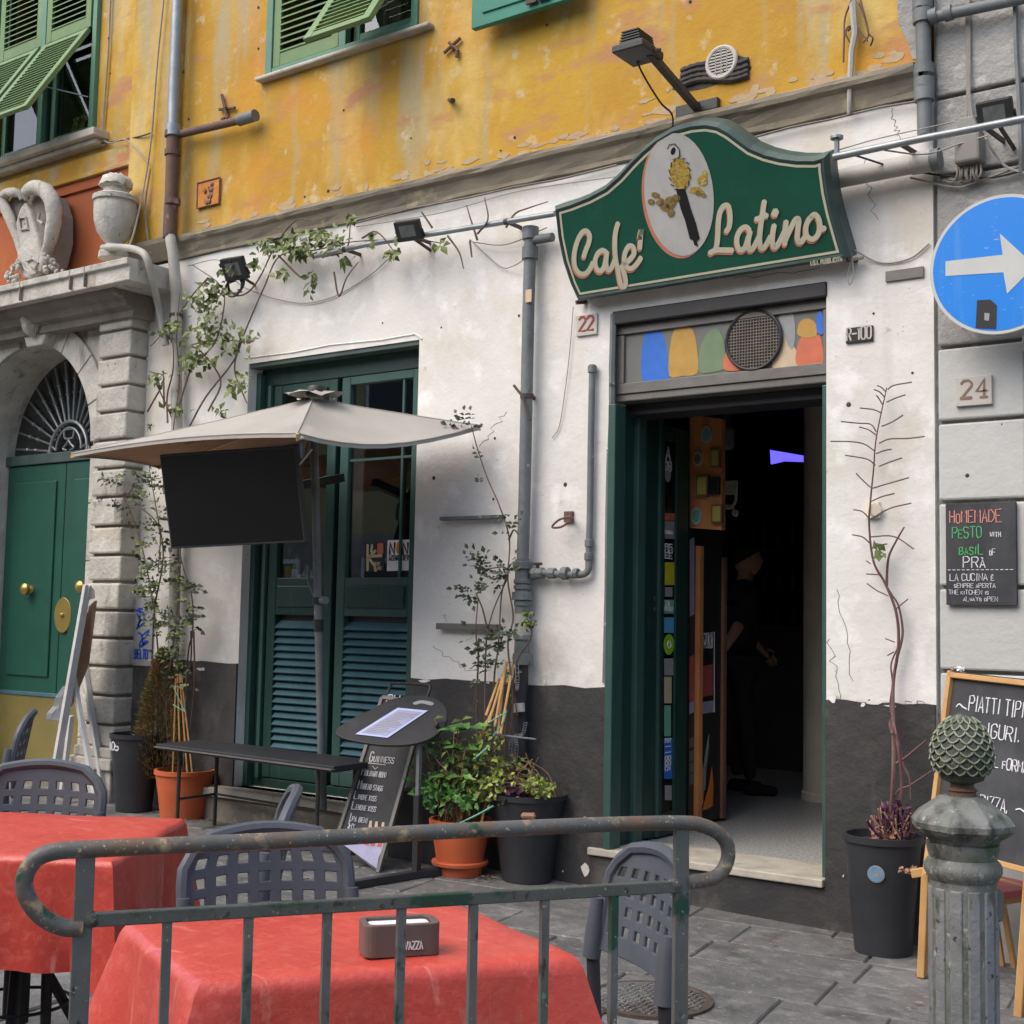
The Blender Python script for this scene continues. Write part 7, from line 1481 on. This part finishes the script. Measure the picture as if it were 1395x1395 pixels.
q = MB(); q.prism([FZ(1290, 1193, sh_-.02), FZ(1360, 1216, sh_-.02), FZ(1430, 1208, sh_-.02), FZ(1350, 1190, sh_-.02)], (0, 0, -.03)); q.build('red_seat', 'p_pinkred', wc, bevel=.003)
q = MB(); q.bar(sB-V((0, 0, .005)), FZ(1430, 1213, sh_-.06), .05, .03); q.bar(FZ(1290, 1178, sh_-.03), FZ(1425, 1222, sh_-.03), .03, .025); q.build('seat_rail', 'wood', wc, bevel=.004)
q = MB(); q.bar(FZ(1358, 1168, .50), FZ(1430, 1180, .50), .05, .03); q.build('back_rail', 'wood', wc, bevel=.004)
p = G(1385, 1300); q = MB(); q.box(p.x-.14, p.x+.2, p.y, p.y+.2, gz(p.x), .46); tag(q.build('storage_box', 'blackp', bevel=.015), 'black tub standing behind the wooden chair at the right edge', 'box')
# ================================================================ TABLES, CLOTHS, CHAIRS
def cloth(cs, z, drop, flare, par=None, seed=0):
    cs = [V((p.x, p.y, z)) for p in cs]; ctr = sum(cs, V())/4; N_ = 22; P = []
    for k_ in range(4):
        a, c_ = cs[k_], cs[(k_+1) % 4]; L = (c_-a).length
        for i in range(N_):
            t = i/N_; P.append((a.lerp(c_, t), k_, min(t, 1-t)*L, t))
    n_ = len(P); q = MB(); FS_ = [0, .012, .03, .05, .08, .14, .22, .32, .43, .55, .67, .78, .89, 1]; M_ = len(FS_)-1; g_ = 9
    for gy in range(g_+1):
        for gx in range(g_+1): pass
    rows = []
    for (p, k_, dc, t) in P:
        a, c_ = cs[k_], cs[(k_+1) % 4]; e = (c_-a).normalized(); out = V((e.y, -e.x, 0)); 
        if out.dot(p-ctr) < 0: out = -out
        pe = (cs[k_]-cs[k_-1]).normalized(); po = V((pe.y, -pe.x, 0)); po = po if po.dot(cs[k_]-ctr) > 0 else -po
        ne = (cs[(k_+2) % 4]-c_).normalized(); no = V((ne.y, -ne.x, 0)); no = no if no.dot(c_-ctr) > 0 else -no
        b_ = math.exp(-(dc/.05)**2); oth = po if t < .5 else no
        dirn = (out*(1)+oth*b_).normalized()
        pin = math.exp(-((dc-.10)/.05)**2)
        rows.append((p, dirn, b_, pin, k_, t))
    for m_ in range(M_+1):
        f = FS_[m_]
        for (p, d, b_, pin, k_, t) in rows:
            r0 = .010; wave = .020*math.sin(t*9+seed+k_*2)+.011*math.sin(t*21+seed)
            outw = .016*math.sqrt(min(1, f/.05))+f*(flare*.25+wave-.03*pin)+b_*f**1.1*flare
            zz_ = z-.012*(1-math.cos(min(1, f*8)*math.pi/2))*0-f*drop*(1+.28*b_)
            q.v.append(V((p.x, p.y, 0))+d*outw+V((0, 0, zz_+.006*noise.noise(V((p.x*7, p.y*7, f*3+seed))))))
    for m_ in range(M_):
        for i in range(n_): j = (i+1) % n_; q.f.append((m_*n_+i, (m_+1)*n_+i, (m_+1)*n_+j, m_*n_+j)); q.mi.append(0)
    # top as grid of rings towards the centre, slightly uneven
    base = len(q.v); R_ = 8
    for r_ in range(1, R_):
        for (p, *_r) in rows: x = p.lerp(ctr, r_/R_); q.v.append(V((x.x, x.y, z+.005*noise.noise(V((x.x*6, x.y*6, seed)))+.0015)))
    q.v.append(V((ctr.x, ctr.y, z)))
    prev = list(range(n_))
    for r_ in range(1, R_):
        cur = list(range(base+(r_-1)*n_, base+r_*n_))
        for i in range(n_): j = (i+1) % n_; q.f.append((prev[i], prev[j], cur[j], cur[i])); q.mi.append(0)
        prev = cur
    for i in range(n_): j = (i+1) % n_; q.f.append((prev[i], prev[j], len(q.v)-1)); q.mi.append(0)
    return q
def table(cs, z, label, posts=True):
    ctr = sum(cs, V())/4; g0 = gz(ctr.x); t = thing('table', label, 'table', (ctr.x, ctr.y, g0))
    q = MB(); q.prism([V((ctr.x+(p.x-ctr.x)*.985, ctr.y+(p.y-ctr.y)*.985, z-.002)) for p in cs], (0, 0, -.022)); q.build('tabletop', 'metalfr', t)
    for s_ in (-1, 1): q = MB(); q.tube([V((ctr.x+s_*.035, ctr.y, z-.03)), V((ctr.x+s_*.035, ctr.y, g0+.2))], .017, 10); q.build('post', 'black', t, smooth=True)
    for k_ in range(4):
        an = k_*math.pi/2+.9; d = V((math.cos(an), math.sin(an), 0)); c0 = V((ctr.x, ctr.y, 0)); q = MB(); q.tube(cr([c0+d*.04+V((0, 0, .42)), c0+d*.08+V((0, 0, .36)), c0+d*.16+V((0, 0, .22)), c0+d*.23+V((0, 0, .10)), c0+d*.30+V((0, 0, g0+.015))]), .015, 8); q.build('leg', 'black', t, smooth=True)
    q = MB(); q.tube([V((ctr.x+.15*math.cos(a), ctr.y+.15*math.sin(a), .28)) for a in [i*math.pi/12 for i in range(24)]], .005, 5, closed=True); q.build('ring', 'black', t)
    return t
T1 = [FZ(*p_, .757) for p_ in [(276, 1336), (779, 1301), (610, 1226), (177, 1259)]]
table(T1, .752, 'square bistro table nearest the railing, hidden under the nearer red cloth')
q = cloth(T1, .757, .36, .15, seed=1); q.build('tablecloth', 'cloth', smooth=True); tag(bpy.data.objects['tablecloth'], 'red oilcloth on the table right behind the railing, with the napkin holder on it', 'tablecloth')
fr2, nr2 = FZ(247, 1115, .757), FZ(150, 1172, .757); dl = (FZ(0, 1106, .757)-fr2).normalized()
T2 = [nr2+dl*.75, nr2, fr2, fr2+dl*.75]
table(T2, .752, 'square bistro table at the left edge, hidden under the farther red cloth')
q = cloth(T2, .757, .29, .06, seed=4); o = q.build('tablecloth', 'cloth', smooth=True); tag(o, 'red oilcloth on the farther table at the left edge of the picture', 'tablecloth')
# napkin holder
nh = thing('napkin_holder', 'bronze coloured napkin holder on the nearer red cloth', 'napkin holder', FZ(548, 1306, .76))
P = [FZ(x, y, .76) for x, y in [(497, 1307), (601, 1301)]]; e = (P[1]-P[0]).normalized(); o_ = V((-e.y, e.x, 0)); L = (P[1]-P[0]).length; wd_ = .085
hgt = .060
def rr(x0, x1, y0, y1, r_, z_): 
    out = []
    for cx_, cy_2, a0 in ((x1-r_, y1-r_, 0), (x0+r_, y1-r_, 90), (x0+r_, y0+r_, 180), (x1-r_, y0+r_, 270)):
        for i in range(5): a = math.radians(a0+i*22.5); out.append(P[0]+e*(cx_+r_*math.cos(a))+o_*(cy_2+r_*math.sin(a))+V((0, 0, z_)))
    return out
q = MB(); A1, A2, A3, A4 = rr(0, L, 0, wd_, .02, 0), rr(0, L, 0, wd_, .02, hgt), rr(.012, L-.012, .012, wd_-.012, .012, hgt), rr(.012, L-.012, .012, wd_-.012, .012, hgt-.02)
k = len(A1); q.v = A1+A2+A3+A4
for a in range(3):
    for i in range(k): j = (i+1) % k; q.f.append((a*k+i, a*k+j, (a+1)*k+j, (a+1)*k+i)); q.mi.append(0)
q.f.append(tuple(range(k-1, -1, -1))); q.mi.append(0); q.build('case', 'holder', nh, bevel=.002)
q = MB(); q.prism(rr(.016, L-.016, .016, wd_-.016, .01, hgt-.006), (0, 0, -.014)); q.build('napkins', 'paper', nh)
q = MB(); text('LAVAZZA', q, P[0]+e*L*.42-o_*.0005+V((0, 0, .014)), e, (0, 0, 1), .014, .0025, fit=.05, small=1); q.build('lettering', 'paper', nh)
def chair(name, label, pos, face, group='grey moulded plastic chairs at the tables'):
    """pos: middle of the backrest's top edge on plan; face: direction the sitter looks"""
    f = V((face[0], face[1], 0)).normalized(); s = V((f.y, -f.x, 0)); base = V((pos[0], pos[1], 0))+f*.27; g0 = gz(base.x); base.z = g0
    t = thing(name, label, 'chair', base, group)
    def T(x, y, z): return base+s*x+f*y+V((0, 0, z))
    def sheet(fn, nx, ny, hx, hy, nm, par, th=.010):
        q = MB(); idx = {}
        def vid(i, j):
            if (i, j) not in idx: idx[(i, j)] = len(q.v); q.v.append(fn(i/nx, j/ny))
            return idx[(i, j)]
        for i in range(nx):
            for j in range(ny):
                if hx(i) and hy(j): continue
                q.f.append((vid(i, j), vid(i+1, j), vid(i+1, j+1), vid(i, j+1))); q.mi.append(0)
        o = q.build(nm, 'chair', par, smooth=False); m_ = o.modifiers.new('sol', 'SOLIDIFY'); m_.thickness = th; m_.offset = 0; bv = o.modifiers.new('bev', 'BEVEL'); bv.width = .002; bv.segments = 1; bv.limit_method = 'ANGLE'
        return o
    def bk(u, v):
        z = .595+.26*v; w_ = .205-.07*max(0, (v-.68)/.32)**2.2; x = (u*2-1)*w_; y = -.24-.045*v+.045*(x/.235)**2
        zz_ = z-.02*(x/.235)**2*v; return T(x, y, zz_)
    # 13 columns alternating strip / hole
    nx = 2*6+3; hxs = lambda i: 1 <= i <= nx-2 and i % 2 == 1
    ny = 11; hys = lambda j: j in (2, 4, 6, 8)
    b_ = sheet(bk, nx, ny, hxs, hys, 'backrest', t)
    q = MB(); rim = [bk(0, v/8) for v in range(9)]+[bk(u/8, 1)+V((0, 0, .010*math.sin(math.pi*u/8))) for u in range(1, 8)]+[bk(1, 1-v/8) for v in range(9)]; q.tube(rim, .017, 8); q.build('rim', 'chair', b_, smooth=True)
    def st_(u, v): 
        x = (u*2-1)*(.205); y = -.20+.42*v; z = .43+.01*(x/.22)**2-.012*math.sin(math.pi*v)-(.03*max(0, v-.85)/.15); return T(x, y, z)
    st = sheet(st_, nx, 13, hxs, lambda j: j % 2 == 1 and 1 <= j <= 11, 'seat', t)
    q = MB(); q.tube([st_(0, v/6) for v in range(7)]+[st_(u/6, 1) for u in range(1, 6)]+[st_(1, 1-v/6) for v in range(7)], .015, 8); q.build('rim', 'chair', st, smooth=True)
    for sx_ in (-1, 1):
        q = MB(); q.tube([T(sx_*.207, -.205, .72), T(sx_*.209, -.198, .64), T(sx_*.211, -.192, .575)], [.016, .023, .023], 10); q.build('leg_socket', 'chair', t, smooth=True)
        q = MB(); q.tube([T(sx_*.211, -.195, .60), T(sx_*.213, -.205, .42), T(sx_*.23, -.30, .0)], [.017, .017, .014], 10); q.build('leg', 'chairleg', t, smooth=True)
        q = MB(); q.tube([T(sx_*.205, .19, .42), T(sx_*.225, .23, .0)], [.017, .014], 10); q.build('leg', 'chairleg', t, smooth=True)
    return t
def mid(a, c): return (FZ(*a, .865)+FZ(*c, .865))/2
p = mid((257, 1133), (464, 1129)); chair('chair', 'grey grid backed chair between the nearer table and the menu stand', p, (T1[0]-T1[3])*0+(sum(T1, V())/4-p))
p = mid((-8, 1052), (130, 1057)); chair('chair', 'grey grid backed chair on the far side of the left table, below the easel', p, (.63-.1, -.76))
p = V((-1.62, -3.03, 0)); chair('chair', 'grey grid backed chair seen from behind at the right end of the nearer table', FZ(895, 1160, .86), (-.58, -.81))
p = FZ(398, 1084, .87); chair('chair', 'grey chair seen edge on behind the nearer table, only its rounded back tip showing', p, (-.70, -.71))
p = FZ(40, 990, .87); chair('chair', 'dark chair seen edge on at the left edge, below the green portal door', p, (-.62, -.78))
# ================================================================ RAILING
rl = thing('railing', 'old street railing with chipped paint, looped ends and square balusters in the foreground', 'railing', (-1.4, -4.2, 0))
Ra, Rb = FZ(118, 1160, 1.05), FZ(928, 1123, 1.05); rd = (Rb-Ra); rd.z = 0; rd.normalize(); rn = V((rd.y, -rd.x, 0)); rn = rn if rn.dot(CAM-Ra) > 0 else -rn
def FR(x, y, d=0): return onplane(x, y, Ra+rn*d, rn)
def seg(pts, r, nm, mt, n=8, sm=6): 
    q = MB(); q.tube(cr([FR(*p_) for p_ in pts], sm), r, 14); return q.build(nm, mt, rl, smooth=True)
seg([(112, 1264), (85, 1263), (55, 1247), (36, 1220), (34, 1195), (48, 1171), (75, 1160), (118, 1157), (250, 1151), (400, 1144), (600, 1133), (800, 1124), (925, 1121), (958, 1125), (982, 1138), (992, 1158), (987, 1182), (970, 1197), (935, 1202)], .0128, 'top_rail', 'railtop')
def fb(x0, y0, x1, y1, w_, th_, nm, mt):
    a, c = FR(x0, y0), FR(x1, y1); q = MB(); q.bar(a, c, w_, th_, side=rn.cross((c-a).normalized())); return q
for (x0, x1) in ((117, 112), (928, 924)):
    a = FR(x0, 1160 if x0 < 500 else 1124); c = V((a.x, a.y, gz(a.x)-.02)); q = MB(); q.obox((a+c)/2, rd*.0135, rn*.006, (a-c)/2); q.build('post', 'railpost', rl, bevel=.0015)
la_, lb_ = FR(122, 1253), FR(925, 1207); q = MB(); dd_ = (lb_-la_).normalized(); q.obox((la_+lb_)/2, (lb_-la_)/2, rn*.008, rn.cross(dd_)*.010); q.build('lower_rail', 'rail', rl, bevel=.002)
for x in (228, 339, 446, 547, 645, 742, 836):
    yr_ = 1253+(x-122)*(1207-1253)/803; a = FR(x, yr_+6); zb5 = gz(a.x)+.12; q = MB(); n_ = 26; hw = .0066
    for i in range(n_+1):
        z = a.z+(zb5-a.z)*i/n_; tw = 0 if i < 6 else min(math.pi/2, (i-6)*.24); ca_, sa_ = math.cos(tw), math.sin(tw); e1 = rd*ca_+rn*sa_; e2 = rn*ca_-rd*sa_; cc = V((a.x, a.y, z))
        q.v += [cc+e1*hw+e2*hw, cc-e1*hw+e2*hw, cc-e1*hw-e2*hw, cc+e1*hw-e2*hw]
    for i in range(n_):
        for j in range(4): q.f.append((i*4+j, i*4+(j+1) % 4, (i+1)*4+(j+1) % 4, (i+1)*4+j)); q.mi.append(0)
    q.build('baluster', 'railpost', rl, recalc=True)
q = MB(); a = FR(116, 1380); q2_ = V((a.x, a.y, .13)); c = FR(928, 1380); q.bar(q2_, V((c.x, c.y, .13)), .02, .016); q.build('bottom_rail', 'rail', rl)
for x, y in ((117, 1253), (927, 1205)):
    q = MB(); q.lathe([(.001, -.012), (.010, -.008), (.013, 0), (.010, .008), (.001, .012)], FR(x+(7 if x < 500 else -8), y), 10, rn); q.build('weld', 'rail', rl, smooth=True)
# ================================================================ BOLLARD
bz0 = FZ(1310, 975, 1.22); Z0 = (bz0-CAM).dot(fw); bx, by = bz0.x, bz0.y
bo = thing('bollard', 'old cast iron bollard with a mossy pine cone finial and fluted grey shaft', 'bollard', (bx, by, 0))
def zof(y): return onplane(1314, y, (bx, by, 0), (fw.x, fw.y, 0)).z
pxs = Z0/FPX*.925
def BP(l): return [(r_*pxs, zof(y)) for r_, y in l]
O_ = (bx, by, 0)
cone = BP([(35, 1053), (39, 1047), (42.5, 1036), (43, 1024), (40.5, 1010), (35, 998), (27, 987), (17, 978), (8, 972.5), (2, 970)])
q = MB(); q.lathe(BP([(16, 1068), (19, 1066), (30, 1062), (32, 1057), (33, 1054), (30, 1051)]), O_, 28); q.build('cone_collar', 'pine', bo, smooth=True)
q = MB(); cc = cr([V((r_, 0, z)) for r_, z in cone], 5); q.lathe([(p_.x, p_.z) for p_ in cc], O_, 48); pc_ = q.build('pine_cone', 'pine', bo, smooth=True)
def rad(z): 
    for a, c in zip(cc[:-1], cc[1:]):
        if a.z <= z <= c.z: return a.x+(c.x-a.x)*(z-a.z)/(c.z-a.z+1e-9)
    return cc[-1].x
z0_, z1_ = cc[0].z, cc[-1].z; NR = 9; NC = 14
for r_ in range(NR):      # overlapping scales, one by one
    f0 = r_/NR*.93; f1 = (r_+1.55)/NR*.93
    for j in range(NC):
        a0 = 2*math.pi*(j+.5*(r_ % 2))/NC; hw = math.pi/NC*.98; pts = []
        front = []
        for (fz, fa, lift) in ((0.0, 0, .0045), (.28, -.72, .003), (.6, -1, .001), (1, 0, -.001), (.6, 1, .001), (.28, .72, .003)):
            z = z0_+(z1_-z0_)*(f0+(f1-f0)*fz); R_ = rad(min(z, z1_-.001))+lift; an = a0+fa*hw; front.append(V((bx+R_*math.cos(an), by+R_*math.sin(an), z)))
        # photograph shows scales opening upward in U rims: rim at the lower edge
        ctr = V((bx+(rad(z0_+(z1_-z0_)*(f0+f1)/2)+.0015)*math.cos(a0), by+(rad(z0_+(z1_-z0_)*(f0+f1)/2)+.0015)*math.sin(a0), z0_+(z1_-z0_)*(f0+f1)/2))
        if (ctr-V((bx, by, ctr.z))).dot(CAM-ctr) < -.02: continue
        q = MB(); k = len(front); q.v = [ctr]+front; q.f = [(0, 1+i, 1+(i+1) % k) for i in range(k)]; q.mi = [0]*k
        tb_ = [front[2], front[1], front[0], front[5], front[4]]
        q.tube(cr(tb_, 3), .0019, 5, mi=1); q.build('scale', ['pine', 'pineridge'], pc_)
q = MB(); q.lathe(BP([(26, 1092), (24, 1086), (20, 1084), (19, 1078), (22, 1076), (17, 1072), (16, 1066)]), O_, 28); q.build('neck', 'rust', bo, smooth=True)
ro = math.radians(8)
def octa(l, nm, mt, bev=.003): 
    q = MB(); n0 = len(q.v); q.lathe(BP(l), O_, 8)
    M_ = Matrix.Rotation(ro+math.atan2(CAM.y-by, CAM.x-bx)+math.pi/8, 4, 'Z')
    q.v = [V((bx, by, 0))+M_ @ (v-V((bx, by, 0))) for v in q.v]; q.build(nm, mt, bo, bevel=bev)
octa([(50, 1148), (56, 1140), (68, 1133), (74, 1127), (75, 1119), (72, 1115), (66, 1108), (46, 1094), (33, 1085), (27, 1084)], 'cap', 'bollard', .003)
q = MB(); q.lathe(BP([(46, 1200), (51, 1193), (55, 1186), (55, 1178), (51, 1172), (47, 1168), (49, 1163), (51, 1154), (52, 1148), (46, 1146)]), O_, 36); q.build('capital', 'bollard', bo, smooth=True)
q = MB(); q.lathe([(pxs*47, .0), (pxs*47, zof(1196))], O_, 32); q.build('shaft', 'bollard', bo, smooth=True)
for j in range(12):
    an = 2*math.pi*j/12+.1; d = V((math.cos(an), math.sin(an), 0)); s_ = V((-d.y, d.x, 0)); q = MB(); ztp = zof(1207); zz0 = .22
    q.obox(V((bx, by, (ztp+zz0)/2))+d*(pxs*46.5), s_*pxs*8.6, d*.0030, V((0, 0, (ztp-zz0)/2))); q.build('shaft_panel', 'shaftpanel', bo, bevel=.003)
q = MB(); q.lathe([(pxs*66, 0), (pxs*66, .05), (pxs*60, .07), (pxs*60, .16), (pxs*54, .19), (pxs*48, .21)], O_, 32); q.build('base', 'bollard', bo, smooth=True)
p = V((bx, by, zof(1228)))+(rt*.85-fw*.3).normalized()*pxs*46; q = MB(); q.lathe([(.004, -.035), (.013, -.03), (.014, -.01), (.013, .025), (.003, .032)], p, 12); q.build('side_lug', 'railpost', bo, smooth=True)
# ================================================================ MANHOLE COVER
mc = V((MANH.x, MANH.y, gz(MANH.x)+.004)); mh = thing('manhole_cover', 'round patterned iron manhole cover in the paving under the right chair', 'manhole cover', mc)
R_ = abs((G(972, 1372)-MANH).length)*1.0; q = MB(); q.lathe([(R_, -.01), (R_, .004), (R_-.015, .004), (R_-.018, .0), (.001, .0)], mc, 48); q.build('cover', 'iron', mh)
q = MB()
for i in range(-9, 10):
    for j in range(-9, 10):
        x, y = i*R_/9.5, j*R_/9.5
        if x*x+y*y < (R_-.035)**2: a = ((i*7+j*3) % 4)*math.pi/4; d = V((math.cos(a), math.sin(a), 0)); q.obox(mc+V((x, y, .002)), d*R_*.038, V((-d.y, d.x, 0))*R_*.014, (0, 0, .003))
o = q.build('tread_pattern', 'slab', mh); o['kind'] = 'stuff'
# fallen leaves and litter by the wall
q = MB()
for (x, y, n_, sx_) in [(480, 1090, 12, 20), (660, 1198, 12, 15), (560, 1186, 8, 20), (1165, 1268, 10, 20), (1250, 1372, 3, 10), (280, 1120, 16, 30), (1040, 1290, 5, 40)]:
    for _ in range(n_): p = G(x+U(-sx_, sx_), y+U(-3, 3)); q.leaf(p+V((0, 0, .012)), (U(-1, 1), U(-1, 1), .1), (0, 0, 1), U(.015, .04), .015)
o = q.build('fallen_leaves', 'dry'); o['kind'] = 'stuff'; o['label'] = 'dry leaves and litter fallen on the paving along the wall'; o['category'] = 'leaves'
